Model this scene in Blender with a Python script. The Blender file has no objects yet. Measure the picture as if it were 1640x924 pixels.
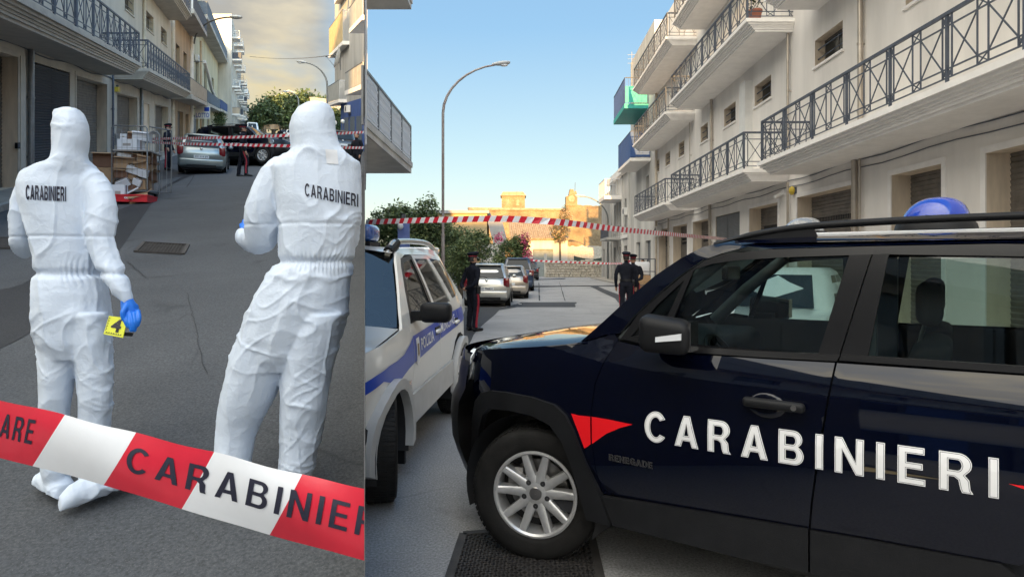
import bpy, bmesh, math, random
import numpy as np
from math import sin, cos, pi, radians, sqrt, atan2
from mathutils import Vector, Matrix, Quaternion
from mathutils.bvhtree import BVHTree
from mathutils.geometry import delaunay_2d_cdt

random.seed(7)
SC = bpy.context.scene
COL = SC.collection

# ------------------------------------------------------------------ camera, sky, sun, exposure
CAMH = 1.6
F = 1000.0                       # focal length in photo pixels (photo 1640 x 924), horizon of the level street at y = 420
cd = bpy.data.cameras.new('camera'); cam = bpy.data.objects.new('camera', cd); COL.objects.link(cam)
cam.location = (0, 0, CAMH); cam.rotation_euler = (radians(90), 0, 0)
cd.sensor_width = 36; cd.lens = 36 * F / 1640; cd.shift_y = -42 / 1640; cd.clip_start = 0.05; cd.clip_end = 3000
SC.camera = cam
SUN_EL = radians(8.6)
SUN_FROM = Vector((-0.06, -1.0, 0)).normalized()
wd = bpy.data.worlds.new('World'); SC.world = wd; wd.use_nodes = True
SC.view_settings.view_transform = 'Standard'; SC.view_settings.look = 'None'
SC.view_settings.exposure = 2.92; SC.view_settings.gamma = 1
def build_world():
    nt = wd.node_tree; N = nt.nodes; L = nt.links; N.clear()
    out = N.new('ShaderNodeOutputWorld'); bg = N.new('ShaderNodeBackground'); L.new(bg.outputs[0], out.inputs[0])
    sky = N.new('ShaderNodeTexSky'); sky.sky_type = 'NISHITA'; sky.sun_disc = False
    sky.sun_elevation = SUN_EL; sky.sun_rotation = atan2(SUN_FROM.x, SUN_FROM.y); sky.air_density = 1.0; sky.dust_density = 0.5; sky.ozone_density = 1.6
    bg.inputs[1].default_value = 0.15
    tc = N.new('ShaderNodeTexCoord')
    # cloud layer: drifting banks over the western half of the sky, clear air to the east
    sep = N.new('ShaderNodeSeparateXYZ'); L.new(tc.outputs['Generated'], sep.inputs[0])
    def math_(op, a, b=None, clamp=False):
        n = N.new('ShaderNodeMath'); n.operation = op; n.use_clamp = clamp
        for i, v in enumerate((a, b)):
            if v is None: continue
            if isinstance(v, (int, float)): n.inputs[i].default_value = v
            else: L.new(v, n.inputs[i])
        return n.outputs[0]
    ad = math_('ADD', math_('MULTIPLY', sep.outputs[0], -1.0), math_('MULTIPLY', sep.outputs[1], -0.262))   # signed side of a front line
    side = N.new('ShaderNodeMapRange'); side.interpolation_type = 'SMOOTHSTEP'; L.new(ad, side.inputs[0])
    side.inputs[1].default_value = -0.02; side.inputs[2].default_value = 0.06
    mp = N.new('ShaderNodeMapping'); L.new(tc.outputs['Generated'], mp.inputs[0]); mp.inputs['Scale'].default_value = (3.2, 3.2, 9.0)
    nz = N.new('ShaderNodeTexNoise'); nz.inputs['Scale'].default_value = 1.6; nz.inputs['Detail'].default_value = 6; nz.inputs['Roughness'].default_value = 0.55
    L.new(mp.outputs[0], nz.inputs[0])
    den = N.new('ShaderNodeMapRange'); L.new(nz.outputs[0], den.inputs[0]); den.inputs[1].default_value = 0.28; den.inputs[2].default_value = 0.55
    mp2 = N.new('ShaderNodeMapping'); L.new(tc.outputs['Generated'], mp2.inputs[0]); mp2.inputs['Scale'].default_value = (5, 5, 16); mp2.inputs['Location'].default_value = (3, 1, 7)
    nz2 = N.new('ShaderNodeTexNoise'); nz2.inputs['Scale'].default_value = 1.7; nz2.inputs['Detail'].default_value = 5; L.new(mp2.outputs[0], nz2.inputs[0])
    mask = math_('MULTIPLY', side.outputs[0], math_('ADD', math_('MULTIPLY', den.outputs[0], 0.35), 0.62), True)
    # brighter towards the low sun behind the viewer, dimmer on the side away from it
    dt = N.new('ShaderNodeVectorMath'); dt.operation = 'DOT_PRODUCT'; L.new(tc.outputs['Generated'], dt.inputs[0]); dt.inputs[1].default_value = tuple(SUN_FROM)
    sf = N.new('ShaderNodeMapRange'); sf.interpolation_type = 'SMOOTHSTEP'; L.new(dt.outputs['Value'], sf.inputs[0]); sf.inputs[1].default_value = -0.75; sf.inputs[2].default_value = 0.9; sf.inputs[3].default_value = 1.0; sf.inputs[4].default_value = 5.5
    # cloud colour: cream and gold low down, grey-white higher up, broken by the noise
    el = N.new('ShaderNodeMapRange'); L.new(sep.outputs[2], el.inputs[0]); el.inputs[1].default_value = 0.22; el.inputs[2].default_value = 0.37
    tt = math_('ADD', el.outputs[0], math_('MULTIPLY', math_('SUBTRACT', nz2.outputs[0], 0.5), 2.6), True)
    cr = N.new('ShaderNodeValToRGB'); L.new(tt, cr.inputs[0])
    e = cr.color_ramp.elements; e[0].position = 0.0; e[0].color = (0.80, 0.64, 0.34, 1); e[1].position = 1.0; e[1].color = (0.38, 0.365, 0.33, 1)
    m = cr.color_ramp.elements.new(0.35); m.color = (0.60, 0.535, 0.40, 1)
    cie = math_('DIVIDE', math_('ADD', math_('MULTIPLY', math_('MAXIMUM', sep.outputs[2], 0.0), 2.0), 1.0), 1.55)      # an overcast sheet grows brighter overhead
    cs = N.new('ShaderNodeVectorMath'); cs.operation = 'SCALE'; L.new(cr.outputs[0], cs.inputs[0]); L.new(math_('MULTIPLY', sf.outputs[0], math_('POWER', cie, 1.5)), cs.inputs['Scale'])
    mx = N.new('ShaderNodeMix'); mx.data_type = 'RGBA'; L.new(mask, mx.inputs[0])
    # the clear side: pale haze at the horizon deepening to blue, fading into the open sky overhead and towards the sun
    ez = N.new('ShaderNodeMapRange'); L.new(sep.outputs[2], ez.inputs[0]); ez.inputs[1].default_value = 0.0; ez.inputs[2].default_value = 0.5
    hr = N.new('ShaderNodeValToRGB'); L.new(ez.outputs[0], hr.inputs[0]); e = hr.color_ramp.elements
    e[0].position = 0.0; e[0].color = (0.57, 0.54, 0.46, 1); e[1].position = 1.0; e[1].color = (0.18, 0.335, 0.535, 1); k = e.new(0.35); k.color = (0.365, 0.47, 0.49, 1); k = e.new(0.7); k.color = (0.20, 0.365, 0.535, 1)
    w1 = N.new('ShaderNodeMapRange'); w1.interpolation_type = 'SMOOTHSTEP'; L.new(dt.outputs['Value'], w1.inputs[0]); w1.inputs[1].default_value = -0.65; w1.inputs[2].default_value = 0.25; w1.inputs[3].default_value = 0.92; w1.inputs[4].default_value = 0.0
    hm = N.new('ShaderNodeMix'); hm.data_type = 'RGBA'; L.new(w1.outputs[0], hm.inputs[0]); L.new(sky.outputs[0], hm.inputs[6]); L.new(hr.outputs[0], hm.inputs[7])
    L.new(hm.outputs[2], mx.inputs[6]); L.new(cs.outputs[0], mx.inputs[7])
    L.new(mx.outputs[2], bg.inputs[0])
build_world()
sl = bpy.data.lights.new('sun', 'SUN'); sl.energy = 2.0; sl.angle = radians(0.5); sl.color = (1.0, 0.57, 0.19)
sun = bpy.data.objects.new('sun', sl); COL.objects.link(sun)
sdir = Vector((SUN_FROM.x * cos(SUN_EL), SUN_FROM.y * cos(SUN_EL), sin(SUN_EL)))
sun.rotation_euler = sdir.to_track_quat('Z', 'Y').to_euler(); sun.location = (10, -40, 30)

# ------------------------------------------------------------------ the two streets
# The level street runs away along +Y. The other street forks off to the left and climbs: its surface is z = SL * Y.
SL = 0.213
DIV = -0.236                     # the retaining wall between them follows X = DIV * Y
def P(px, py, Y): return Vector(((px - 820) / F * Y, Y, CAMH + (420 - py) / F * Y))
def fR(u, n, w): return (8.1 - n + 0.017 * u, u, w)              # right-hand row: u along, n out of the wall, w up
def fL(u, n, w): return (-6.2 + n - 0.407 * u, u, SL * u + w)    # row on the climbing street
def fM(u, n, w): return (7.7 - n - 0.407 * u, u, SL * u + w)     # block on its other side

# ------------------------------------------------------------------ helpers
def tag(o, label=None, cat=None, group=None, kind=None):
    if label: o['label'] = label
    if cat: o['category'] = cat
    if group: o['group'] = group
    if kind: o['kind'] = kind
    return o
def thing(name, label, cat, loc=(0, 0, 0), rz=0.0, group=None, scale=1.0):
    o = bpy.data.objects.new(name, None); COL.objects.link(o); o.empty_display_size = 0.2
    o.location = loc; o.rotation_euler = (0, 0, rz); o.scale = (scale,) * 3
    return tag(o, label, cat, group)
class MB:
    def __init__(s): s.v = []; s.f = []; s.m = []
    def add(s, vs, fs, mi=0):
        k = len(s.v); s.v += [tuple(p) for p in vs]
        for f in fs: s.f.append(tuple(i + k for i in f)); s.m.append(mi)
        return s
    def quad(s, a, b, c, d, mi=0): return s.add((a, b, c, d), ((0, 1, 2, 3),), mi)
    def box(s, x0, x1, y0, y1, z0, z1, f=None, mi=0, M=None):
        vs = [(x, y, z) for z in (z0, z1) for (x, y) in ((x0, y0), (x1, y0), (x1, y1), (x0, y1))]
        if f: vs = [f(*p) for p in vs]
        if M is not None: vs = [M @ Vector(p) for p in vs]
        return s.add(vs, ((3, 2, 1, 0), (4, 5, 6, 7), (0, 1, 5, 4), (1, 2, 6, 5), (2, 3, 7, 6), (3, 0, 4, 7)), mi)
    def bar(s, a, b, w, h=None, up=(0, 0, 1), mi=0):     # square bar a->b
        a = Vector(a); b = Vector(b); d = (b - a).normalized(); up = Vector(up)
        if abs(d.dot(up)) > 0.98: up = Vector((1, 0, 0))
        x = d.cross(up).normalized() * (w / 2); y = x.cross(d).normalized() * ((h or w) / 2)
        vs = [p + sx * x + sy * y for p in (a, b) for sx, sy in ((-1, -1), (1, -1), (1, 1), (-1, 1))]
        return s.add(vs, ((3, 2, 1, 0), (4, 5, 6, 7), (0, 1, 5, 4), (1, 2, 6, 5), (2, 3, 7, 6), (3, 0, 4, 7)), mi)
    def tube(s, pts, r, seg=8, mi=0, caps=True):
        pts = [Vector(p) for p in pts]; n = len(pts); rr = r if isinstance(r, (list, tuple)) else [r] * n
        rings = []; prev = None
        for i, p in enumerate(pts):
            d = (pts[min(i + 1, n - 1)] - pts[max(i - 1, 0)])
            d = d.normalized() if d.length > 1e-9 else Vector((0, 0, 1))
            if prev is None:
                a = d.orthogonal().normalized()
            else:
                a = prev - d * prev.dot(d); a = a.normalized() if a.length > 1e-6 else d.orthogonal().normalized()
            prev = a; b = d.cross(a)
            rings.append([p + (a * cos(2 * pi * k / seg) + b * sin(2 * pi * k / seg)) * rr[i] for k in range(seg)])
        return s.rings(rings, mi, caps)
    def rings(s, rings, mi=0, caps=True):
        seg = len(rings[0]); vs = [p for r in rings for p in r]; fs = []
        for i in range(len(rings) - 1):
            for k in range(seg):
                k2 = (k + 1) % seg; fs.append((i * seg + k, i * seg + k2, (i + 1) * seg + k2, (i + 1) * seg + k))
        if caps: fs.append(tuple(range(seg - 1, -1, -1))); fs.append(tuple(range((len(rings) - 1) * seg, len(rings) * seg)))
        return s.add(vs, fs, mi)
    def lathe(s, prof, seg=24, M=None, mi=0, caps=False):     # prof (r, h): h along local z
        M = M or Matrix()
        return s.rings([[M @ Vector((r * cos(2 * pi * k / seg), r * sin(2 * pi * k / seg), h)) for k in range(seg)] for r, h in prof], mi, caps)
    def prism(s, poly, d0, d1, f, mi=0):                  # poly of (a,b) extruded d0..d1 through f(a, b, d)
        n = len(poly); vs = [f(a, b, d0) for a, b in poly] + [f(a, b, d1) for a, b in poly]
        fs = [tuple(range(n - 1, -1, -1)), tuple(range(n, 2 * n))] + [(i, (i + 1) % n, n + (i + 1) % n, n + i) for i in range(n)]
        return s.add(vs, fs, mi)
    def ball(s, c, r, seg=12, rn=8, mi=0, sc=(1, 1, 1), M=None):
        M = M or Matrix(); c = Vector(c)
        return s.rings([[c + M @ Vector((sc[0] * r * max(sin(pi * i / rn), 1e-3) * cos(2 * pi * k / seg), sc[1] * r * max(sin(pi * i / rn), 1e-3) * sin(2 * pi * k / seg), -sc[2] * r * cos(pi * i / rn))) for k in range(seg)] for i in range(rn + 1)], mi, True)
    def mesh(s, name='m', mats=(), smooth=None):
        me = bpy.data.meshes.new(name); me.from_pydata(s.v, [], s.f)
        for m in mats: me.materials.append(m)
        if s.m and any(s.m): me.polygons.foreach_set('material_index', s.m)
        bm = bmesh.new(); bm.from_mesh(me); bmesh.ops.recalc_face_normals(bm, faces=bm.faces); bm.to_mesh(me); bm.free()
        if smooth is not None:
            me.polygons.foreach_set('use_smooth', [True] * len(me.polygons)); me.set_sharp_from_angle(angle=radians(smooth))
        me.update(); return me
    def obj(s, name, mats, parent=None, smooth=None):
        if not isinstance(mats, (list, tuple)): mats = [mats]
        return link(name, s.mesh(name, mats, smooth), parent)
def link(name, me, parent=None, M=None):
    o = bpy.data.objects.new(name, me); COL.objects.link(o)
    if parent is not None: o.parent = parent
    if M is not None: o.matrix_local = M
    return o
def copy_tree(o, parent=None):
    c = o.copy(); COL.objects.link(c); c.parent = parent
    if parent is not None: c.matrix_parent_inverse = o.matrix_parent_inverse.copy()
    for ch in list(o.children): copy_tree(ch, c)
    return c
def bevel(me, w, seg=2, ang=30):
    bm = bmesh.new(); bm.from_mesh(me); es = [e for e in bm.edges if len(e.link_faces) == 2 and e.calc_face_angle(0) > radians(ang)]
    bmesh.ops.bevel(bm, geom=es, offset=w, segments=seg, profile=0.5, affect='EDGES', clamp_overlap=True); bm.to_mesh(me); bm.free()
    me.polygons.foreach_set('use_smooth', [True] * len(me.polygons)); me.set_sharp_from_angle(angle=radians(45)); return me
def catmull(pts, n=6, closed=False):
    pts = [np.array(p, float) for p in pts]; out = []; m = len(pts)
    for i in range(m if closed else m - 1):
        p0 = pts[(i - 1) % m] if closed or i > 0 else pts[0]; p1 = pts[i]; p2 = pts[(i + 1) % m]; p3 = pts[(i + 2) % m] if closed or i + 2 < m else pts[-1]
        for k in range(n):
            t = k / n; out.append(tuple(0.5 * (2 * p1 + (p2 - p0) * t + (2 * p0 - 5 * p1 + 4 * p2 - p3) * t * t + (3 * p1 - p0 - 3 * p2 + p3) * t ** 3)))
    if not closed: out.append(tuple(pts[-1]))
    return out
def lerp_tab(tab, x):
    if x <= tab[0][0]: return tab[0][1]
    for (a, va), (b, vb) in zip(tab, tab[1:]):
        if x <= b: t = (x - a) / (b - a); return va + (vb - va) * t
    return tab[-1][1]
def smooth_tab(tab):
    xs = [t[0] for t in tab]
    def g(x):
        if x <= xs[0]: return tab[0][1]
        if x >= xs[-1]: return tab[-1][1]
        for i in range(len(tab) - 1):
            if x <= xs[i + 1]:
                x0, y0 = tab[i]; x1, y1 = tab[i + 1]; h = x1 - x0; t = (x - x0) / h
                d0 = (tab[i + 1][1] - tab[max(i - 1, 0)][1]) / (tab[i + 1][0] - tab[max(i - 1, 0)][0]); d1 = (tab[min(i + 2, len(tab) - 1)][1] - y0) / (tab[min(i + 2, len(tab) - 1)][0] - x0)
                t2 = t * t; t3 = t2 * t
                return (2 * t3 - 3 * t2 + 1) * y0 + (t3 - 2 * t2 + t) * h * d0 + (-2 * t3 + 3 * t2) * y1 + (t3 - t2) * h * d1
    return g
def _arc(cx, cy, rx, ry, a0, a1, n=10): return [(cx + rx * cos(radians(a0 + (a1 - a0) * k / n)), cy + ry * sin(radians(a0 + (a1 - a0) * k / n))) for k in range(n + 1)]
def _stroke(cl, t):
    L_, R_ = [], []; n = len(cl)
    for i in range(n):
        a = cl[max(i - 1, 0)]; b = cl[min(i + 1, n - 1)]; dx, dy = b[0] - a[0], b[1] - a[1]; l = math.hypot(dx, dy) or 1; nx, ny = -dy / l * t / 2, dx / l * t / 2
        L_.append((cl[i][0] + nx, cl[i][1] + ny)); R_.append((cl[i][0] - nx, cl[i][1] - ny))
    return L_ + R_[::-1]
def _glyphs():
    g = {}
    g['I'] = (0.21, [(0, 0), (0.21, 0), (0.21, 1), (0, 1)], [])
    g['E'] = (0.64, [(0, 0), (0.64, 0), (0.64, 0.18), (0.21, 0.18), (0.21, 0.42), (0.58, 0.42), (0.58, 0.59), (0.21, 0.59), (0.21, 0.82), (0.62, 0.82), (0.62, 1), (0, 1)], [])
    g['N'] = (0.74, [(0, 0), (0.2, 0), (0.2, 0.66), (0.54, 0), (0.74, 0), (0.74, 1), (0.54, 1), (0.54, 0.34), (0.2, 1), (0, 1)], [])
    g['A'] = (0.80, [(0, 0), (0.215, 0), (0.28, 0.2), (0.52, 0.2), (0.585, 0), (0.80, 0), (0.51, 1), (0.29, 1)], [[(0.33, 0.37), (0.47, 0.37), (0.40, 0.74)]])
    g['C'] = (0.76, _arc(0.40, 0.5, 0.40, 0.515, 35, 325, 26) + _arc(0.40, 0.5, 0.195, 0.33, 318, 42, 22), [])
    bowl = lambda y0, y1, x, w: _arc(x, (y0 + y1) / 2, w, (y1 - y0) / 2, -90, 90, 10)
    g['B'] = (0.72, [(0, 0)] + _arc(0.44, 0.285, 0.27, 0.285, -90, 70, 10) + _arc(0.42, 0.755, 0.25, 0.245, -62, 90, 9) + [(0, 1)], [[(0.21, 0.17)] + _arc(0.42, 0.295, 0.085, 0.125, -90, 90, 8) + [(0.21, 0.42)], [(0.21, 0.59)] + _arc(0.40, 0.71, 0.08, 0.12, -90, 90, 8) + [(0.21, 0.83)]])
    g['P'] = (0.69, [(0, 0), (0.21, 0), (0.21, 0.36)] + _arc(0.40, 0.68, 0.29, 0.32, -90, 90, 12) + [(0, 1)], [[(0.21, 0.53)] + _arc(0.38, 0.68, 0.10, 0.15, -90, 90, 8) + [(0.21, 0.83)]])
    g['R'] = (0.75, [(0, 0), (0.21, 0), (0.21, 0.39), (0.33, 0.39), (0.42, 0.32), (0.46, 0.1), (0.50, 0), (0.74, 0), (0.68, 0.10), (0.655, 0.34), (0.56, 0.455)] + _arc(0.43, 0.725, 0.28, 0.275, -50, 90, 9) + [(0, 1)], [[(0.21, 0.555)] + _arc(0.40, 0.69, 0.09, 0.135, -90, 90, 8) + [(0.21, 0.825)]])
    g['S'] = (0.68, _stroke(_arc(0.34, 0.735, 0.235, 0.185, 20, 250, 14) + _arc(0.34, 0.275, 0.24, 0.19, 75, -160, 14), 0.19), [])
    g['G'] = (0.80, _arc(0.40, 0.5, 0.40, 0.515, 40, 300, 22) + [(0.62, 0.08), (0.66, 0.0), (0.80, 0.0), (0.80, 0.54), (0.42, 0.54), (0.42, 0.38), (0.58, 0.38), (0.55, 0.25)] + _arc(0.40, 0.5, 0.195, 0.33, 290, 46, 18), [])
    g['D'] = (0.74, [(0, 0)] + _arc(0.34, 0.5, 0.40, 0.5, -90, 90, 14) + [(0, 1)], [[(0.21, 0.18)] + _arc(0.32, 0.5, 0.20, 0.32, -90, 90, 12) + [(0.21, 0.82)]])
    return g
GL = _glyphs()
def _offset(poly, d):
    if d == 0: return poly
    a = sum(p[0] * q[1] - q[0] * p[1] for p, q in zip(poly, poly[1:] + poly[:1])); sg = 1 if a > 0 else -1; out = []; n = len(poly)
    for i in range(n):
        p0, p1, p2 = poly[i - 1], poly[i], poly[(i + 1) % n]
        def nrm(a_, b_): dx, dy = b_[0] - a_[0], b_[1] - a_[1]; l = math.hypot(dx, dy) or 1e-9; return dy / l * sg, -dx / l * sg
        n1 = nrm(p0, p1); n2 = nrm(p1, p2); mx_, my_ = n1[0] + n2[0], n1[1] + n2[1]; l2 = max(mx_ * mx_ + my_ * my_, 0.6); out.append((p1[0] + 2 * mx_ / l2 * d, p1[1] + 2 * my_ / l2 * d))
    return out
def glyph_text(body, bold, space, cuts):
    """bold block capitals as flat meshes, finely divided so that they can be laid on curved surfaces"""
    V, Fc = [], []; x = 0.0
    for ch in body:
        w, o, hs = GL[ch]; o = _offset(o, bold); hs = [_offset(h, -bold) for h in hs]
        if sum(p[0] * q[1] - q[0] * p[1] for p, q in zip(o, o[1:] + o[:1])) < 0: o = o[::-1]
        st = max(cuts, 0.08)
        def dens(pl):
            r = []
            for a, b in zip(pl, pl[1:] + pl[:1]):
                k = max(1, int(math.hypot(b[0] - a[0], b[1] - a[1]) / st)); r += [(a[0] + (b[0] - a[0]) * i / k, a[1] + (b[1] - a[1]) * i / k) for i in range(k)]
            return r
        loops = [dens(o)] + [dens(h) for h in hs]; vs = []; es = []
        for lp in loops:
            k = len(vs); n = len(lp); vs += [Vector(p) for p in lp]; es += [(k + i, k + (i + 1) % n) for i in range(n)]
        ov, _, of, *_r = delaunay_2d_cdt(vs, es, [], 0, 1e-6); k = len(V)
        def inside(px, py, pl):
            c = False; j = len(pl) - 1
            for i in range(len(pl)):
                if (pl[i][1] > py) != (pl[j][1] > py) and px < (pl[j][0] - pl[i][0]) * (py - pl[i][1]) / (pl[j][1] - pl[i][1]) + pl[i][0]: c = not c
                j = i
            return c
        V += [(p.x + x, p.y, 0) for p in ov]
        for f in of:
            cx_ = sum(ov[i].x for i in f) / len(f); cy_ = sum(ov[i].y for i in f) / len(f)
            if inside(cx_, cy_, o) and not any(inside(cx_, cy_, h) for h in hs): Fc.append(tuple(i + k for i in f))
        x += w + 0.13 * space
    me = bpy.data.meshes.new('txt'); me.from_pydata(V, [], Fc); return me
def text_mesh(body, size=1.0, bold=0.0, space=1.0, extrude=0.0, cuts=0, shear=0.0, xs=1.0):
    cu = bpy.data.curves.new('txt', 'FONT'); cu.body = body; cu.size = size; cu.offset = bold; cu.space_character = space; cu.extrude = extrude; cu.shear = shear
    cu.resolution_u = 4
    o = bpy.data.objects.new('txt', cu); COL.objects.link(o)
    me = bpy.data.meshes.new_from_object(o.evaluated_get(bpy.context.evaluated_depsgraph_get()))
    bpy.data.objects.remove(o); bpy.data.curves.remove(cu)
    bm = bmesh.new(); bm.from_mesh(me); bmesh.ops.remove_doubles(bm, verts=bm.verts, dist=1e-5)
    if cuts:
        bmesh.ops.triangulate(bm, faces=bm.faces)
        for _ in range(4):
            es = [e for e in bm.edges if e.calc_length() > cuts]
            if not es: break
            bmesh.ops.subdivide_edges(bm, edges=es, cuts=1, use_grid_fill=False); bmesh.ops.triangulate(bm, faces=[f for f in bm.faces if len(f.verts) > 3])
    bm.to_mesh(me); bm.free()
    xsn = [v.co.x for v in me.vertices]; x0 = min(xsn); x1 = max(xsn); ys = [v.co.y for v in me.vertices]; y0 = min(ys); y1 = max(ys)
    for v in me.vertices: v.co.x = (v.co.x - x0) / (x1 - x0); v.co.y = (v.co.y - y0) / (y1 - y0)
    return me          # in a unit box
def map_mesh(me, fn, name, m, parent=None):
    for v in me.vertices: v.co = fn(v.co.x, v.co.y, v.co.z)
    me.materials.clear(); me.materials.append(m); me.update()
    return link(name, me, parent)

# vectorised value noise
def _h(ix, iy, iz, seed):
    n = (ix.astype(np.int64) * 374761393 + iy.astype(np.int64) * 668265263 + iz.astype(np.int64) * 2147483647 + seed * 1274126177) & 0xffffffff
    n = ((n ^ (n >> 13)) * 1274126177) & 0xffffffff; n = (n ^ (n >> 16)) & 0xffffffff
    return n / 0xffffffff * 2 - 1
def vnoise(p, seed=0):
    i = np.floor(p); f = p - i; u = f * f * f * (f * (f * 6 - 15) + 10); r = 0
    for dx in (0, 1):
        for dy in (0, 1):
            for dz in (0, 1):
                w = (u[:, 0] if dx else 1 - u[:, 0]) * (u[:, 1] if dy else 1 - u[:, 1]) * (u[:, 2] if dz else 1 - u[:, 2])
                r = r + w * _h(i[:, 0] + dx, i[:, 1] + dy, i[:, 2] + dz, seed)
    return r

# ------------------------------------------------------------------ materials
def mat(name, col, rough=0.6, metal=0.0, var=0.0, vscale=3.0, col2=None, bump=0.0, bscale=40.0, coat=0.0, alpha=1.0, trans=0.0, ior=1.5, spec=0.5, emis=None, detail=4, streak=False, bdist=0.01, sheen=0.0, rvar=0.0):
    m = bpy.data.materials.new(name); m.use_nodes = True; nt = m.node_tree; N = nt.nodes; L = nt.links; b = N['Principled BSDF']
    b.inputs['Base Color'].default_value = (*col, 1); b.inputs['Roughness'].default_value = rough; b.inputs['Metallic'].default_value = metal
    b.inputs['Coat Weight'].default_value = coat; b.inputs['Coat Roughness'].default_value = 0.03; b.inputs['Alpha'].default_value = alpha
    b.inputs['Transmission Weight'].default_value = trans; b.inputs['IOR'].default_value = ior; b.inputs['Specular IOR Level'].default_value = spec
    tc = N.new('ShaderNodeTexCoord'); co = tc.outputs['Object']
    if var > 0 or col2:
        n1 = N.new('ShaderNodeTexNoise'); n1.inputs['Scale'].default_value = vscale; n1.inputs['Detail'].default_value = detail; n1.inputs['Roughness'].default_value = 0.6
        if streak:
            mp = N.new('ShaderNodeMapping'); mp.inputs['Scale'].default_value = (1, 1, 0.18); L.new(co, mp.inputs[0]); L.new(mp.outputs[0], n1.inputs[0])
        else: L.new(co, n1.inputs[0])
        cr = N.new('ShaderNodeValToRGB'); e = cr.color_ramp.elements; e[0].position = 0.3; e[1].position = 0.7
        c2 = col2 or tuple(max(c * (1 - var), 0) for c in col); c1 = col if col2 else tuple(min(c * (1 + var * 0.6), 1) for c in col)
        e[0].color = (*c2, 1); e[1].color = (*c1, 1); L.new(n1.outputs[0], cr.inputs[0]); L.new(cr.outputs[0], b.inputs['Base Color'])
        if rvar:
            mr = N.new('ShaderNodeMapRange'); L.new(n1.outputs[0], mr.inputs[0]); mr.inputs[3].default_value = rough - rvar; mr.inputs[4].default_value = rough + rvar; L.new(mr.outputs[0], b.inputs['Roughness'])
    if bump > 0:
        n2 = N.new('ShaderNodeTexNoise'); n2.inputs['Scale'].default_value = bscale; n2.inputs['Detail'].default_value = 5; L.new(co, n2.inputs[0])
        bp = N.new('ShaderNodeBump'); bp.inputs['Strength'].default_value = bump; bp.inputs['Distance'].default_value = bdist; L.new(n2.outputs[0], bp.inputs['Height']); L.new(bp.outputs[0], b.inputs['Normal'])
    if emis: b.inputs['Emission Color'].default_value = (*emis[:3], 1); b.inputs['Emission Strength'].default_value = emis[3]
    return m
def asphalt(name, c1, c2, fleck, spots=0.5):
    m = bpy.data.materials.new(name); m.use_nodes = True; nt = m.node_tree; N = nt.nodes; L = nt.links; b = N['Principled BSDF']
    tc = N.new('ShaderNodeTexCoord'); co = tc.outputs['Object']
    def noise(s, d=4, r=0.6, mp=None):
        n = N.new('ShaderNodeTexNoise'); n.inputs['Scale'].default_value = s; n.inputs['Detail'].default_value = d; n.inputs['Roughness'].default_value = r; L.new(mp or co, n.inputs[0]); return n.outputs[0]
    def ramp(x, p0, p1, a, c):
        r = N.new('ShaderNodeValToRGB'); e = r.color_ramp.elements; e[0].position = p0; e[1].position = p1; e[0].color = (*a, 1); e[1].color = (*c, 1); L.new(x, r.inputs[0]); return r.outputs[0]
    def mix(f, a, c, t='MIX'):
        n = N.new('ShaderNodeMix'); n.data_type = 'RGBA'; n.blend_type = t
        if isinstance(f, float): n.inputs[0].default_value = f
        else: L.new(f, n.inputs[0])
        for i, v in ((6, a), (7, c)):
            if isinstance(v, tuple): n.inputs[i].default_value = (*v, 1)
            else: L.new(v, n.inputs[i])
        return n.outputs[2]
    big = ramp(noise(0.55, 5, 0.62), 0.33, 0.68, c2, c1)
    gr = ramp(noise(70, 3, 0.65), 0.34, 0.70, (0.55,) * 3, (1.45,) * 3)
    c = mix(0.75, big, gr, 'MULTIPLY')
    vo = N.new('ShaderNodeTexVoronoi'); vo.inputs['Scale'].default_value = 85; L.new(co, vo.inputs[0])
    c = mix(ramp(vo.outputs['Distance'], 0.10, 0.22, (0.6,) * 3, (0,) * 3), c, fleck)
    blot = ramp(noise(1.7, 6, 0.6), 0.60, 0.72, (0,) * 3, (spots,) * 3); c = mix(blot, c, tuple(x * 0.42 for x in c2))
    # hairline cracks
    wv = N.new('ShaderNodeTexVoronoi'); wv.feature = 'DISTANCE_TO_EDGE'; wv.inputs['Scale'].default_value = 0.42
    dm = N.new('ShaderNodeMix'); dm.data_type = 'RGBA'; dm.inputs[0].default_value = 0.12
    nn = N.new('ShaderNodeTexNoise'); nn.inputs['Scale'].default_value = 2.5; nn.inputs['Detail'].default_value = 6; L.new(co, nn.inputs[0]); L.new(co, dm.inputs[6]); L.new(nn.outputs['Color'], dm.inputs[7]); L.new(dm.outputs[2], wv.inputs[0])
    c = mix(mix(ramp(noise(0.9, 3, 0.5), 0.5, 0.62, (0,) * 3, (1,) * 3), (0.0, 0.0, 0.0), ramp(wv.outputs['Distance'], 0.001, 0.005, (0.5,) * 3, (0,) * 3)), c, tuple(x * 0.45 for x in c2))
    L.new(c, b.inputs['Base Color']); b.inputs['Roughness'].default_value = 0.85; b.inputs['Specular IOR Level'].default_value = 0.35
    bp = N.new('ShaderNodeBump'); bp.inputs['Strength'].default_value = 0.55; bp.inputs['Distance'].default_value = 0.006; L.new(noise(110, 3, 0.6), bp.inputs['Height']); L.new(bp.outputs[0], b.inputs['Normal'])
    return m
M = {}
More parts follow.
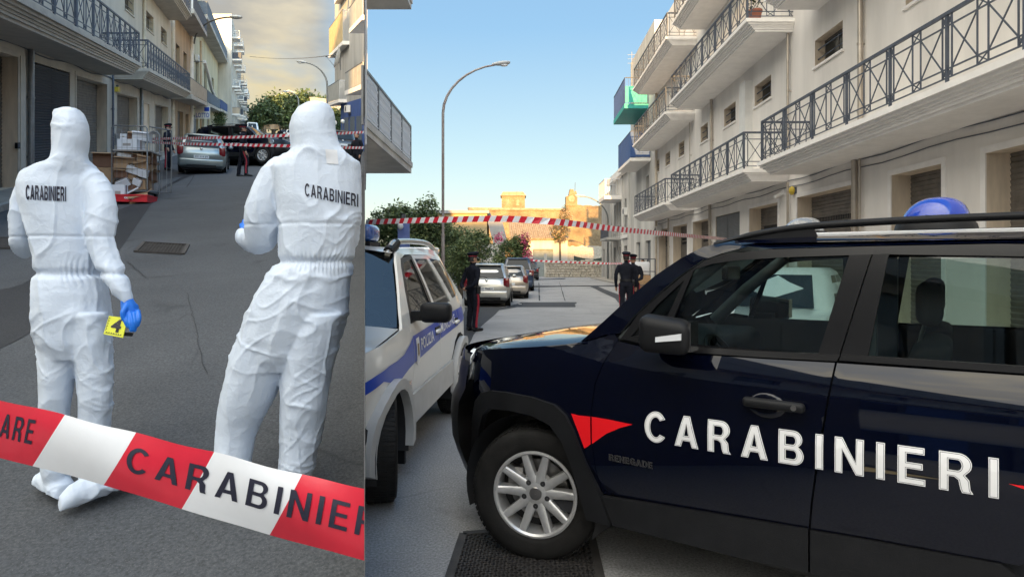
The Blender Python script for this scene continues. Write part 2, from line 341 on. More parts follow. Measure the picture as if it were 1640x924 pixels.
def mats():
    a = M
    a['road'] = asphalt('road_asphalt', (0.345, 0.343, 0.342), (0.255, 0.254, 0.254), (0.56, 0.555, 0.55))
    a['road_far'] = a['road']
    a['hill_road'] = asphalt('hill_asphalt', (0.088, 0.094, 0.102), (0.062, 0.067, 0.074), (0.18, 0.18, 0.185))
    a['patch_h'] = asphalt('old_patch_asphalt', (0.040, 0.042, 0.047), (0.028, 0.030, 0.034), (0.10, 0.10, 0.10), 0.2)
    a['patch'] = asphalt('patch_asphalt', (0.055, 0.058, 0.064), (0.042, 0.044, 0.049), (0.13, 0.13, 0.13), 0.2)
    a['slab'] = mat('pavement_concrete', (0.34, 0.31, 0.27), 0.85, var=0.3, vscale=2.5, bump=0.3, bscale=30)
    a['kerb'] = mat('kerb_stone', (0.36, 0.34, 0.31), 0.8, var=0.25, vscale=4, bump=0.3, bscale=25)
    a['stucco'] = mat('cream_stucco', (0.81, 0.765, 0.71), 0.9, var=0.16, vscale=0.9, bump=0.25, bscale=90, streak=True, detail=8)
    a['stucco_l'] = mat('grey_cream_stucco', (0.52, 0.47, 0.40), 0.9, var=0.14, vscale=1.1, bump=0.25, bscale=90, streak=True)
    a['trav'] = mat('travertine_jamb', (0.70, 0.59, 0.46), 0.7, var=0.2, vscale=5, bump=0.12, bscale=60, streak=True)
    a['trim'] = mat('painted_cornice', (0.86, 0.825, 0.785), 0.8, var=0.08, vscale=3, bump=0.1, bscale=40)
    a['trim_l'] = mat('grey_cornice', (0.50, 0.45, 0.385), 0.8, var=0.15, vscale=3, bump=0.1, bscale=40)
    a['soffit'] = mat('balcony_soffit', (0.75, 0.70, 0.64), 0.9, var=0.10, vscale=1.5)
    a['rail'] = mat('dark_iron', (0.08, 0.093, 0.12), 0.55, spec=0.3, var=0.25, vscale=8)
    a['rail_w'] = mat('white_iron', (0.62, 0.64, 0.66), 0.5)
    a['shutter'] = mat('brown_shutter', (0.17, 0.15, 0.13), 0.55, metal=0.1, var=0.3, vscale=4)
    a['shutter_d'] = mat('dark_louvre', (0.022, 0.024, 0.032), 0.5, var=0.3, vscale=4)
    a['louvre'] = mat('grey_louvre', (0.16, 0.17, 0.18), 0.5, var=0.2, vscale=4)
    a['pipe'] = mat('steel_pipe', (0.50, 0.44, 0.37), 0.35, metal=0.6, var=0.2, vscale=3)
    a['pipe_c'] = mat('cream_pipe', (0.56, 0.48, 0.38), 0.7, var=0.2, vscale=3)
    a['dark'] = mat('dark_opening', (0.02, 0.02, 0.022), 0.8)
    a['pane'] = mat('window_pane', (0.02, 0.026, 0.03), 0.1, spec=0.3, var=0.3, vscale=1)
    a['white_p'] = mat('white_paint', (0.75, 0.74, 0.71), 0.5, var=0.08, vscale=3)
    a['yellow'] = mat('yellow_plastic', (0.62, 0.45, 0.05), 0.5)
    a['orange_st'] = mat('orange_stucco', (0.46, 0.34, 0.23), 0.9, var=0.2, vscale=1.2, streak=True, bump=0.2)
    a['yellow_st'] = mat('pale_yellow_stucco', (0.55, 0.50, 0.36), 0.9, var=0.25, vscale=1.0, streak=True, bump=0.2)
    a['white_st'] = mat('weathered_white_stucco', (0.58, 0.56, 0.52), 0.9, var=0.32, vscale=0.7, streak=True, bump=0.3)
    a['grey_st'] = mat('grey_stucco', (0.42, 0.41, 0.39), 0.9, var=0.3, vscale=0.7, streak=True, bump=0.3)
    a['blue_st'] = mat('blue_paint_wall', (0.035, 0.09, 0.30), 0.7, var=0.25, vscale=1.5)
    a['panel_g'] = mat('grey_balcony_panel', (0.36, 0.37, 0.36), 0.7, var=0.15, vscale=2)
    a['panel_b'] = mat('beige_balcony_panel', (0.46, 0.37, 0.28), 0.8, var=0.15, vscale=2)
    a['panel_y'] = mat('ochre_wall_sunlit_panel', (0.50, 0.38, 0.20), 0.8, var=0.15, vscale=2)  # ochre wall paint; on balcony panels it stands for warm sunlight
    a['panel_n'] = mat('slate_blue_panel', (0.10, 0.13, 0.17), 0.7, var=0.25, vscale=3)
    a['panel_t'] = mat('teal_balcony_panel', (0.03, 0.36, 0.33), 0.6, var=0.1, vscale=3)
    a['panel_u'] = mat('blue_balcony_panel', (0.035, 0.09, 0.26), 0.6, var=0.1, vscale=3)
    a['ruin'] = mat('old_limestone', (0.30, 0.22, 0.125), 0.95, col2=(0.12, 0.085, 0.05), vscale=0.5, bump=1.0, bscale=3.0, bdist=0.15, detail=8)
    a['rubble'] = mat('rubble_stone', (0.48, 0.43, 0.35), 0.95, var=0.35, vscale=6, bump=0.5, bscale=12, bdist=0.04)
    a['tile'] = mat('roof_tile', (0.32, 0.24, 0.16), 0.9, var=0.4, vscale=3, bump=0.3)
    a['metal_gate'] = mat('grey_green_gate', (0.25, 0.28, 0.27), 0.5, var=0.2, vscale=2)
    a['garage_w'] = mat('garage_wall', (0.55, 0.52, 0.46), 0.9, var=0.2, vscale=1, streak=True)
    a['concrete'] = mat('concrete_wall', (0.36, 0.345, 0.32), 0.9, var=0.2, vscale=1.2, bump=0.3, bscale=30)
    a['wall_d'] = mat('dark_concrete', (0.13, 0.13, 0.13), 0.9, var=0.25, vscale=1.2, bump=0.3, bscale=30)
    a['steel'] = mat('galvanised_steel', (0.20, 0.21, 0.22), 0.4, metal=0.6, var=0.2, vscale=6)
    a['lamp_p'] = mat('lamp_pole_paint', (0.19, 0.20, 0.20), 0.5, metal=0.4, var=0.3, vscale=2)
    a['lamp_o'] = mat('rusty_lamp_pole', (0.42, 0.40, 0.38), 0.6, col2=(0.24, 0.16, 0.13), vscale=1.6, metal=0.2)
    a['lamp_h'] = mat('lamp_head_grey', (0.45, 0.46, 0.46), 0.4)
    a['red'] = mat('red_plastic', (0.60, 0.015, 0.03), 0.4)
    a['tape_r'] = mat('tape_red', (0.62, 0.022, 0.045), 0.32, coat=0.2, var=0.12, vscale=12, bump=0.25, bscale=14, bdist=0.004)
    a['tape_w'] = mat('tape_white', (0.76, 0.78, 0.81), 0.32, coat=0.2, var=0.05, vscale=12, bump=0.25, bscale=14, bdist=0.004)
    a['ink'] = mat('black_ink', (0.012, 0.012, 0.018), 0.5)
    a['ink_n'] = mat('navy_ink', (0.015, 0.016, 0.035), 0.6)
    a['card'] = mat('cardboard', (0.36, 0.23, 0.13), 0.85, var=0.2, vscale=5)
    a['card_d'] = mat('brown_carton', (0.17, 0.085, 0.05), 0.85, var=0.2, vscale=5)
    a['box_w'] = mat('white_carton', (0.72, 0.74, 0.78), 0.7, var=0.06, vscale=5)
    a['grey_t'] = mat('grey_board', (0.35, 0.33, 0.31), 0.8)
    a['navy'] = mat('navy_car_paint', (0.0010, 0.0018, 0.0075), 0.5, coat=1.0, spec=0.0); a['navy'].node_tree.nodes['Principled BSDF'].inputs['Coat IOR'].default_value = 1.5
    a['roofw'] = mat('white_roof_paint', (0.78, 0.78, 0.78), 0.3, coat=0.6)
    a['silver'] = mat('silver_car_paint', (0.50, 0.50, 0.47), 0.32, metal=0.75, coat=0.8)
    a['silver_g'] = mat('grey_green_car_paint', (0.24, 0.28, 0.28), 0.32, metal=0.7, coat=0.8)
    a['silver_p'] = mat('beige_silver_car_paint', (0.44, 0.39, 0.33), 0.32, metal=0.65, coat=0.8)
    a['dblue'] = mat('dark_blue_car_paint', (0.012, 0.03, 0.07), 0.3, coat=1.0)
    a['blackcar'] = mat('black_car_paint', (0.01, 0.011, 0.013), 0.3, coat=1.0)
    a['whitecar'] = mat('white_car_paint', (0.72, 0.73, 0.73), 0.3, coat=0.8)
    a['polwhite'] = mat('pearl_white_car_paint', (0.70, 0.69, 0.65), 0.3, coat=0.9, metal=0.05)
    a['polblue'] = mat('police_blue_film', (0.015, 0.06, 0.42), 0.4, coat=0.25)
    a['polgrey'] = mat('grey_bumper_plastic', (0.46, 0.455, 0.44), 0.45, var=0.12, vscale=5, coat=0.2)
    a['plastic'] = mat('black_plastic', (0.011, 0.0115, 0.013), 0.5, spec=0.22, var=0.2, vscale=10, bump=0.15, bscale=300)
    a['plastic_s'] = mat('satin_black_plastic', (0.008, 0.008, 0.009), 0.35, spec=0.25)
    a['interior'] = mat('dark_interior', (0.022, 0.023, 0.028), 0.75)
    a['interior_g'] = mat('grey_interior_trim', (0.16, 0.17, 0.17), 0.8)
    a['seat'] = mat('seat_fabric', (0.03, 0.032, 0.038), 0.9, bump=0.2, bscale=200)
    a['rubber'] = mat('tyre_rubber', (0.014, 0.0135, 0.013), 0.7, spec=0.25, var=0.35, vscale=12, bump=0.2, bscale=120)
    a['alloy'] = mat('alloy_wheel', (0.56, 0.56, 0.56), 0.36, metal=0.55, var=0.1, vscale=20)
    a['disc'] = mat('brake_steel', (0.28, 0.27, 0.26), 0.35, metal=0.9)
    a['chrome'] = mat('chrome', (0.7, 0.7, 0.7), 0.12, metal=1.0)
    a['lens'] = mat('lamp_lens', (0.75, 0.77, 0.80), 0.12, coat=1.0, spec=0.7)
    a['taillens'] = mat('tail_lamp_lens', (0.16, 0.006, 0.010), 0.15, coat=1.0)
    a['amber'] = mat('amber_lens', (0.55, 0.16, 0.02), 0.2, coat=1.0)
    a['plate'] = mat('number_plate', (0.72, 0.74, 0.76), 0.4)
    a['film_w'] = mat('reflective_white', (0.82, 0.82, 0.82), 0.4)
    a['film_r'] = mat('fluorescent_red', (0.80, 0.008, 0.014), 0.4)
    a['film_k'] = mat('outline_grey', (0.10, 0.10, 0.12), 0.4)
    a['skin'] = mat('skin', (0.42, 0.23, 0.15), 0.55, var=0.12, vscale=20)
    a['hair'] = mat('dark_hair', (0.015, 0.012, 0.010), 0.6)
    a['uniform'] = mat('dark_uniform', (0.009, 0.0105, 0.018), 0.85, spec=0.2, var=0.25, vscale=6, bump=0.4, bscale=14, bdist=0.02)
    a['stripe'] = mat('red_trouser_stripe', (0.27, 0.008, 0.022), 0.7)
    a['leather'] = mat('black_leather', (0.01, 0.01, 0.011), 0.3)
    a['jeans'] = mat('grey_jeans', (0.06, 0.07, 0.09), 0.85, var=0.2, vscale=8)
    a['redshirt'] = mat('dark_red_shirt', (0.24, 0.02, 0.035), 0.8, var=0.2, vscale=8)
    a['glove'] = mat('blue_nitrile', (0.008, 0.17, 0.72), 0.38, bump=0.25, bscale=40, bdist=0.006)
    a['marker'] = mat('yellow_marker', (0.70, 0.72, 0.03), 0.4)
    a['blue_lens_solid'] = mat('blue_beacon_lens', (0.006, 0.075, 0.70), 0.08, trans=0.45, coat=1.0, ior=1.45)
    a['clear_lens_solid'] = mat('clear_beacon_lens', (0.80, 0.82, 0.84), 0.06, trans=0.75, coat=1.0, ior=1.2)
    a['bluebar'] = mat('blue_light_bar', (0.012, 0.07, 0.28), 0.2, coat=1.0)
    a['iron'] = mat('cast_iron', (0.075, 0.07, 0.068), 0.6, metal=0.5, var=0.3, vscale=8, bump=0.2, bscale=60)
    a['leaf1'] = mat('leaf_dark', (0.05, 0.085, 0.032), 0.6, var=0.5, vscale=1.2)
    a['leaf2'] = mat('leaf_mid', (0.09, 0.135, 0.045), 0.6, var=0.4, vscale=1.5)
    a['leaf3'] = mat('leaf_light', (0.15, 0.185, 0.065), 0.6, var=0.4, vscale=1.5)
    a['flower'] = mat('pink_bract', (0.50, 0.05, 0.15), 0.6)
    a['bark'] = mat('bark', (0.11, 0.085, 0.06), 0.9, var=0.4, vscale=8, bump=0.5)
    a['terra'] = mat('terracotta', (0.36, 0.13, 0.08), 0.8)
    a['net'] = mat('green_shade_net', (0.05, 0.07, 0.06), 0.9)
    a['fence'] = mat('dull_fence', (0.22, 0.22, 0.21), 0.8, var=0.2, vscale=3)
    a['bluepost'] = mat('blue_kiosk_paint', (0.14, 0.19, 0.42), 0.6, var=0.15, vscale=2)
    a['cloth1'] = mat('laundry_blue', (0.05, 0.08, 0.2), 0.9)
    # car glass: tinted, see-through, mirror-like at grazing angles
    def glass(name, tint, t):
        m = bpy.data.materials.new(name); m.use_nodes = True; nt = m.node_tree; N = nt.nodes; L = nt.links; N.remove(N['Principled BSDF']); o = N['Material Output']
        tr = N.new('ShaderNodeBsdfTransparent'); tr.inputs[0].default_value = (*tint, 1); gl = N.new('ShaderNodeBsdfGlossy'); gl.inputs['Roughness'].default_value = 0.02
        fr = N.new('ShaderNodeFresnel'); fr.inputs[0].default_value = 1.55; mx = N.new('ShaderNodeMixShader'); L.new(fr.outputs[0], mx.inputs[0]); L.new(tr.outputs[0], mx.inputs[1]); L.new(gl.outputs[0], mx.inputs[2]); L.new(mx.outputs[0], o.inputs[0])
        return m
    a['glass'] = glass('tinted_car_glass', (0.50, 0.62, 0.60), 1); a['glass_d'] = glass('dark_car_glass', (0.30, 0.36, 0.36), 1)
    a['blue_lens'] = a['blue_lens_solid']; a['clear_lens'] = a['clear_lens_solid']; a['screen'] = glass('coated_windscreen', (0.45, 0.55, 0.58), 1); a['screen'].node_tree.nodes['Fresnel'].inputs[0].default_value = 2.3
    # crinkled non-woven suit fabric
    m = mat('white_suit_fabric', (0.64, 0.72, 0.83), 0.55); nt = m.node_tree; N = nt.nodes; L = nt.links; b = N['Principled BSDF']; tc = N.new('ShaderNodeTexCoord')
    n0 = N.new('ShaderNodeTexNoise'); n0.inputs['Scale'].default_value = 7; n0.inputs['Detail'].default_value = 3; L.new(tc.outputs['Object'], n0.inputs[0])
    ad = N.new('ShaderNodeMix'); ad.data_type = 'RGBA'; ad.inputs[0].default_value = 0.10; L.new(tc.outputs['Object'], ad.inputs[6]); L.new(n0.outputs['Color'], ad.inputs[7])
    hs = []
    for sc_, st, zs in ((5, 0.45, 0.8), (12, 0.75, 0.6), (30, 0.38, 1.2)):      # crease lines at three sizes
        mp = N.new('ShaderNodeMapping'); mp.inputs['Scale'].default_value = (1, 1, zs); mp.inputs['Rotation'].default_value = (0.3, 0.4 * zs, 0); L.new(ad.outputs[2], mp.inputs[0])
        v = N.new('ShaderNodeTexNoise'); v.inputs['Scale'].default_value = sc_; v.inputs['Detail'].default_value = 1.5; v.inputs['Distortion'].default_value = 0.7; L.new(mp.outputs[0], v.inputs[0])
        k0 = N.new('ShaderNodeMath'); k0.operation = 'SUBTRACT'; k0.inputs[1].default_value = 0.5; L.new(v.outputs[0], k0.inputs[0]); k1 = N.new('ShaderNodeMath'); k1.operation = 'ABSOLUTE'; L.new(k0.outputs[0], k1.inputs[0])
        k2 = N.new('ShaderNodeMath'); k2.operation = 'POWER'; k2.inputs[1].default_value = 0.6; L.new(k1.outputs[0], k2.inputs[0])
        k = N.new('ShaderNodeMath'); k.operation = 'MULTIPLY'; k.inputs[1].default_value = -st; L.new(k2.outputs[0], k.inputs[0]); hs.append(k.outputs[0])
    s1 = N.new('ShaderNodeMath'); s1.operation = 'ADD'; L.new(hs[0], s1.inputs[0]); L.new(hs[1], s1.inputs[1]); s2 = N.new('ShaderNodeMath'); s2.operation = 'ADD'; L.new(s1.outputs[0], s2.inputs[0]); L.new(hs[2], s2.inputs[1])
    bp = N.new('ShaderNodeBump'); bp.inputs['Strength'].default_value = 0.42; bp.inputs['Distance'].default_value = 0.010; L.new(s2.outputs[0], bp.inputs['Height']); L.new(bp.outputs[0], b.inputs['Normal'])
    a['suit'] = m
mats()
# ------------------------------------------------------------------ ground
def sheet(name, poly, m, kind='structure', z=None):
    mb = MB(); mb.add([tuple(p) if len(p) == 3 else (p[0], p[1], z) for p in poly], (tuple(range(len(poly))),)); o = mb.obj(name, m); tag(o, kind=kind); return o
def ramp(x, y, dz=0.0): return (x, y, SL * y + dz)
sheet('road', [(-180, -130, 0), (160, -130, 0), (160, 420, 0), (DIV * 420, 420, 0), (0, 0, 0), (-180, 0, 0)], M['road'])
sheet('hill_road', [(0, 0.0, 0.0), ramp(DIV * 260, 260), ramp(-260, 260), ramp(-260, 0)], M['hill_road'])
sheet('hill', [(DIV * 260, 260, SL * 260), (DIV * 420, 420, SL * 260), (-420, 420, SL * 260), (-260, 260, SL * 260)], M['leaf1'])
# darker repair strips let into the asphalt
def strip(name, pts, m, dz=0.004, hill=False):
    sheet(name, [(x, y, (SL * y if hill else 0) + dz) for x, y in pts], m)
def gL(px, py): Y = 1.6 / ((py - 207) / F); return ((px - 820) / F * Y, Y)
def gR(px, py): Y = 1.6 / ((py - 420) / F); return ((px - 820) / F * Y, Y)
rng = random.Random(3)
def wob(pts, a=0.05, n=5):
    out = []
    for (x0, y0), (x1, y1) in zip(pts, pts[1:] + pts[:1]):
        for k in range(n):
            t = k / n; out.append((x0 + (x1 - x0) * t + rng.uniform(-a, a), y0 + (y1 - y0) * t + rng.uniform(-a, a)))
    return out
strip('asphalt_patch', wob([gL(-60, 590), gL(105, 505), gL(190, 400), gL(262, 300), gL(330, 272), gL(385, 238), gL(352, 238), gL(300, 277), gL(232, 322), gL(186, 338), gL(120, 400), gL(40, 455), gL(-60, 480)], 0.03, 4), M['patch_h'], hill=True)
strip('asphalt_patch', wob([gL(196, 250), gL(262, 262), gL(300, 282), gL(250, 290), gL(225, 300), gL(240, 275)], 0.04, 4), M['patch_h'], 0.007, hill=True)
strip('asphalt_patch', wob([gR(745, 560), gR(762, 531), gR(800, 497), gR(828, 492), gR(745, 492), gR(738, 520), gR(700, 640), gR(722, 640)], 0.02, 4), M['patch'])
strip('asphalt_patch', wob([gR(812, 492), gR(922, 492), gR(922, 484), gR(835, 484)], 0.05, 4), M['patch'])
strip('asphalt_patch', wob([gR(850, 461), gR(1000, 456), gR(1000, 459), gR(850, 457.5)], 0.05, 4), M['patch'])
strip('asphalt_patch', wob([gR(958, 459), gR(1000, 476), gR(1040, 500), gR(1100, 540), gR(1060, 548), gR(1010, 505), gR(985, 478), gR(945, 459)], 0.03, 4), M['patch'], 0.006)
strip('asphalt_patch', wob([gR(862, 447), gR(905, 445.5), gR(905, 447.5), gR(862, 448)], 0.1, 3), M['patch'])
def seam(a, b, w, hill=False, n=14, amp=0.03):
    r = random.Random(int(a[0] * 100) + int(b[1] * 10)); d = Vector((b[0] - a[0], b[1] - a[1])); nn = Vector((-d.y, d.x)).normalized(); L_, R_ = [], []
    for k in range(n + 1):
        p = Vector(a[:2]) + d * (k / n) + nn * r.uniform(-amp, amp); ww = w * r.uniform(0.4, 1.2); L_.append((p.x + nn.x * ww, p.y + nn.y * ww)); R_.append((p.x - nn.x * ww, p.y - nn.y * ww))
    mb = MB()
    for k in range(n): mb.quad(*[(x, y, (SL * y if hill else 0) + 0.009) for x, y in (L_[k], L_[k + 1], R_[k + 1], R_[k])])
    tag(mb.obj('road_seam', M['patch_h']), kind='structure')
seam(gR(864, 482), gR(863, 452), 0.03, amp=0.01); seam(gR(822, 470), gR(905, 468), 0.03, amp=0.015); seam(gR(905, 482), gR(896, 452), 0.02, amp=0.01)
seam(gL(205, 420), gL(232, 446), 0.005, True, amp=0.012); seam(gL(232, 446), gL(300, 440), 0.006, True, amp=0.012); seam(gL(300, 300), gL(335, 235), 0.02, True); seam(gL(222, 790), gL(250, 700), 0.0022, True, 22, 0.009); seam(gL(330, 600), gL(300, 470), 0.0025, True, 22, 0.010)
# pavements (0.12 m kerbs)
def pavement(name, f, u0, u1, n0, n1, label):
    t = thing(name, label, 'pavement'); t['kind'] = 'structure'
    du = 1.6; n = int((u1 - u0) / du); slab = None
    for i in range(n):
        a = u0 + i * du
        MB().box(a, a + du - 0.012, n0, n1 - 0.16, 0.004, 0.125, f).obj('paving_slab', M['slab'], t)
        MB().box(a, a + du - 0.008, n1 - 0.15, n1, 0.004, 0.13, f).obj('kerb_stone', M['kerb'], t)
pavement('pavement', fR, 6, 62, 0.02, 1.35, 'concrete pavement with stone kerb below the cream apartment row')
pavement('pavement', fL, 9, 62, 0.02, 1.25, 'concrete pavement with stone kerb below the shuttered row on the climbing street')

# the sheet-clad retaining wall that parts the two streets
mb = MB(); th = 0.0004
ys = [0.69, 1.2, 2.0, 3.0, 4.0, 6.0, 8.0, 10.3, 10.301, 17.4, 17.401, 24, 40, 70, 120, 260]
def top(y):
    if 10.3 < y < 17.401: return 9.9
    if y > 17.4: return SL * y + 0.35
    return max(1.36, SL * y + 1.05)
for a, b in zip(ys, ys[1:]):
    ta = th * a if a < 17 else 0.02; tb = th * b if b < 17 else 0.02
    ta = max(0.0009, ta); tb = max(0.0009, tb); za = top(a + 1e-4); zb = top(b - 1e-4)
    vs = [(DIV * y + s * t, y, z) for y, t, zt in ((a, ta, za), (b, tb, zb)) for s in (-0.5, 0.5) for z in (0, zt)]
    mb.add(vs, ((0, 1, 3, 2), (4, 6, 7, 5), (0, 4, 5, 1), (2, 3, 7, 6), (1, 5, 7, 3), (0, 2, 6, 4)))
tag(mb.obj('retaining_wall', M['wall_d']), 'long thin grey retaining wall between the level street and the climbing street', 'wall')

# ------------------------------------------------------------------ facades
def wall_cells(mb, f, u0, u1, w0, w1, ops, mi=0):
    us = sorted({u0, u1, *[o[0] for o in ops], *[o[1] for o in ops]}); ws = sorted({w0, w1, *[o[2] for o in ops], *[o[3] for o in ops]})
    us = [u for u in us if u0 <= u <= u1]; ws = [w for w in ws if w0 <= w <= w1]
    for a, b in zip(us, us[1:]):
        run = None
        for c, d in zip(ws, ws[1:]):
            cu, cw = (a + b) / 2, (c + d) / 2
            if any(o[0] < cu < o[1] and o[2] < cw < o[3] for o in ops):
                if run: mb.quad(f(a, 0, run[0]), f(b, 0, run[0]), f(b, 0, run[1]), f(a, 0, run[1]), mi); run = None
            else: run = (run[0], d) if run else (c, d)
        if run: mb.quad(f(a, 0, run[0]), f(b, 0, run[0]), f(b, 0, run[1]), f(a, 0, run[1]), mi)
def opening_reveal(mb, f, o, mi=1):
    a, b, c, d, dep = o[:5]
    for q in (((a, 0, c), (a, -dep, c), (a, -dep, d), (a, 0, d)), ((b, 0, c), (b, 0, d), (b, -dep, d), (b, -dep, c)), ((a, 0, d), (a, -dep, d), (b, -dep, d), (b, 0, d)), ((a, 0, c), (b, 0, c), (b, -dep, c), (a, -dep, c))):
        mb.quad(*[f(*p) for p in q], mi)
def shutter(parent, f, o, m, pitch=0.1, name='roller_shutter', slot=True):
    a, b, c, d, dep = o[:5]; mb = MB(); w = c + 0.01; n0 = -dep + 0.02
    while w < d - 0.01:
        w2 = min(w + pitch, d); k = w + (w2 - w) * 0.72
        mb.quad(f(a, n0, w), f(b, n0, w), f(b, n0 + 0.022, k), f(a, n0 + 0.022, k)); mb.quad(f(a, n0 + 0.022, k), f(b, n0 + 0.022, k), f(b, n0, w2), f(a, n0, w2)); w = w2
    mb.quad(f(a, n0 - 0.03, c), f(b, n0 - 0.03, c), f(b, n0 - 0.03, d), f(a, n0 - 0.03, d))
    o = mb.obj(name, m, parent)
    if slot: MB().box(a + 0.02, b - 0.02, n0 - 0.01, n0 + 0.03, c, c + 0.12, f).obj('bottom_rail', m, o)
    return o
def frame_trim(parent, f, o, m, t=0.12, proud=0.025):
    a, b, c, d = o[:4]; mb = MB()
    mb.box(a - t, a, 0.001, proud, c, d + t, f).box(b, b + t, 0.001, proud, c, d + t, f).box(a, b, 0.001, proud, d, d + t, f)
    mb.obj('door_surround', m, parent)
def window(parent, f, o, bars=2, frame='trim', pane='pane', sill=True, shut=None):
    a, b, c, d, dep = o[:5]; n = -dep + 0.03
    w = MB().box(a, b, n - 0.03, n, c, c + 0.06, f).box(a, b, n - 0.03, n, d - 0.06, d, f).box(a, a + 0.06, n - 0.03, n, c, d, f).box(b - 0.06, b, n - 0.03, n, c, d, f).box((a + b) / 2 - 0.03, (a + b) / 2 + 0.03, n - 0.03, n, c, d, f).obj('window', M['shutter'], parent)
    for x0, x1 in ((a + 0.05, (a + b) / 2 - 0.02), ((a + b) / 2 + 0.02, b - 0.05)): MB().box(x0, x1, n - 0.022, n - 0.012, c + 0.05, d - 0.05, f).obj('pane', M[pane], w)
    if sill: MB().box(a - 0.06, b + 0.06, -0.05, 0.06, c - 0.06, c, f).obj('sill', M[frame], w)
    for k in range(bars):
        z = c + (d - c) * (0.30 + 0.36 * k); MB().box(a, b, -0.10, -0.075, z - 0.014, z + 0.014, f).obj('bar', M['rail'], w)
    return w
def pipe(parent, f, u, w0, w1, r=0.055, m='pipe', n=0.1, brackets=True):
    p = MB().tube([f(u, n, w0), f(u, n, w1)], r, 10).obj('drainpipe', M[m], parent, 40)
    if brackets:
        mb = MB(); w = w0 + 0.7
        while w < w1 - 0.2: mb.tube([f(u, n, w), f(u, n, w + 0.05)], r * 1.22, 10); mb.box(u - 0.02, u + 0.02, 0.0, n, w, w + 0.03, f); w += 1.6
        tag(mb.obj('pipe_bracket', M[m], p, 40), kind='stuff')
def iron_rail(parent, f, u0, u1, dep, wb, wt, bay=1.6, m='rail', ends=(1, 1), simple=False):
    """iron railing of crossed panels: handrail, posts, and each crossed panel"""
    n = dep; nb = max(1, round((u1 - u0) / bay)); L = (u1 - u0) / nb; mm = M[m]
    def B(mb, p, q, w): mb.bar(f(*p), f(*q), w)
    mb = MB(); B(mb, (u0, n, wt), (u1, n, wt), 0.055)
    for e, u in zip(ends, (u0, u1)):
        if e: B(mb, (u, n, wt), (u, 0, wt), 0.055)
    mb.obj('handrail', mm, parent)
    h = wt - wb; r1 = wb + 0.10; r2 = wb + 0.24; r3 = wt - 0.20; r4 = wt - 0.03
    mb = MB()
    for w in (r1, r2, r3): B(mb, (u0, n, w), (u1, n, w), 0.022)
    for e, u in zip(ends, (u0, u1)):
        if e:
            for w in (r1, r2, r3): B(mb, (u, n, w), (u, 0, w), 0.022)
    mb.obj('rail_bar', mm, parent)
    for i in range(nb + 1):
        u = u0 + i * L; mb = MB(); B(mb, (u, n, wb - 0.09), (u, n, wt), 0.042); mb.box(u - 0.05, u + 0.05, n - 0.05, n + 0.05, wb - 0.10, wb - 0.06, f); mb.obj('post', mm, parent)
    s = 0.11
    def panel(g, La):
        mb = MB(); hc = La / 2
        for a in (s, hc - s, hc + s, La - s):
            mb.bar(g(a, r1), g(a, wt - 0.03), 0.020)
        for x0, x1 in ((s, hc - s), (hc + s, La - s)):
            mb.bar(g(x0, r2), g(x1, r3), 0.018); mb.bar(g(x0, r3), g(x1, r2), 0.018)
        if not simple:
            for x0, x1 in ((0.02, s), (hc - s, hc + s), (La - s, La - 0.02)):
                for lo, hi in ((r1, r2), (r3, r4)): mb.bar(g(x0, lo), g(x1, hi), 0.016); mb.bar(g(x0, hi), g(x1, lo), 0.016)
        return mb
    for i in range(nb):
        panel(lambda a, w, o=u0 + i * L: f(o + a, n, w), L).obj('crossed_panel', mm, parent)
    for e, u in zip(ends, (u0, u1)):
        if e: panel(lambda a, w, uu=u: f(uu, a, w), n).obj('crossed_panel', mm, parent)
def slab(f, u0, u1, dep, wb, wt, m, chamfer=0.35, parent=None):
    """balcony slab with a stepped cornice edge"""
    h = wt - wb
    steps = [(0.0, 0.16, -0.26), (0.16, 0.30, -0.20), (0.30, 0.42, -0.16), (0.42, 0.55, -0.10), (0.55, 0.70, -0.03), (0.70, 1.0, 0.05)]
    mb = MB()
    for a, b, d in steps:
        e = chamfer if a < 0.5 else chamfer * 0.6
        poly = [(u0 - d * 0.4, 0.002), (u1 + d * 0.4, 0.002), (u1 + d * 0.4, dep + d), (u0 - d * 0.4, dep + d)]
        w0 = wb + a * h; w1 = wb + b * h
        k = len(mb.v); mb.add([f(u, n, w0) for u, n in poly] + [f(u, n, w1) for u, n in poly], ((3, 2, 1, 0), (4, 5, 6, 7), (0, 1, 5, 4), (1, 2, 6, 5), (2, 3, 7, 6), (3, 0, 4, 7)))
    return mb.obj('balcony', m, parent)
def iron_balcony(parent, f, u0, u1, dep, wb, wt, wr, m='trim', **k):
    b = slab(f, u0, u1, dep, wb, wt, M[m], parent=parent); iron_rail(b, f, u0 + 0.1, u1 - 0.1, dep - 0.04, wt, wr, **k); return b
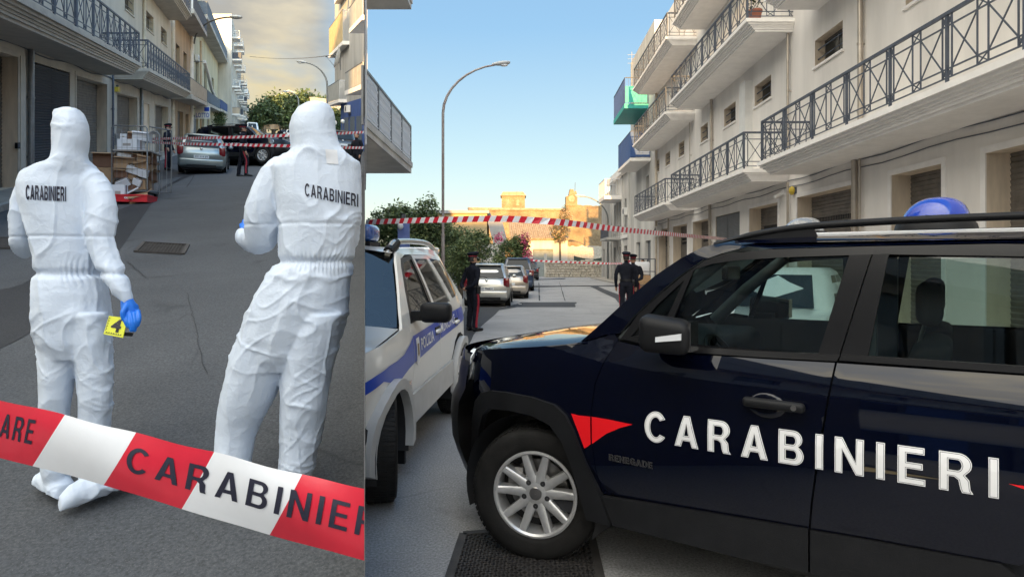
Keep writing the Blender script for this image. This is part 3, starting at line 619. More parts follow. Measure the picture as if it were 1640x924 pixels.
def panel_balcony(parent, f, u0, u1, dep, wb, h, m, slabm='trim', th=0.2, bars=False):
    b = MB().box(u0, u1, 0.0, dep, wb, wb + th, f).obj('balcony', M[slabm], parent); wt = wb + th
    if bars:
        mb = MB(); k = int((u1 - u0) / 0.16)
        for i in range(k + 1): u = u0 + (u1 - u0) * i / k; mb.bar(f(u, dep - 0.04, wt), f(u, dep - 0.04, wt + h), 0.025)
        for n_ in range(int(dep / 0.16)):
            for u in (u0 + 0.02, u1 - 0.02): mb.bar(f(u, n_ * 0.16, wt), f(u, n_ * 0.16, wt + h), 0.02)
        tag(mb.obj('baluster_row', M[m], b), kind='stuff')
    else:
        k = max(1, round((u1 - u0) / 1.5)); L = (u1 - u0) / k
        for i in range(k): MB().box(u0 + i * L + 0.03, u0 + (i + 1) * L - 0.03, dep - 0.06, dep - 0.03, wt + 0.06, wt + h - 0.05, f).obj('panel', M[m], b)
        MB().box(u0 + 0.01, u0 + 0.04, 0.05, dep - 0.07, wt + 0.06, wt + h - 0.05, f).obj('panel', M[m], b); MB().box(u1 - 0.04, u1 - 0.01, 0.05, dep - 0.07, wt + 0.06, wt + h - 0.05, f).obj('panel', M[m], b)
    mb = MB(); mb.box(u0, u1, dep - 0.07, dep - 0.02, wt + h - 0.05, wt + h, f); mb.box(u0, u0 + 0.05, 0, dep - 0.07, wt + h - 0.05, wt + h, f); mb.box(u1 - 0.05, u1, 0, dep - 0.07, wt + h - 0.05, wt + h, f); mb.obj('handrail', M['rail'] if m not in ('rail_w',) else M['rail_w'], b)
    return b
def house(name, label, f, u0, u1, h, ops, wall='stucco', reveal='trav', back=-9, group=None, base=-0.3):
    t = thing(name, label, 'building', f((u0 + u1) / 2, -3, 0), 0, group); t.location = (0, 0, 0)
    mb = MB(); wall_cells(mb, f, u0, u1, base, h, ops)
    for o in ops: opening_reveal(mb, f, o)
    mb.quad(f(u0, 0, base), f(u0, back, base), f(u0, back, h), f(u0, 0, h)); mb.quad(f(u1, 0, base), f(u1, 0, h), f(u1, back, h), f(u1, back, base)); mb.quad(f(u0, back, base), f(u1, back, base), f(u1, back, h), f(u0, back, h)); mb.quad(f(u0, 0, h), f(u0, back, h), f(u1, back, h), f(u1, 0, h))
    me = mb.mesh('wall', [M[wall], M[reveal]]); link('wall', me, t)
    return t
def ac_unit(f, u, w, n=0.02, parent=None, wd=0.8, label='white air conditioner box on a building wall'):
    t = thing('air_conditioner', label, 'air conditioner', f(u, n, w)); t.location = (0, 0, 0)
    MB().box(u, u + wd, n + 0.05, n + 0.36, w, w + 0.58, f).obj('casing', M['white_p'], t)
    mb = MB(); c = u + wd * 0.42
    for k in range(5):
        r = 0.05 + 0.045 * k; pts = [f(c + r * cos(a), n + 0.37, w + 0.29 + r * sin(a)) for a in np.linspace(0, 2 * pi, 17)]; mb.tube(pts, 0.008, 4)
    mb.obj('fan_grille', M['rail'], t); MB().box(u, u + wd, n, n + 0.05, w - 0.06, w - 0.02, f).obj('bracket', M['steel'], t); return t

# ---- cream apartment row on the right
garages = [(8.2, 10.9), (12.05, 13.7), (15.3, 18.4), (19.8, 22.3), (27.1, 29.7), (30.7, 33.6), (34.8, 37.2)]
ops = [(a, b, 0.13, 3.5, 0.45) for a, b in garages]
wins = [(11.7, 13.2), (15.8, 17.3), (20.35, 21.8), (23.75, 25.1), (27.3, 28.4), (31.3, 32.4), (34.3, 35.4), (37.0, 37.9)]
wops = [(a, b, 6.98, 7.72, 0.30) for a, b in wins]
ops2 = ops + wops + [(23.3, 26.2, 0.9, 3.5, 0.06)]
R = house('apartment_building', 'long cream apartment building with dark iron balconies along the pavement', fR, -22, 38.3, 15.5, ops2)
for k, o in enumerate(ops):
    s = shutter(R, fR, o, M['shutter']); frame_trim(R, fR, o, M['trim'])
    # perforated row high on the shutter
    mb = MB(); 
    for r in range(2):
        x = o[0] + 0.35
        while x < o[1] - 0.3: mb.box(x, x + 0.035, -0.45 + 0.035, -0.45 + 0.048, 2.55 + r * 0.2, 2.67 + r * 0.2, fR); x += 0.09
    tag(mb.obj('ventilation_slot', M['dark'], s), kind='stuff')
for o in wops: window(R, fR, o, 2)
shutter(R, fR, (23.32, 24.73, 0.92, 3.48, 0.06), M['louvre'], 0.055, 'louvre_door', False); shutter(R, fR, (24.78, 26.18, 0.92, 3.48, 0.06), M['louvre'], 0.055, 'louvre_door', False)
for u, a, b, r, m in ((14.8, 4.45, 15, 0.06, 'pipe'), (15.05, 0.13, 4.05, 0.075, 'pipe'), (14.83, 0.13, 4.05, 0.03, 'pipe'), (18.85, 4.45, 8.5, 0.035, 'pipe'), (18.85, 0.13, 4.0, 0.035, 'pipe'), (26.5, 4.45, 8.5, 0.06, 'pipe'), (26.7, 0.13, 4.05, 0.06, 'pipe'), (29.9, 4.4, 8.5, 0.02, 'pipe'), (37.4, 0.13, 12, 0.07, 'pipe_c'), (34.3, 0.13, 4, 0.05, 'pipe')): pipe(R, fR, u, a, b, r, m)
MB().box(22.0, 22.6, 0.0, 0.26, 4.7, 8.0, fR).obj('duct_box', M['white_p'], R)
mb = MB(); 
for w in (4.05, 3.86): mb.tube([fR(u, 0.03, w + 0.03 * sin(u * 1.7)) for u in np.arange(6, 38, 0.8)], 0.012, 5)
mb.obj('cable', M['rail'], R)
iron_balcony(R, fR, 5.2, 17.7, 1.4, 4.06, 4.42, 5.54, bay=1.6); iron_balcony(R, fR, 18.9, 28.4, 1.4, 4.06, 4.42, 5.54, bay=1.5); iron_balcony(R, fR, 29.4, 37.6, 1.4, 4.06, 4.42, 5.54, bay=1.5, simple=True)
iron_balcony(R, fR, 5.2, 17.2, 1.4, 8.5, 8.86, 9.98, bay=1.6); iron_balcony(R, fR, 18.6, 28.3, 1.4, 8.5, 8.86, 9.98, bay=1.5); iron_balcony(R, fR, 29.3, 37.8, 1.4, 8.3, 8.66, 9.8, bay=1.5, simple=True)
iron_balcony(R, fR, 18.6, 27.8, 1.4, 11.9, 12.26, 13.4, bay=1.5, simple=True); iron_balcony(R, fR, 29.0, 37.8, 1.4, 11.7, 12.06, 13.2, bay=1.5, simple=True)
for u, w in ((8.5, 4.42), (13.5, 4.42), (19.2, 8.86), (24, 8.86), (30, 8.66), (34.5, 8.66), (30, 12.06), (34.5, 12.06), (20, 12.26)):   # balcony doors seen through the rails
    pass
# security camera and yellow siren
t = thing('security_camera', 'small white security camera under the balcony beside a yellow siren', 'camera'); MB().tube([fR(19.35, 0.05, 3.75), fR(19.35, 0.3, 3.6)], 0.05, 8).obj('housing', M['white_p'], t); MB().box(19.3, 19.4, 0, 0.08, 3.7, 3.85, fR).obj('bracket', M['white_p'], t)
t = thing('alarm_siren', 'round yellow alarm siren fixed to the cream wall', 'siren'); mb = MB(); c = Vector(fR(18.55, 0.1, 3.72)); mb.ball(c, 0.13, sc=(0.6, 1, 1)).obj('dome', M['yellow'], t, 60); MB().box(18.45, 18.65, 0, 0.07, 3.62, 3.82, fR).obj('bracket', M['rail'], t)
t = thing('flower_pot', 'terracotta pot with a leafy plant on the upper balcony corner', 'pot'); c = Vector(fR(18.95, 1.05, 8.862))
MB().lathe([(0.01, 0), (0.15, 0), (0.2, 0.3), (0.22, 0.3), (0.22, 0.36), (0.17, 0.36)], 16, Matrix.Translation(c)).obj('pot', M['terra'], t, 40)
mb = MB(); 
for k in range(60):
    a = rng.uniform(0, 6.28); r = rng.uniform(0.02, 0.2); p = c + Vector((r * cos(a), r * sin(a), rng.uniform(0.36, 0.75))); d = Vector((cos(a), sin(a), rng.uniform(0.2, 1))).normalized() * 0.12; s = d.cross(Vector((0, 0, 1))).normalized() * 0.03; mb.quad(p, p + d * 0.5 + s, p + d, p + d * 0.5 - s)
mb.obj('foliage', M['leaf1'], t)
ac_unit(fR, 36.0, 3.1, label='white air conditioner above the last garage of the cream building')

# ---- next houses on the right
def fR2(u, n, w): return (8.1 - n + 0.017 * u, u, w)
H2 = house('apartment_building', 'white apartment building with teal and blue panelled balconies beyond the cream row', fR2, 38.4, 46.8, 16.5, [(39.5, 41.2, 0.13, 3.0, 0.2), (43, 44.5, 0.13, 3.0, 0.2), (40, 41, 5.2, 7.2, 0.2)], 'white_st', 'white_st')
for o in ((39.5, 41.2, 0.13, 3.0, 0.2), (43, 44.5, 0.13, 3.0, 0.2)): shutter(H2, fR2, o, M['louvre'], 0.12)
window(H2, fR2, (40, 41, 5.2, 7.2, 0.2), 0)
panel_balcony(H2, fR2, 40.2, 45.0, 1.55, 11.5, 1.7, 'panel_u', 'panel_t', 0.3, True); MB().box(40.12, 40.17, 0.1, 1.5, 11.85, 12.9, fR2).obj('screen', M['panel_t'], H2); panel_balcony(H2, fR2, 39.5, 44.6, 1.3, 8.0, 1.7, 'panel_u', 'trim')
mb = MB(); mb.tube([fR2(44, 0.4, 13.0), fR2(44, 0.4, 16.4)], 0.018, 6)
for w in (15.6, 15.9, 16.2): mb.tube([fR2(44, 0.15, w), fR2(44, 0.7, w)], 0.009, 5)
mb.obj('aerial', M['steel'], H2)
ow = [(48.5, 49.8, 0.13, 2.9, 0.25), (51.2, 52.4, 0.13, 2.9, 0.25), (54, 55.6, 0.13, 2.9, 0.25), (48.7, 49.6, 4.2, 6.6, 0.22), (51.3, 52.2, 4.2, 6.6, 0.22), (54.3, 55.2, 4.2, 6.6, 0.22)]
H3 = house('town_house', 'weathered white town house with pilasters and a small corner balcony', fR2, 46.9, 57.5, 9.4, ow, 'white_st', 'grey_st')
for o in ow[:3]: shutter(H3, fR2, o, M['shutter'], 0.14)
for o in ow[3:]: window(H3, fR2, o, 0)
for u in (47.2, 50.4, 53.1, 56.6): MB().box(u, u + 0.42, 0.002, 0.1, 0, 8.6, fR2).obj('pilaster', M['white_st'], H3)
MB().box(46.9, 57.5, 0.003, 0.35, 8.6, 9.1, fR2).obj('cornice', M['trim'], H3); MB().box(47.6, 56, 0.003, 0.12, 3.5, 3.75, fR2).obj('string_course', M['trim'], H3)
panel_balcony(H3, fR2, 50.5, 54.2, 1.5, 6.7, 1.35, 'rail_w', 'trim', 0.3, True); panel_balcony(H3, fR2, 51, 55.5, 1.2, 3.45, 0.9, 'rail', 'grey_st', 0.2, True)
ac_unit(fR2, 47.6, 5.2, label='white air conditioner on the weathered white town house')
H4 = house('town_house', 'narrow grey town house at the end of the pavement', fR2, 57.6, 64, 8.2, [(59, 60.4, 0.13, 2.9, 0.2), (61.6, 62.8, 0.13, 2.9, 0.2), (59.2, 60.2, 4.2, 6.2, 0.2)], 'grey_st', 'grey_st')
for o in ((59, 60.4, 0.13, 2.9, 0.2), (61.6, 62.8, 0.13, 2.9, 0.2)): shutter(H4, fR2, o, M['shutter'], 0.14)
window(H4, fR2, (59.2, 60.2, 4.2, 6.2, 0.2), 0)

# ---- block on the left of the level street: only its balconies reach into view, hung on the retaining wall
def fB(u, n, w): return (DIV * u + 0.006 + n, u, w)
Bk = thing('balcony_block', 'pale building side with two white railed balconies over the police car', 'building')
MB().box(10.6, 17.3, 0.0, 0.03, 3.6, 9.9, fB).obj('wall', M['trim'], Bk)
def fBb(u, n, w): return (-2.76 + 0.01 * (u - 17.2) - n, u, w)     # n measured inwards from the street edge
for wb, h in ((4.06, 1.0), (8.6, 1.0)):
    mb = MB()
    u0, u1 = 12.0, 17.35
    def xin(u): return DIV * u + 0.02
    for a, b, d in ((wb, wb + 0.16, 0.03), (wb + 0.16, wb + 0.3, 0.0)):
        vs = [(xin(u0), u0, a), (fBb(u0, d, 0)[0], u0, a), (fBb(u1, d, 0)[0], u1 - d, a), (xin(u1 - d), u1 - d, a)]; vs += [(x, y, b) for x, y, _ in vs]
        mb.add(vs, ((3, 2, 1, 0), (4, 5, 6, 7), (0, 1, 5, 4), (1, 2, 6, 5), (2, 3, 7, 6), (3, 0, 4, 7)))
    b = mb.obj('balcony', M['white_st'], Bk); wt = wb + 0.3
    MB().bar(fBb(u0, 0.06, wt + h), fBb(u1, 0.06, wt + h), 0.05).bar(fBb(u1, 0.06, wt + h), (xin(u1), u1 - 0.05, wt + h), 0.05).obj('handrail', M['steel'], b)
    mb = MB(); mb.bar(fBb(u0, 0.06, wt + 0.08), fBb(u1, 0.06, wt + 0.08), 0.03).bar(fBb(u1, 0.06, wt + 0.08), (xin(u1), u1 - 0.05, wt + 0.08), 0.03); mb.obj('rail_bar', M['rail_w'], b)
    for i in range(5):
        u = u0 + (u1 - u0) * i / 4; MB().bar(fBb(u, 0.06, wt - 0.12), fBb(u, 0.06, wt + h), 0.045).obj('post', M['steel'], b)
        if i == 4: break
        L = (u1 - u0) / 4; mb = MB(); k = 12                     # scrolled ironwork
        for j in range(k):
            c = u + L * (j + 0.5) / k
            mb.bar(fBb(u + L * j / k, 0.06, wt + 0.08), fBb(u + L * j / k, 0.06, wt + h), 0.014)
            for zc in (0.25, 0.5, 0.75):
                pts = [fBb(c + 0.055 * cos(t), 0.06, wt + zc + 0.11 * sin(t)) for t in np.linspace(0, 2 * pi, 9)]; mb.tube(pts, 0.009, 4)
        mb.obj('scroll_panel', M['rail_w'], b)
        MB().box(u + 0.05, u + L - 0.05, 0.075, 0.085, wt + 0.1, wt + h - 0.06, fBb).obj('privacy_screen', M['trim'], b)

# ---- far end of the level street
def block(name, x0, x1, y0, y1, z0, z1, m, parent): return MB().box(x0, x1, y0, y1, z0, z1).obj(name, M[m], parent)
t = thing('stone_wall', 'rough rubble stone wall closing the end of the street', 'wall')
x = 3.9; k = 0
rr = random.Random(11)
core = block('core', 3.7, 10.9, 66.15, 66.5, 0, 1.55, 'rubble', t)
for row in range(6):
    x = 3.7 + rr.uniform(-0.2, 0)
    while x < 10.9:
        w = rr.uniform(0.25, 0.6); h = 0.28; a = rr.uniform(-0.03, 0.03)
        me = MB().box(x, x + w - 0.03, 66.0 + rr.uniform(-0.05, 0.05), 66.2, row * h, row * h + h - 0.025 + rr.uniform(0, 0.02) + (rr.uniform(0, 0.25) if row == 5 else 0)).mesh('stone', [M['rubble']]); link('stone', bevel(me, 0.03, 1), t); x += w
rw = thing('ruined_church', 'sunlit golden ruined stone church wall with a broken bell gable', 'ruin')
def ragged(name, x0, x1, y0, y1, z0, ztop, m, parent, n=24, amp=0.25, seed=1):
    r = random.Random(seed); mb = MB(); xs = np.linspace(x0, x1, n); zs = [ztop(x) + r.uniform(-amp, amp) for x in xs]
    poly = [(x0, z0)] + list(zip(xs, zs)) + [(x1, z0)]
    mb.prism(poly, y0, y1, lambda a, b, d: (a, d, b)); return mb.obj(name, M[m], parent)
ragged('wall', 6.7, 14.5, 78, 79.2, 0, lambda x: 8.75 - 0.02 * (x - 6), 'ruin', rw, 26, 0.12, 2)
ragged('low_wall', 6.0, 12.2, 73, 73.6, 0, lambda x: 3.5, 'rubble', rw, 18, 0.12, 8)
ragged('bell_gable', 6.75, 8.15, 77.9, 79.3, 8.6, lambda x: 10.2 + (0.35 if 7.2 < x < 8 else -0.45), 'ruin', rw, 9, 0.22, 5)
mb = MB(); mb.tube([(7.45, 77.85, 9.5 + 0) , (7.45, 77.88, 9.5)], 0.4, 14); mb.obj('round_opening', M['tile'], rw)
mb = MB(); mb.tube([(7.9, 78.5, 10.3), (7.95, 78.5, 11.6)], 0.03, 5); mb.obj('rod', M['rail'], rw)
ch = thing('church', 'sunlit church building with a low tower behind the tiled garage', 'church')
block('nave', -6.5, 10.5, 96, 110, 0, 9.6, 'ruin', ch); mb = MB(); mb.prism([(-6.8, 9.6), (10.6, 9.6), (10.6, 9.8), (-6.8, 10.0)], 95.8, 104, lambda a, b, d: (a, d, b)); mb.obj('roof', M['tile'], ch)
block('tower', -1.6, 2.0, 97, 101, 9.4, 11.9, 'ruin', ch); mb = MB(); mb.prism([(-1.8, 11.9), (2.2, 11.9), (1.7, 12.5), (-1.4, 12.5)], 96.8, 101.2, lambda a, b, d: (a, d, b)); mb.obj('tower_roof', M['tile'], ch)
for x in (-0.9, 0.7): block('window', x, x + 0.45, 96.96, 97.0, 10.4, 11.3, 'tile', ch)
ga = thing('garage', 'low garage with a corrugated tiled roof and grey roller door', 'garage')
gop = [(2.4, 4.75, 0, 3.1, 0.25)]
fG = lambda u, n, w: (u, 72 - n, w)
mb = MB(); wall_cells(mb, fG, 0.2, 6.4, 0, 4.2, gop); opening_reveal(mb, fG, gop[0]); mb.quad(fG(6.4, 0, 0), fG(6.4, -8, 0), fG(6.4, -8, 4.2), fG(6.4, 0, 4.2)); mb.quad(fG(0.2, 0, 0), fG(0.2, -8, 0), fG(0.2, -8, 4.2), fG(0.2, 0, 4.2)); link('wall', mb.mesh('wall', [M['garage_w'], M['garage_w']]), ga)
shutter(ga, fG, gop[0], M['metal_gate'], 0.16)
for k in range(27):                                           # ridged roof rows
    x = 0.0 + k * 0.25; MB().tube([(x, 71.7, 4.25), (x - 0.3, 80, 6.8)], 0.13, 6).obj('tile_row', M['tile'], ga)
mb = MB(); mb.quad((-0.2, 71.7, 4.2), (6.6, 71.7, 4.2), (6.3, 80, 6.75), (-0.5, 80, 6.75)); mb.obj('roof_deck', M['tile'], ga)
gt = thing('iron_gate', 'grey iron gate beside the rubble wall', 'gate')
for k in range(14): MB().bar((1.7 + k * 0.15, 66.3, 0.05), (1.7 + k * 0.15, 66.3, 2.0), 0.03).obj('bar', M['metal_gate'], gt)
MB().box(1.65, 3.7, 66.28, 66.32, 0.1, 0.75).obj('panel', M['metal_gate'], gt); MB().box(1.65, 3.7, 66.27, 66.33, 1.95, 2.02).obj('top_rail', M['metal_gate'], gt); MB().box(3.42, 3.7, 66.1, 66.5, 0, 2.5).obj('gate_post', M['garage_w'], gt)
ho = thing('flat_roofed_house', 'ochre flat roofed house with a grey sloping side behind the hedge', 'house')
block('wall', -8.5, -2.2, 55, 60, 0, 5.9, 'panel_y', ho); block('roof_edge', -8.8, -2.0, 54.7, 60.2, 5.9, 6.15, 'grey_st', ho)
mb = MB(); mb.add([(-2.2, 54.9, 5.4), (-0.9, 54.9, 5.4), (-0.3, 54.9, 3.0), (-1.6, 54.9, 3.0), (-2.2, 60, 5.4), (-0.9, 60, 5.4), (-0.3, 60, 3.0), (-1.6, 60, 3.0)], ((0, 1, 2, 3), (4, 7, 6, 5), (0, 4, 5, 1), (1, 5, 6, 2), (2, 6, 7, 3), (3, 7, 4, 0))); mb.obj('sloping_panel', M['grey_st'], ho)
block('porch', -2.6, -0.6, 52, 55, 0, 3.1, 'garage_w', ho)
# draped shade net on the rubble wall
mb = MB(); n = 16
for i in range(n):
    for j in range(3):
        def q(i, j): x = 6.6 + 5.4 * i / n; return (x, 66.7 + 0.12 * sin(i * 1.3), 1.55 + (0.75 - 0.45 * sin(pi * i / n * 1.3)) * (1 - j / 3) + 0.25 * (i / n) * (3 - j) / 3)
        mb.quad(q(i, j), q(i + 1, j), q(i + 1, j + 1), q(i, j + 1))
tag(mb.obj('shade_net', M['net']), 'dark shade net sagging behind the rubble wall', 'net')
t = thing('board_fence', 'dull grey fence on a low wall beside the hedge', 'fence'); 
MB().box(-3.75, -3.5, 24, 50, 0, 0.9).obj('low_wall', M['garage_w'], t)
for k in range(58): MB().box(-3.66, -3.62, 24.1 + k * 0.44, 24.5 + k * 0.44, 0.9, 2.25).obj('board', M['fence'], t)
for k in range(6): MB().box(-3.72, -3.5, 24 + k * 5, 24.12 + k * 5, 0.9, 2.35).obj('post', M['fence'], t)
# unseen building added behind the viewer to keep the street in shade
bk = thing('apartment_block', 'tall unseen block added behind the viewer to shade the street', 'building')
block('wall', -160, 90, -112, -100, 5, 28.8, 'grey_st', bk); block('tower', -120, -20, -111, -100.5, 28.8, 46, 'grey_st', bk); block('ground_floor', -160, 90, -112, -100.02, 0, 5, 'blue_st', bk)  # tower added to keep sun off the block across the climbing street
for k in range(18):
    for z in (4.6, 8.2, 11.8):
        block('window', -45 + k * 5, -43.4 + k * 5, -100.06, -99.98, z * 1.5, z * 1.5 + 2, 'pane', bk)

# row on the left of the level street behind the viewer, mirrored in the police suv's windows
def fK(u, n, w): return (-10.5 + n, u, w)
kops = [(-8, -5.5, 0.1, 3.0, 0.3), (-13, -10.5, 0.1, 3.0, 0.3), (-18, -15.5, 0.1, 3.0, 0.3)]; kw = [(-8, -6.4, 5.2, 7.4, 0.2), (-13, -11.4, 5.2, 7.4, 0.2), (-18, -16.4, 5.2, 7.4, 0.2)]
KB = house('apartment_building', 'blue and grey balconied building on the side street corner facing the cream row', fK, -30, -2.5, 11.5, kops + kw, 'grey_st', 'grey_st')
mb = MB(); wall_cells(mb, lambda u, n, w: fK(u, n + 0.02, w), -29.9, -2.6, 0.02, 3.6, kops); mb.obj('painted_front', M['blue_st'], KB)
for o in kops: shutter(KB, fK, o, M['shutter_d'], 0.12)
for o in kw: window(KB, fK, o, 0, 'trim_l')
panel_balcony(KB, fK, -20, -4, 1.3, 3.9, 1.1, 'panel_g', 'grey_st', 0.3); panel_balcony(KB, fK, -20, -4, 1.3, 8.0, 1.1, 'panel_g', 'grey_st', 0.3)
ac_unit(fK, -9.6, 2.2, label='air conditioner on the blue painted front of the corner building')
# ------------------------------------------------------------------ climbing street, left row
lo = [(13.2, 16.1, 0.1, 3.45, 0.43), (21.3, 25.6, 0.1, 3.42, 0.43), (27.4, 32.0, 0.1, 3.2, 0.43), (33.9, 35.6, 0.1, 3.0, 0.12), (37.6, 43.0, 0.1, 3.1, 0.43)]
lw = [(a, b, 7.2, 8.2, 0.3) for a, b in ((18.5, 20), (23.5, 25), (29.1, 31.2), (34.6, 37.1), (40, 42.5))]
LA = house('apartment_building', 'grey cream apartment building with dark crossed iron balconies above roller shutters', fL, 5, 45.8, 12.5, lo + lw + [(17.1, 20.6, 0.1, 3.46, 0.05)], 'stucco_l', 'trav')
for k, o in enumerate(lo):
    if k == 3: MB().box(o[0], o[1], -0.1, -0.08, o[2], o[3], fL).obj('blank_panel', M['trav'], LA)
    else: shutter(LA, fL, o, M['shutter'], 0.1)
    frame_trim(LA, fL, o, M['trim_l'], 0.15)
for a, b in ((17.12, 18.8), (18.86, 20.58)): shutter(LA, fL, (a, b, 0.12, 3.44, 0.05), M['shutter_d'], 0.075, 'louvre_door', False)
MB().box(16.2, 16.55, 0.002, 0.05, 0.1, 3.5, fL).obj('pilaster', M['trim_l'], LA)
for o in lw: window(LA, fL, o, 2, 'trim_l')
for u, a, b, r, m in ((16.8, 0.12, 3.8, 0.075, 'steel'), (26.3, 0.12, 3.9, 0.045, 'rail'), (32.8, 0.12, 3.8, 0.075, 'steel'), (33.6, 4.3, 12, 0.08, 'pipe_c'), (44.9, 0.12, 12, 0.14, 'pipe_c'), (21.0, 4.3, 9, 0.05, 'steel')): pipe(LA, fL, u, a, b, r, m)
mb = MB(); mb.tube([fL(u, 0.03, 3.72 + 0.05 * sin(u * 1.3)) for u in np.arange(8, 45, 0.8)], 0.02, 5); mb.obj('cable', M['rail'], LA)
mb = MB(); mb.tube([fL(17.0, 0.08, w) for w in np.arange(1.2, 3.3, 0.3)], 0.012, 5); mb.obj('cable', M['white_p'], LA)
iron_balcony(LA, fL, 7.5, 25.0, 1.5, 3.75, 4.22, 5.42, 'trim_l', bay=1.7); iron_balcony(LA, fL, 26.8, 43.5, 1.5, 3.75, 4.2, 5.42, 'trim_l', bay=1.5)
iron_balcony(LA, fL, 27, 43.8, 1.5, 9.2, 9.6, 10.7, 'trim_l', bay=1.6, simple=True)
t = thing('alarm_siren', 'yellow alarm lamp box above a shutter on the climbing street', 'siren'); MB().box(27.0, 27.4, 0.0, 0.16, 3.22, 3.42, fL).obj('box', M['yellow'], t); MB().tube([fL(27.2, 0.08, 3.42), fL(27.2, 0.08, 3.5)], 0.05, 8).obj('cap', M['rail'], t)
t = thing('meter_box', 'pair of grey meter boxes on the pillar behind the roll cage', 'box')
MB().box(26.55, 27.2, 0.0, 0.14, 0.9, 1.4, fL).obj('cabinet', M['steel'], t); MB().box(26.6, 27.15, 0.14, 0.15, 0.95, 1.35, fL).obj('cabinet_door', M['louvre'], t)
t = thing('keypad', 'small black keypad on the pale pillar', 'keypad'); MB().box(15.0, 15.2, -0.43, -0.36, 1.1, 1.25, fL).obj('casing', M['plastic'], t); MB().box(15.03, 15.17, -0.358, -0.352, 1.13, 1.22, fL).obj('button', M['rail'], t); t.location = Vector(fL(16.1, 0.2, 0)) - Vector(fL(15.1, -0.2, 0))
oo = [(48.2, 51.8, 0.1, 3.0, 0.3), (47.3, 49.6, 6.6, 8.1, 0.3), (52.0, 54.4, 6.6, 8.1, 0.3), (53.5, 55.8, 0.1, 2.9, 0.3)]
LO = house('town_house', 'narrow orange plastered house between the grey cream and the pale yellow building', fL, 45.9, 57.8, 14.5, oo, 'orange_st', 'orange_st')
shutter(LO, fL, oo[0], M['shutter'], 0.12); shutter(LO, fL, oo[3], M['shutter'], 0.12)
for o in oo[1:3]: window(LO, fL, o, 0, 'trim_l')
panel_balcony(LO, fL, 44.2, 58.0, 1.5, 3.75, 1.2, 'panel_b', 'trim_l', 0.3); panel_balcony(LO, fL, 45.9, 57.8, 1.5, 10.1, 1.2, 'rail', 'grey_st', 0.35, True)
pipe(LO, fL, 57.4, 0.1, 14, 0.18, 'white_p')
yo = [(60, 65, 0.1, 3.0, 0.25), (68, 72, 0.1, 3.0, 0.25), (76, 80, 0.1, 3.0, 0.25), (62, 66, 5.2, 8.6, 0.25), (72, 76, 5.2, 8.6, 0.25), (84, 88, 5.2, 8.6, 0.25)]
LY = house('apartment_building', 'pale yellow apartment building with slate blue balcony panels', fL, 57.9, 97, 15.5, yo, 'yellow_st', 'yellow_st')
for o in yo[:3]: shutter(LY, fL, o, M['louvre'], 0.15)
for o in yo[3:]: window(LY, fL, o, 0, 'trim_l')
panel_balcony(LY, fL, 58.4, 78, 1.5, 3.8, 1.15, 'panel_n', 'trim_l', 0.3); panel_balcony(LY, fL, 79, 97, 1.5, 3.9, 1.2, 'cloth1', 'trim_l', 0.3); panel_balcony(LY, fL, 58.4, 97, 1.5, 11.9, 1.3, 'panel_n', 'grey_st', 0.35)
pipe(LY, fL, 66.8, 0.1, 11, 0.12, 'orange_st')
ac_unit(fL, 61, 8.3, wd=1.6, label='air conditioner above the rolled awning on the pale yellow building')
t = thing('rolled_awning', 'rolled white awning slung across the pale yellow balcony', 'awning'); MB().tube([fL(58.5, 1.2, 7.9), fL(62, 1.3, 6.8), fL(66, 1.3, 5.8), fL(74, 1.3, 5.0)], 0.16, 8).obj('roll', M['white_p'], t, 60); MB().bar(fL(58.5, 0, 7.9), fL(58.5, 1.2, 7.9), 0.06).obj('arm', M['steel'], t)
# projecting shop sign
t = thing('shop_sign', 'white projecting shop sign lettered lotto on the yellow building', 'sign'); u = 58.2
MB().box(u, u + 0.2, 0.35, 1.75, 2.55, 3.75, fL).obj('board', M['white_p'], t); MB().bar(fL(u + .1, 0, 3.5), fL(u + .1, 0.35, 3.5), 0.05).bar(fL(u + .1, 0, 2.8), fL(u + .1, 0.35, 2.8), 0.05).obj('bracket', M['rail'], t)
map_mesh(text_mesh('LOTTO', 1, 0.01), lambda x, y, z: Vector(fL(u - 0.012, 0.45 + 1.2 * x, 2.68 + 0.42 * y)), 'lettering', M['polblue'], t)
MB().box(u - 0.012, u - 0.004, 1.2, 1.65, 3.25, 3.62, fL).obj('emblem', M['polblue'], t)
def fL2(u, n, w): return (-4.1 + n - 0.407 * u, u, SL * u + w)
def tall_house(name, label, u0, u1, h, wall, lv, seed):
    r = random.Random(seed); ops = []; k = max(2, int((u1 - u0) / 7))
    for i in range(k):
        c = u0 + (i + 0.5) * (u1 - u0) / k
        for w in lv: ops.append((c - 0.9, c + 0.9, w + 0.35, w + 2.6, 0.25))
        ops.append((c - 1.2, c + 1.2, 0.1, 3.0, 0.3))
    t = house(name, label, fL2, u0, u1, h, ops, wall, wall, -10, 'pale houses up the climbing street')
    for o in ops:
        if o[2] < 0.2: shutter(t, fL2, o, M['louvre'], 0.3, slot=False)
        else: window(t, fL2, o, 0, 'trim_l', sill=False)
    for i in range(k):
        c = u0 + (i + 0.5) * (u1 - u0) / k
        for w in lv: panel_balcony(t, fL2, c - 2.4, c + 2.4, r.choice((1.2, 1.5, 1.7)), w, 1.0, r.choice(('rail_w', 'panel_g', 'rail_w', 'rail', 'panel_b')), 'trim', 0.25, r.random() < 0.6)
    return t
tall_house('apartment_building', 'tall weathered white apartment building with slab balconies beyond the yellow one', 97.2, 124, 19.5, 'white_st', (3.8, 8.2, 12.5, 16.0), 1)
tall_house('apartment_building', 'grey plastered apartment building with open slab balconies up the climbing street', 124.2, 152, 15.0, 'grey_st', (3.6, 7.4, 11.2), 2)
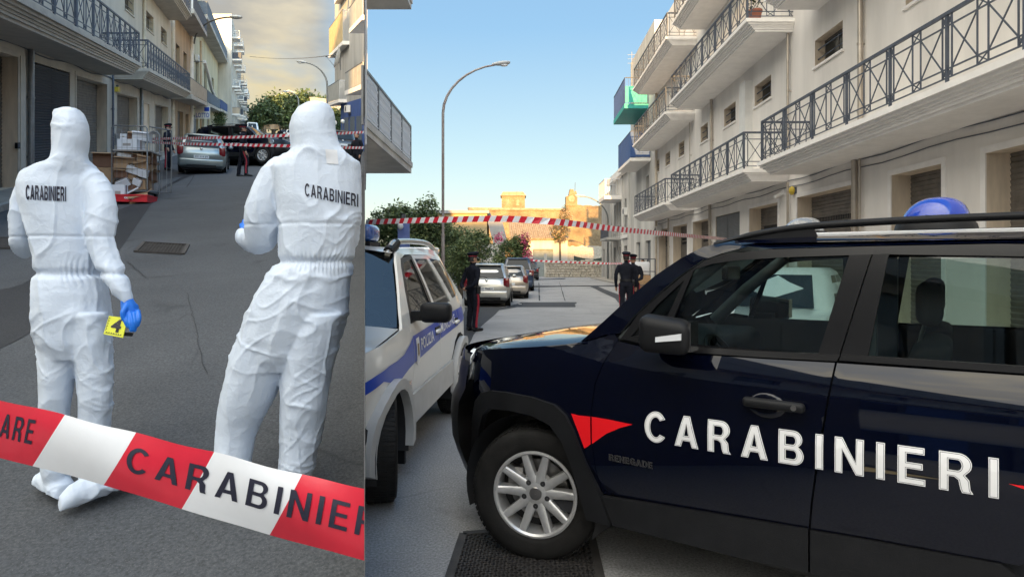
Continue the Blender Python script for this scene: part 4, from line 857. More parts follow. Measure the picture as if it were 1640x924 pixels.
tall_house('apartment_building', 'pale apartment building with white railed balconies farther up the climbing street', 152.2, 186, 13.5, 'white_st', (3.6, 7.0, 10.4), 3)
tall_house('apartment_building', 'last low pale building before the trees on the climbing street', 186.2, 222, 10.5, 'trim_l', (3.6, 7.0), 4)
# roof top penthouse and balcony on the tall white one
# ------------------------------------------------------------------ block on the other side of the climbing street
def cut(u, n): return min(n, 0)
MBk = thing('apartment_block', 'blue fronted apartment block with stacked grey balconies across the climbing street', 'building')
def plan(u0, u1, w0, w1, m, name, n0=0.0):
    # wedge between the street front and the retaining wall line
    a0 = fM(u0, n0, 0); a1 = fM(u1, n0, 0); b1 = (DIV * u1 - 0.03, u1); b0 = (max(a0[0] + 0.02, DIV * u0 - 0.03), u0); mb = MB()
    pts = [(a0[0], a0[1]), (b0[0], b0[1]), (b1[0], b1[1]), (a1[0], a1[1])]
    vs = [(x, y, SL * y + w) for w in (w0, w1) for x, y in pts]
    mb.add(vs, ((3, 2, 1, 0), (4, 5, 6, 7), (0, 1, 5, 4), (1, 2, 6, 5), (2, 3, 7, 6), (3, 0, 4, 7))); return mb.obj(name, M[m], MBk)
plan(45.4, 58.0, -0.2, 3.9, 'blue_st', 'shop_front'); plan(45.4, 62.5, 3.9, 16.5, 'grey_st', 'wall')
for a, b in ((46.2, 48.6), (49.6, 52.0), (53, 55.4)): MB().box(a, b, 0.002, 0.04, 0.1, 2.6, fM).obj('shop_shutter', M['panel_n'], MBk)
def mid_balcony(u0, u1, n, wb, h, m, bars=False, th=0.3):
    # slab trimmed where it meets the retaining wall line
    def g(u, nn, w):
        x, y, z = fM(u, nn, w); return (min(x, DIV * y - 0.03), y, z)
    b = MB().box(u0, u1, 0, n, wb, wb + th, g).obj('balcony', M['trim'], MBk); wt = wb + th; k = max(1, round((u1 - u0) / 2.2)); L = (u1 - u0) / k
    for i in range(k):
        if bars:
            mb = MB()
            for j in range(12): uu = u0 + i * L + L * j / 12; mb.bar(fM(uu, n - 0.04, wt), fM(uu, n - 0.04, wt + h), 0.03)
            tag(mb.obj('baluster_row', M['rail_w'], b), kind='stuff')
        else: MB().box(u0 + i * L + 0.03, u0 + (i + 1) * L - 0.03, n - 0.06, n - 0.02, wt + 0.05, wt + h, g).obj('panel', M[m], b)
    MB().box(u0, u1, n - 0.07, n - 0.01, wt + h, wt + h + 0.06, g).obj('handrail', M['rail'], b)
    mb = MB()
    for j in range(10): nn = n * j / 10; mb.bar(g(u0 + 0.04, nn, wt), g(u0 + 0.04, nn, wt + h), 0.025)
    mb.bar(g(u0 + 0.04, 0, wt + h), g(u0 + 0.04, n, wt + h), 0.05); mb.obj('end_rail', M['rail_w'], b)
    return b
mid_balcony(36.9, 44.6, 1.5, 4.0, 1.25, 'panel_g'); mid_balcony(37.2, 42.5, 1.5, 8.1, 1.4, 'panel_g'); mid_balcony(54.0, 64.0, 0.7, 3.9, 1.6, 'panel_g'); mid_balcony(52.5, 62.5, 0.6, 8.7, 2.6, 'panel_y'); mid_balcony(50.5, 58, 0.6, 13.2, 2.0, 'panel_y')  # ochre panels have low sunlight put into their colour
plan(44.0, 45.35, 3.9, 16.5, 'grey_st', 'pier')
ac_unit(lambda u, n, w: fM(u, n, w), 51.5, 3.0, wd=1.5, label='air conditioner on the blue shop front of the block')
def dish(u, n, w, r, lab):
    t = thing('satellite_dish', lab, 'satellite dish'); c = Vector(fM(u, n, w)); Rm = Matrix.Translation(c) @ Vector((-0.95, -0.25, 0.25)).to_track_quat('Z', 'Y').to_matrix().to_4x4()
    mb = MB(); mb.lathe([(0.001, 0), (r * 0.5, 0.05 * r), (r * 0.8, 0.16 * r), (r, 0.28 * r)], 20, Rm); mb.obj('dish', M['white_p'], t, 60)
    mb = MB(); mb.tube([Rm @ Vector((0, -r * 0.9, 0.2 * r)), Rm @ Vector((0, -r * 0.2, r * 1.15))], 0.03, 5); mb.ball(Rm @ Vector((0, -r * 0.2, r * 1.15)), 0.09); mb.obj('feed_arm', M['steel'], t)
    mb = MB(); mb.tube([c, c + Vector((0.05, 0.1, -0.9))], 0.035, 6); mb.obj('mast', M['steel'], t)
dish(48.5, 1.35, 7.1, 0.85, 'satellite dish on the grey balcony over the blue front'); dish(49.5, 1.6, 13.1, 0.9, 'satellite dish tilted up on the topmost balcony'); dish(50.0, 1.0, 15.2, 0.8, 'satellite dish beside the roof edge of the block')
# ------------------------------------------------------------------ hill top: wall, house, hoarding
t = thing('gable_house', 'pale grey gabled house above the trees on the hill', 'house'); c = P(463, 176, 235)
mb = MB(); mb.prism([(-6.8, 0), (6.8, 0), (6.8, 4.2), (0.0, 6.9), (-6.8, 4.0)], 0, 10, lambda a, b, d: (c.x + a, c.y + d, c.z + b)); mb.obj('wall', M['panel_g'], t); mb = MB(); mb.prism([(-7.3, 3.8), (0, 6.95), (7.3, 4.0), (7.3, 4.4), (0, 7.4), (-7.3, 4.2)], -0.3, 10.2, lambda a, b, d: (c.x + a, c.y + d, c.z + b)); mb.obj('roof', M['grey_st'], t)
t = thing('boundary_wall', 'dark grey side wall beside the lamps on the climbing street', 'wall'); a = P(497, 168, 95); MB().box(0, 5.5, 0, 0.4, -3.5, 1.0, None, 0, Matrix.Translation(a) @ Matrix.Rotation(radians(28), 4, 'Z')).obj('face', M['concrete'], t); MB().box(-0.1, 5.6, -0.06, 0.46, 1.003, 1.15, None, 0, Matrix.Translation(a) @ Matrix.Rotation(radians(28), 4, 'Z')).obj('coping', M['grey_st'], t)
t = thing('road_barrier', 'orange net barrier closing the top of the climbing street', 'barrier'); a = P(432, 206, 150)
for k in range(4): MB().box(a.x - 2.2 + k * 1.15, a.x - 1.1 + k * 1.15, a.y, a.y + 0.08, a.z - 0.2, a.z + 1.0).obj('net_panel', M['tile'] if k % 2 else M['orange_st'], t)
for k in range(5): MB().box(a.x - 2.26 + k * 1.15, a.x - 2.2 + k * 1.15, a.y - 0.02, a.y + 0.1, a.z - 0.6, a.z + 1.1).obj('post', M['rail'], t)
# stone wall at the foot of the hill trees
t = thing('stone_wall', 'low pale wall under the hill trees', 'wall')
for k in range(8):
    a = P(408 + k * 2.2, 196, 175); MB().box(a.x, a.x + 0.38, a.y, a.y + 0.5, a.z - 3, a.z + 1.5).obj('wall_section', M['rubble'], t)
# ------------------------------------------------------------------ street lamps
def lamp(name, label, base, hgt, arm, head_dir, m='lamp_p', r=0.075, group=None, headm='lamp_h', z_arm=1.6, hs=1.0, collar=None):
    t = thing(name, label, 'street lamp', base, 0, group); d = Vector(head_dir).normalized()
    MB().tube([(0, 0, -0.1), (0, 0, hgt * 0.33)], r * 1.25, 10).obj('pole_base', M[m], t, 40)
    p0 = Vector((0, 0, hgt * 0.33)); pts = [p0, Vector((0, 0, hgt - z_arm))]
    for k in range(1, 9):
        a = k / 8 * pi / 2; pts.append(Vector((0, 0, hgt - z_arm)) + d * arm * (1 - cos(a)) + Vector((0, 0, z_arm * sin(a))))
    MB().tube(pts, [r] * 2 + [r * (1 - 0.055 * k) for k in range(8)], 10).obj('pole', M[m], t, 60)
    e = pts[-1]; q = d.to_track_quat('X', 'Z').to_matrix().to_4x4(); Mx = Matrix.Translation(e) @ q
    mb = MB(); L = 0.75 * hs; 
    rings = []
    for x, w, h in ((-0.15, 0.05, 0.05), (0.0, 0.09, 0.08), (0.2, 0.15, 0.11), (0.45, 0.17, 0.11), (0.68, 0.14, 0.08), (0.75, 0.06, 0.04)):
        rings.append([Mx @ Vector((x * hs, w * hs * cos(a), h * hs * sin(a) + 0.03)) for a in np.linspace(0, 2 * pi, 13)[:-1]])
    h = mb.rings(rings).obj('lamp_head', M[headm], t, 50)
    mb = MB(); mb.ball(Mx @ Vector((0.42 * hs, 0, -0.06 * hs)), 0.13 * hs, sc=(1.6, 0.9, 0.5)); mb.obj('lamp_glass', M['lens'], h, 60)
    return t
b = Vector((-2.1, 19, 0)); lamp('street_lamp', 'tall curved grey street lamp with a rusty foot beside the hedge', b, 7.43, 1.6, (1, 0.05, 0.12), 'lamp_o', 0.042, z_arm=1.3, hs=0.62)
a = P(975, 440, 60); lamp('street_lamp', 'curved grey street lamp in front of the ruined church', (8.6, 56, 0), 7.3, 2.2, (-1, 0.1, 0.1), 'lamp_p', 0.07, z_arm=1.9)
def hillb(px, Y, extra=0): x = (px - 820) / F * Y; return Vector((x, Y, SL * Y))
lamp('street_lamp', 'tall curved lamp by the dark wall on the climbing street', hillb(524, 50), 6.7, 1.75, (-1, 0, 0.12), 'lamp_p', 0.07, z_arm=1.6, hs=0.95)
lamp('street_lamp', 'short curved lamp in front of the hill trees', hillb(478, 85), 6.5, 1.4, (-1, 0, 0.1), 'lamp_p', 0.09, z_arm=1.0, hs=1.0)
t = thing('wall_lamp', 'long curved lamp arm fixed to the pale yellow building', 'wall lamp'); pts = []
for k in range(11): a = k / 10; pts.append(P(311 + 62 * a ** 1.9, 70 - 42 * sin(a * pi / 2) + 0, 57 - 6 * a))
MB().tube(pts, 0.07, 8).obj('arm', M['lamp_p'], t, 60)
mb = MB(); e = pts[-1]; mb.ball(e + Vector((0.25, 0, 0.0)), 0.42, sc=(1.3, 0.7, 0.32)); mb.obj('lamp_head', M['lamp_h'], t, 60)
# wire across the climbing street
mb = MB(); mb.tube([P(400 + 140 * k / 12, 91 - 3.5 * k / 12 + 5 * (4 * (k / 12) * (1 - k / 12)), 110 - 58 * k / 12) for k in range(13)], 0.035, 5); tag(mb.obj('overhead_cable', M['rail']), 'thin dark cable slung across the climbing street', 'cable')
# ------------------------------------------------------------------ trees and bushes
def foliage(mb, blobs, n, size, seed, nm=3, skew=0.6):
    r = random.Random(seed); wsum = [b[1][0] * b[1][1] * b[1][2] for b in blobs]
    # each crown is made of many twig clumps, each clump a spray of leaves
    nc = max(6, n // 16)
    for c in range(nc):
        (bc, br) = r.choices(blobs, wsum)[0]; d = Vector((r.gauss(0, 1), r.gauss(0, 1), r.gauss(0, 1))).normalized(); k = r.uniform(0.35, 1.0) ** 0.5 * r.uniform(0.85, 1.12)
        cc = Vector((bc[0] + d.x * br[0] * k, bc[1] + d.y * br[1] * k, bc[2] + d.z * br[2] * k)); mi = r.choices(range(nm), [0.5, 0.34, 0.16][:nm])[0]
        for _ in range(16):
            p = cc + Vector((r.gauss(0, 1), r.gauss(0, 1), r.gauss(0, 1))) * size * 1.5
            a = Vector((r.gauss(0, 1), r.gauss(0, 1), r.gauss(0.3, 0.7))).normalized(); b = a.orthogonal().normalized(); b.rotate(Quaternion(a, r.uniform(0, 6.3))); s = size * r.uniform(0.6, 1.3)
            mb.add((p - a * s, p + b * s * 0.42, p + a * s, p - b * s * 0.42), ((0, 1, 2, 3),), mi if r.random() < 0.75 else r.randrange(nm))
def tree(name, label, base, trunk_h, blobs, n, size, seed, cat='tree', mset=('leaf1', 'leaf2', 'leaf3'), group=None, r0=0.12):
    t = thing(name, label, cat, base, 0, group); mb = MB(); base = Vector((0, 0, -0.2)); rg = random.Random(seed + 50)
    top = Vector((rg.uniform(-.1, .1), rg.uniform(-.1, .1), trunk_h)); mb.tube([base, base.lerp(top, 0.5) + Vector((0.05, 0, 0)), top], [r0 * 1.2, r0, r0 * 0.8], 8)
    for bc, br in blobs:
        for _ in range(3):
            e = Vector(bc) + Vector((rg.uniform(-.5, .5) * br[0], rg.uniform(-.5, .5) * br[1], rg.uniform(-.3, .4) * br[2])); mid = top.lerp(e, 0.5) + Vector((rg.uniform(-.1, .1),) * 3); mb.tube([top - Vector((0, 0, 0.2)), mid, e], [r0 * 0.5, r0 * 0.35, r0 * 0.12], 6)
    mb.obj('trunk', M['bark'], t, 60); mb = MB(); foliage(mb, blobs, n, size, seed, len(mset)); link('crown', mb.mesh('crown', [M[m] for m in mset]), t); return t
tree('hedge_tree', 'dense dark evergreen tree beside the retaining wall', (-5.0, 24.8, 0), 1.2, [((0, 0, 2.3), (0.75, 0.9, 1.5)), ((0.5, -.3, 3.0), (0.6, 0.8, 0.85))], 9000, 0.07, 21)
tree('hedge_tree', 'dark evergreen tree behind the blue panel', (-4.15, 25.2, 0), 1.2, [((0, 0, 2.2), (0.7, 0.9, 1.5)), ((-.2, -.2, 3.2), (0.5, 0.7, 0.65))], 8000, 0.07, 22)
tree('hedge_tree', 'tall leafy evergreen tree beside the lamp pole', (-3.3, 24.0, 0), 1.2, [((0, 0, 2.1), (0.65, 0.9, 1.4)), ((0.05, -.2, 3.3), (0.45, 0.7, 0.8)), ((0.5, 0.2, 2.6), (0.4, 0.6, 0.7))], 8500, 0.07, 23)
tree('citrus_tree', 'yellow green citrus tree in front of the ochre house', (-2.75, 33, 0), 1.0, [((0, 0, 2.2), (0.9, 1, 1.2)), ((0.9, 0.4, 2.4), (0.8, .9, 0.9)), ((-.6, 0, 3.2), (0.6, .7, .6))], 8000, 0.075, 24, mset=('leaf2', 'leaf3', 'leaf1'))
tree('oleander', 'loose light green shrub behind the officer with clasped hands', (-2.3, 27.5, 0), 0.6, [((0, 0, 1.5), (0.55, .7, 0.9)), ((0.3, 0, 2.2), (0.4, .5, .5))], 5000, 0.06, 25, 'shrub', ('leaf3', 'leaf2', 'leaf1'))
tree('bougainvillea', 'green bush with pink flowers in front of the garage', (-0.1, 44, 0), 0.7, [((0, 0, 1.9), (1.25, 1.0, 1.3)), ((0.6, 0, 2.8), (0.7, .8, .7))], 8000, 0.085, 26, 'shrub', ('leaf2', 'leaf3', 'leaf1'))
mb = MB(); foliage(mb, [((0.95, 43.2, 3.2), (0.35, .4, .5)), ((1.15, 43.2, 2.0), (0.28, .4, .5)), ((-0.9, 43.2, 3.3), (0.3, .4, .3))], 700, 0.075, 5, 1); bo = [o for o in COL.objects if o.name.startswith('bougainvillea')][0]; o_ = mb.obj('blossom', M['flower'], bo); o_.location = (0.1, -44, 0)
tree('fig_tree', 'reddish bare branched shrub against the garage roof', (5.4, 71, 0), 3.6, [((0, 0, 5.2), (0.9, .8, 1.2)), ((0.6, 0, 6.6), (0.7, .6, 1.2))], 3500, 0.11, 27, 'shrub', ('tile', 'bark', 'leaf1'))
hill_specs = [(420, 182, 1.7, 'round dark green tree at the foot of the pale hill wall'), (438, 178, 2.1, 'broad dark tree under the grey gabled house'), (459, 180, 2.0, 'deep green tree below the gable of the hill house'), (482, 176, 2.2, 'dense tree behind the short curved lamp'), (507, 178, 1.9, 'bushy tree beside the dark side wall'), (533, 186, 1.7, 'dark tree next to the blue shop front')]
for i, (px, py, s, lab) in enumerate(hill_specs):
    Y = 150 + (i % 3) * 12 if i < 5 else 75; k = Y / 100; c = P(px, 0, Y); g = SL * Y; s *= k * 0.95
    tree('hill_tree', lab, (c.x, Y, g), 1.5 * s, [((0, 0, 2.0 * s), (1.15 * s, s, 0.95 * s)), ((0.4 * s, 0, 2.7 * s), (.7 * s, .7 * s, .55 * s)), ((-.6 * s, 0, 1.3 * s), (.8 * s, .7 * s, .8 * s))], 3600, 0.17 * s, 40 + i, 'tree', ('leaf1', 'leaf1', 'leaf2'), 'trees on the hill', 0.15 * s)
tree('palm_shrub', 'light green shrub growing at the lamp foot below the hill', hillb(488, 100), 1.0, [((0, 0, 2.0), (1.2, 1, 1.4))], 2500, 0.16, 60, 'shrub', ('leaf3', 'leaf2', 'leaf1'))
# hanging plant on the yellow house and clothes on the rail
tree('wall_creeper', 'green creeper hanging below the yellow building balcony', fL(84, 1.0, 0.1), 0.8, [((0, 0, 2.6), (0.6, .6, 1.3)), ((0.3, 0, 1.2), (.3, .3, .9))], 1500, 0.14, 61, 'plant')
# ------------------------------------------------------------------ vehicles
def densify(poly, step):
    out = []
    for a, b in zip(poly, poly[1:] + poly[:1]):
        n = max(1, int(math.hypot(b[0] - a[0], b[1] - a[1]) / step))
        for k in range(n): out.append((a[0] + (b[0] - a[0]) * k / n, a[1] + (b[1] - a[1]) * k / n))
    return out
def pip(x, y, poly):
    c = False; n = len(poly); j = n - 1
    for i in range(n):
        xi, yi = poly[i]; xj, yj = poly[j]
        if (yi > y) != (yj > y) and x < (xj - xi) * (y - yi) / (yj - yi) + xi: c = not c
        j = i
    return c
def area(poly): return sum(a[0] * b[1] - b[0] * a[1] for a, b in zip(poly, poly[1:] + poly[:1])) / 2
def car_panel(name, outline, W, side, m, parent, step=0.05, thick=0.012, off=0.0, smooth=40):
    """sheet cut to an outline in (s, z), laid on the body side y = side * W(s, z)"""
    if area(outline) < 0: outline = outline[::-1]
    ol = densify(list(outline), step); n = len(ol); vs = [Vector(p) for p in ol]; es = [(i, (i + 1) % n) for i in range(n)]
    xs = [p[0] for p in ol]; zs = [p[1] for p in ol]
    x = min(xs) + step / 2
    while x < max(xs):
        z = min(zs) + step / 2
        while z < max(zs):
            if pip(x, z, ol) and min((p[0] - x) ** 2 + (p[1] - z) ** 2 for p in ol) > (0.45 * step) ** 2: vs.append(Vector((x, z)))
            z += step
        x += step
    ov, oe, of, *_ = delaunay_2d_cdt(vs, es, [list(range(n))], 1, 1e-5)
    V = [(p.x, side * (W(p.x, p.y) + off), p.y) for p in ov]; Fs = [tuple(f) for f in of]
    if thick:
        cnt = {}
        for f in Fs:
            for a, b in zip(f, f[1:] + f[:1]): cnt[(a, b)] = 1
        bd = [e for e in cnt if (e[1], e[0]) not in cnt]; mp = {}
        for a, b in bd:
            for q in (a, b):
                if q not in mp: mp[q] = len(V); V.append((V[q][0], V[q][1] - side * thick, V[q][2]))
            Fs.append((b, a, mp[a], mp[b]))
    me = bpy.data.meshes.new(name); me.from_pydata(V, [], Fs); me.materials.append(m)
    bm = bmesh.new(); bm.from_mesh(me); bmesh.ops.recalc_face_normals(bm, faces=bm.faces)
    fl = [f for f in bm.faces if abs(f.normal.y) > 0.5]
    if fl and sum(f.normal.y for f in fl) * side < 0: bmesh.ops.reverse_faces(bm, faces=bm.faces)
    bm.to_mesh(me); bm.free()
    me.polygons.foreach_set('use_smooth', [True] * len(me.polygons)); me.set_sharp_from_angle(angle=radians(smooth)); return link(name, me, parent)
def grid_surf(name, rows, m, parent, smooth=40, thick=0.0):
    mb = MB(); R_ = len(rows); C_ = len(rows[0]); mb.add([p for r in rows for p in r], [(i * C_ + j, i * C_ + j + 1, (i + 1) * C_ + j + 1, (i + 1) * C_ + j) for i in range(R_ - 1) for j in range(C_ - 1)]); return mb.obj(name, m, parent, smooth)
def rounded_box(name, m, parent, x0, x1, y0, y1, z0, z1, w=0.03, seg=3):
    me = MB().box(x0, x1, y0, y1, z0, z1).mesh(name, [m]); bevel(me, w, seg); return link(name, me, parent)
TY = {}
def wheel(parent, x, y, r, width, side, style='alloy', steer=0.0, detail=True, name='wheel'):
    e = bpy.data.objects.new(name, None); COL.objects.link(e); e.parent = parent; e.location = (x, y, r); e.rotation_euler = (0, 0, steer); e.empty_display_size = 0.1
    key = (r, width, side, style)
    if key not in TY:
        S = Matrix.Rotation(radians(90) * side * -1, 4, 'X')      # local z -> outward
        rr = r * 0.655; h = width / 2
        seg = 56 if detail else 28
        mb = MB(); prof = [(rr * 0.97, -h * 0.8), (rr * 1.05, -h * 0.95), (r * 0.9, -h), (r * 0.975, -h * 0.86), (r, -h * 0.55), (r, h * 0.55), (r * 0.975, h * 0.86), (r * 0.935, h * 0.97), (r * 0.86, h * 1.0), (rr * 1.12, h * 0.97), (rr * 1.03, h * 0.9), (rr * 0.98, h * 0.78)]
        mb.lathe(prof, seg, S)
        if detail:                                                # tread blocks
            for k in range(72):
                a = 2 * pi * k / 72
                for w0, w1 in ((-0.80, -0.42), (-0.36, -0.02), (0.04, 0.38), (0.44, 0.82)):
                    q = []
                    for (da, ww, rad) in ((0.006, w0, r * 0.99), (0.07, w0, r * 0.99), (0.07, w1, r * 0.99), (0.006, w1, r * 0.99)):
                        sh = 0.03 * (1 if ww > 0 else -1) * abs(ww); q.append((da + sh, ww))
                    vs = [S @ Vector((R_ * cos(a + t), R_ * sin(a + t), w * h)) for R_ in (r * 0.985, r * 1.012 if abs(w0 + w1) < 0.9 else r * 1.004) for t, w in q]
                    mb.add(vs, ((4, 5, 6, 7), (0, 1, 5, 4), (1, 2, 6, 5), (2, 3, 7, 6), (3, 0, 4, 7)))
        t = mb.mesh('tyre', [M['rubber']], 35)
        mb = MB(); mb.lathe([(rr * 0.99, h * 0.75), (rr * 1.0, h * 0.93), (rr * 0.95, h * 0.95), (rr * 0.91, h * 0.86), (rr * 0.90, h * 0.3), (rr * 0.93, -h * 0.8)], seg, S)
        hc = h * 0.72
        def spoke(a, w0, w1, r0, r1, b):
            d = Vector((cos(a), sin(a), 0)); d2 = Vector((cos(b), sin(b), 0)); p0 = d * r0; p1 = d2 * r1; t_ = (p1 - p0).normalized(); n_ = Vector((-t_.y, t_.x, 0)); vs = []
            for p, w, zt, zb in ((p0, w0, hc, hc - 0.05), (p0.lerp(p1, .5), (w0 + w1) / 2, hc + 0.006, hc - 0.045), (p1, w1, hc + 0.018, hc - 0.05)):
                for sx, z, ww in ((-1, zb, 1), (-1, zt - 0.006, 1), (-0.6, zt, 1), (0.6, zt, 1), (1, zt - 0.006, 1), (1, zb, 1)): vs.append(S @ (p + n_ * sx * w / 2 + Vector((0, 0, z))))
            n = 6; fs = [(i * n + j, i * n + (j + 1) % n, (i + 1) * n + (j + 1) % n, (i + 1) * n + j) for i in range(2) for j in range(n)] + [tuple(range(n)), tuple(range(2 * n, 3 * n))]; mb.add(vs, fs)
        if style == 'alloy':
            for k in range(5):
                a = radians(90 + 72 * k)
                for s in (-1, 1): spoke(a + s * 0.30, rr * 0.22, rr * 0.16, rr * 0.24, rr * 0.965, a + s * 0.285)
        else:
            for k in range(10): a = 2 * pi * k / 10; spoke(a, rr * 0.16, rr * 0.2, rr * 0.2, rr * 0.95, a)
        mb.lathe([(0.001, hc + 0.004), (rr * 0.19, hc + 0.004), (rr * 0.30, hc - 0.004), (rr * 0.42, hc - 0.008), (rr * 0.44, hc - 0.05)], 30, S)
        rim = mb.mesh('rim', [M['alloy']], 35)
        mb = MB(); mb.lathe([(0.02, 0.0), (rr * 0.70, 0.0), (rr * 0.70, -0.02)], 30, S); mb.box(-rr * 0.72, -rr * 0.36, rr * 0.05, rr * 0.5, -0.05, 0.035, None, 0, S); disc = mb.mesh('brake_disc', [M['disc']], 35)
        mb = MB(); mb.lathe([(0.001, hc + 0.010), (rr * 0.135, hc + 0.008), (rr * 0.155, hc + 0.003)], 24, S); cap = mb.mesh('hub_cap', [M['disc']], 35)
        mb = MB()
        for k in range(5): a = radians(54 + 72 * k); c = Vector((cos(a), sin(a), 0)) * rr * 0.29; mb.lathe([(0.001, 0.001), (rr * 0.062, 0.001), (rr * 0.06, -0.012)], 12, S @ Matrix.Translation(c + Vector((0, 0, hc + 0.001))))
        nuts = mb.mesh('wheel_bolts', [M['dark']], 35)
        mb = MB(); mb.lathe([(0.01, -0.03), (rr * 0.93, -0.03)], 24, S); back = mb.mesh('well', [M['dark']])
        TY[key] = (t, rim, disc, cap, nuts, back)
    for nme, me in zip(('tyre', 'rim', 'brake_disc', 'hub_cap', 'wheel_bolt', 'wheel_back'), TY[key]):
        o_ = link(nme, me, e)
        if nme == 'wheel_bolt': o_['kind'] = 'stuff'
    return e
wt = smooth_tab([(0.28, 0.835), (0.42, 0.868), (0.55, 0.888), (0.70, 0.900), (0.84, 0.904), (0.95, 0.896), (1.02, 0.890), (1.09, 0.876), (1.15, 0.852), (1.20, 0.832), (1.40, 0.798), (1.60, 0.760), (1.655, 0.735), (1.70, 0.66)])
def Wsuv(s, z):
    w = wt(z)
    if s < -0.05: w -= 0.85 * (-0.05 - s) ** 2
    if s > 2.75: w -= 0.5 * (s - 2.75) ** 2
    if z < 1.02 and z > 0.80 and 0.55 < s < 2.6: w -= 0.010 * math.exp(-((z - 0.93 - 0.02 * (s - 1)) / 0.045) ** 2)       # pressed crease along the doors
    return w
def suv(name, label, loc, rz, group=None, steer=0.0):
    t = thing(name, label, 'police car', loc, rz, group); nv = M['navy']; pl = M['plastic']
    doorfront = [(0.505, 1.195), (0.452, 1.09), (0.412, 0.98), (0.397, 0.85), (0.398, 0.73), (0.415, 0.57), (0.445, 0.45)]
    arch_o = [(0.445, 0.45), (0.363, 0.60), (0.300, 0.746), (0.255, 0.815), (0.19, 0.858), (0.05, 0.880), (-0.12, 0.885), (-0.24, 0.875), (-0.34, 0.845), (-0.42, 0.78), (-0.475, 0.66), (-0.50, 0.55)]
    g = 0.004
    gapB = [(1.475, 1.178), (1.455, 1.05), (1.425, 0.85), (1.395, 0.62), (1.385, 0.51)]
    clad = lambda s: 0.447 + 0.065 * (s - 0.445) / 0.935 if s < 1.38 else 0.512 + 0.05 * (s - 1.38)
    for sd in (-1, 1):
        # front wing
        wing = [(-0.46, 1.02), (-0.44, 1.062), (-0.30, 1.092), (-0.12, 1.117), (0.05, 1.136), (0.22, 1.160), (0.36, 1.188), (0.44, 1.215), (0.48, 1.235), (0.505, 1.20)] + [(a - g, b) for a, b in doorfront[1:]] + [(a, b) for a, b in arch_o[1:10]] + [(-0.47, 0.80), (-0.485, 0.86), (-0.475, 0.95)]
        car_panel('front_wing', wing, Wsuv, sd, nv, t, 0.045)
        # wheel arch flares
        def flare(c0, mirror=False):
            ai = [(0.37, 0.315), (0.335, 0.42), (0.285, 0.56), (0.232, 0.68), (0.165, 0.752), (0.05, 0.786), (-0.10, 0.792), (-0.25, 0.775), (-0.325, 0.72), (-0.375, 0.62), (-0.415, 0.49), (-0.44, 0.37)]
            ao = [(0.50, 0.315), (0.445, 0.445)] + arch_o[1:] + [(-0.52, 0.37)]
            q = ao + ai[::-1]; return [(c0 - a, b) if mirror else (c0 + a, b) for a, b in q]
        W2 = lambda s, z: Wsuv(s, max(z, 0.55)) 
        car_panel('arch_flare', flare(0), W2, sd, pl, t, 0.04, 0.05, 0.022); car_panel('arch_flare', flare(2.57, True), W2, sd, pl, t, 0.05, 0.05, 0.022)
        # doors
        belt = [(0.86, 1.163), (1.2, 1.170)]
        door1 = doorfront + [(s, clad(s)) for s in (0.6, 0.8, 1.0, 1.2)] + [(a - g, b) for a, b in gapB[::-1]] + [(1.2, 1.170), (0.86, 1.164), (0.65, 1.176)]
        d1 = car_panel('door', door1, Wsuv, sd, nv, t, 0.05)
        d1c = [(s, clad(s) - 0.004) for s in (0.449, 0.6, 0.8, 1.0, 1.2, 1.381)] + [(1.381, 0.335), (1.1, 0.325), (0.8, 0.32), (0.508, 0.315)]
        car_panel('door_cladding', d1c, W2, sd, pl, d1, 0.06, 0.03, 0.010)
        door2 = [(a + g, b) for a, b in gapB] + [(s, clad(s)) for s in (1.6, 1.8, 1.95, 2.05)] + [(2.57 - a, b) for a, b in arch_o[2:7]] + [(2.47, 0.93), (2.52, 1.05), (2.55, 1.195), (2.05, 1.187)]
        d2 = car_panel('door', door2, Wsuv, sd, nv, t, 0.05)
        car_panel('door_cladding', [(1.389, 0.505), (1.6, clad(1.6) - .004), (1.8, clad(1.8) - .004), (2.0, clad(2.0) - .004), (2.06, 0.50), (2.07, 0.34), (1.389, 0.335)], W2, sd, pl, d2, 0.06, 0.03, 0.010)
        quarter = [(2.555, 1.195), (2.525, 1.05), (2.475, 0.93), (2.45, 0.885), (2.57, 0.885), (2.81, 0.875), (2.93, 0.83), (3.0, 0.75), (3.2, 0.72), (3.26, 0.95), (3.25, 1.18)]
        car_panel('rear_wing', quarter, Wsuv, sd, nv, t, 0.06)
        # sill below the doors
        grid_surf('sill', [[(s, sd * (0.86 - 0.02 * k - 0.03 * k * k), 0.325 - 0.045 * k) for s in np.linspace(0.5, 2.08, 6)] for k in range(3)], pl, t)
        # greenhouse: A pillar, window frames, glass
        apil = [(0.30, 1.178), (0.42, 1.285), (0.55, 1.405), (0.68, 1.517), (0.80, 1.598), (0.90, 1.652), (1.02, 1.676), (1.10, 1.650), (0.99, 1.620), (0.905, 1.590), (0.80, 1.517), (0.68, 1.415), (0.58, 1.318), (0.515, 1.235), (0.44, 1.222)]
        car_panel('windscreen_pillar', apil, Wsuv, sd, nv, t, 0.05, 0.03, 0.004)
        frame = [(0.515, 1.20), (0.60, 1.325), (0.70, 1.42), (0.82, 1.52), (0.915, 1.588), (1.0, 1.618), (1.2, 1.637), (1.50, 1.645), (1.62, 1.645), (1.495, 1.186), (1.2, 1.174), (0.86, 1.168)]
        car_panel('window_frame', frame, Wsuv, sd, M['plastic_s'], d1, 0.06, 0.0, -0.014).hide_render = False
        gl1 = [(0.735, 1.196), (0.80, 1.36), (0.868, 1.545), (0.95, 1.573), (1.05, 1.588), (1.25, 1.602), (1.513, 1.610), (1.405, 1.193), (1.2, 1.186)]
        tri = [(0.60, 1.200), (0.70, 1.198), (0.826, 1.498), (0.70, 1.38), (0.63, 1.290)]
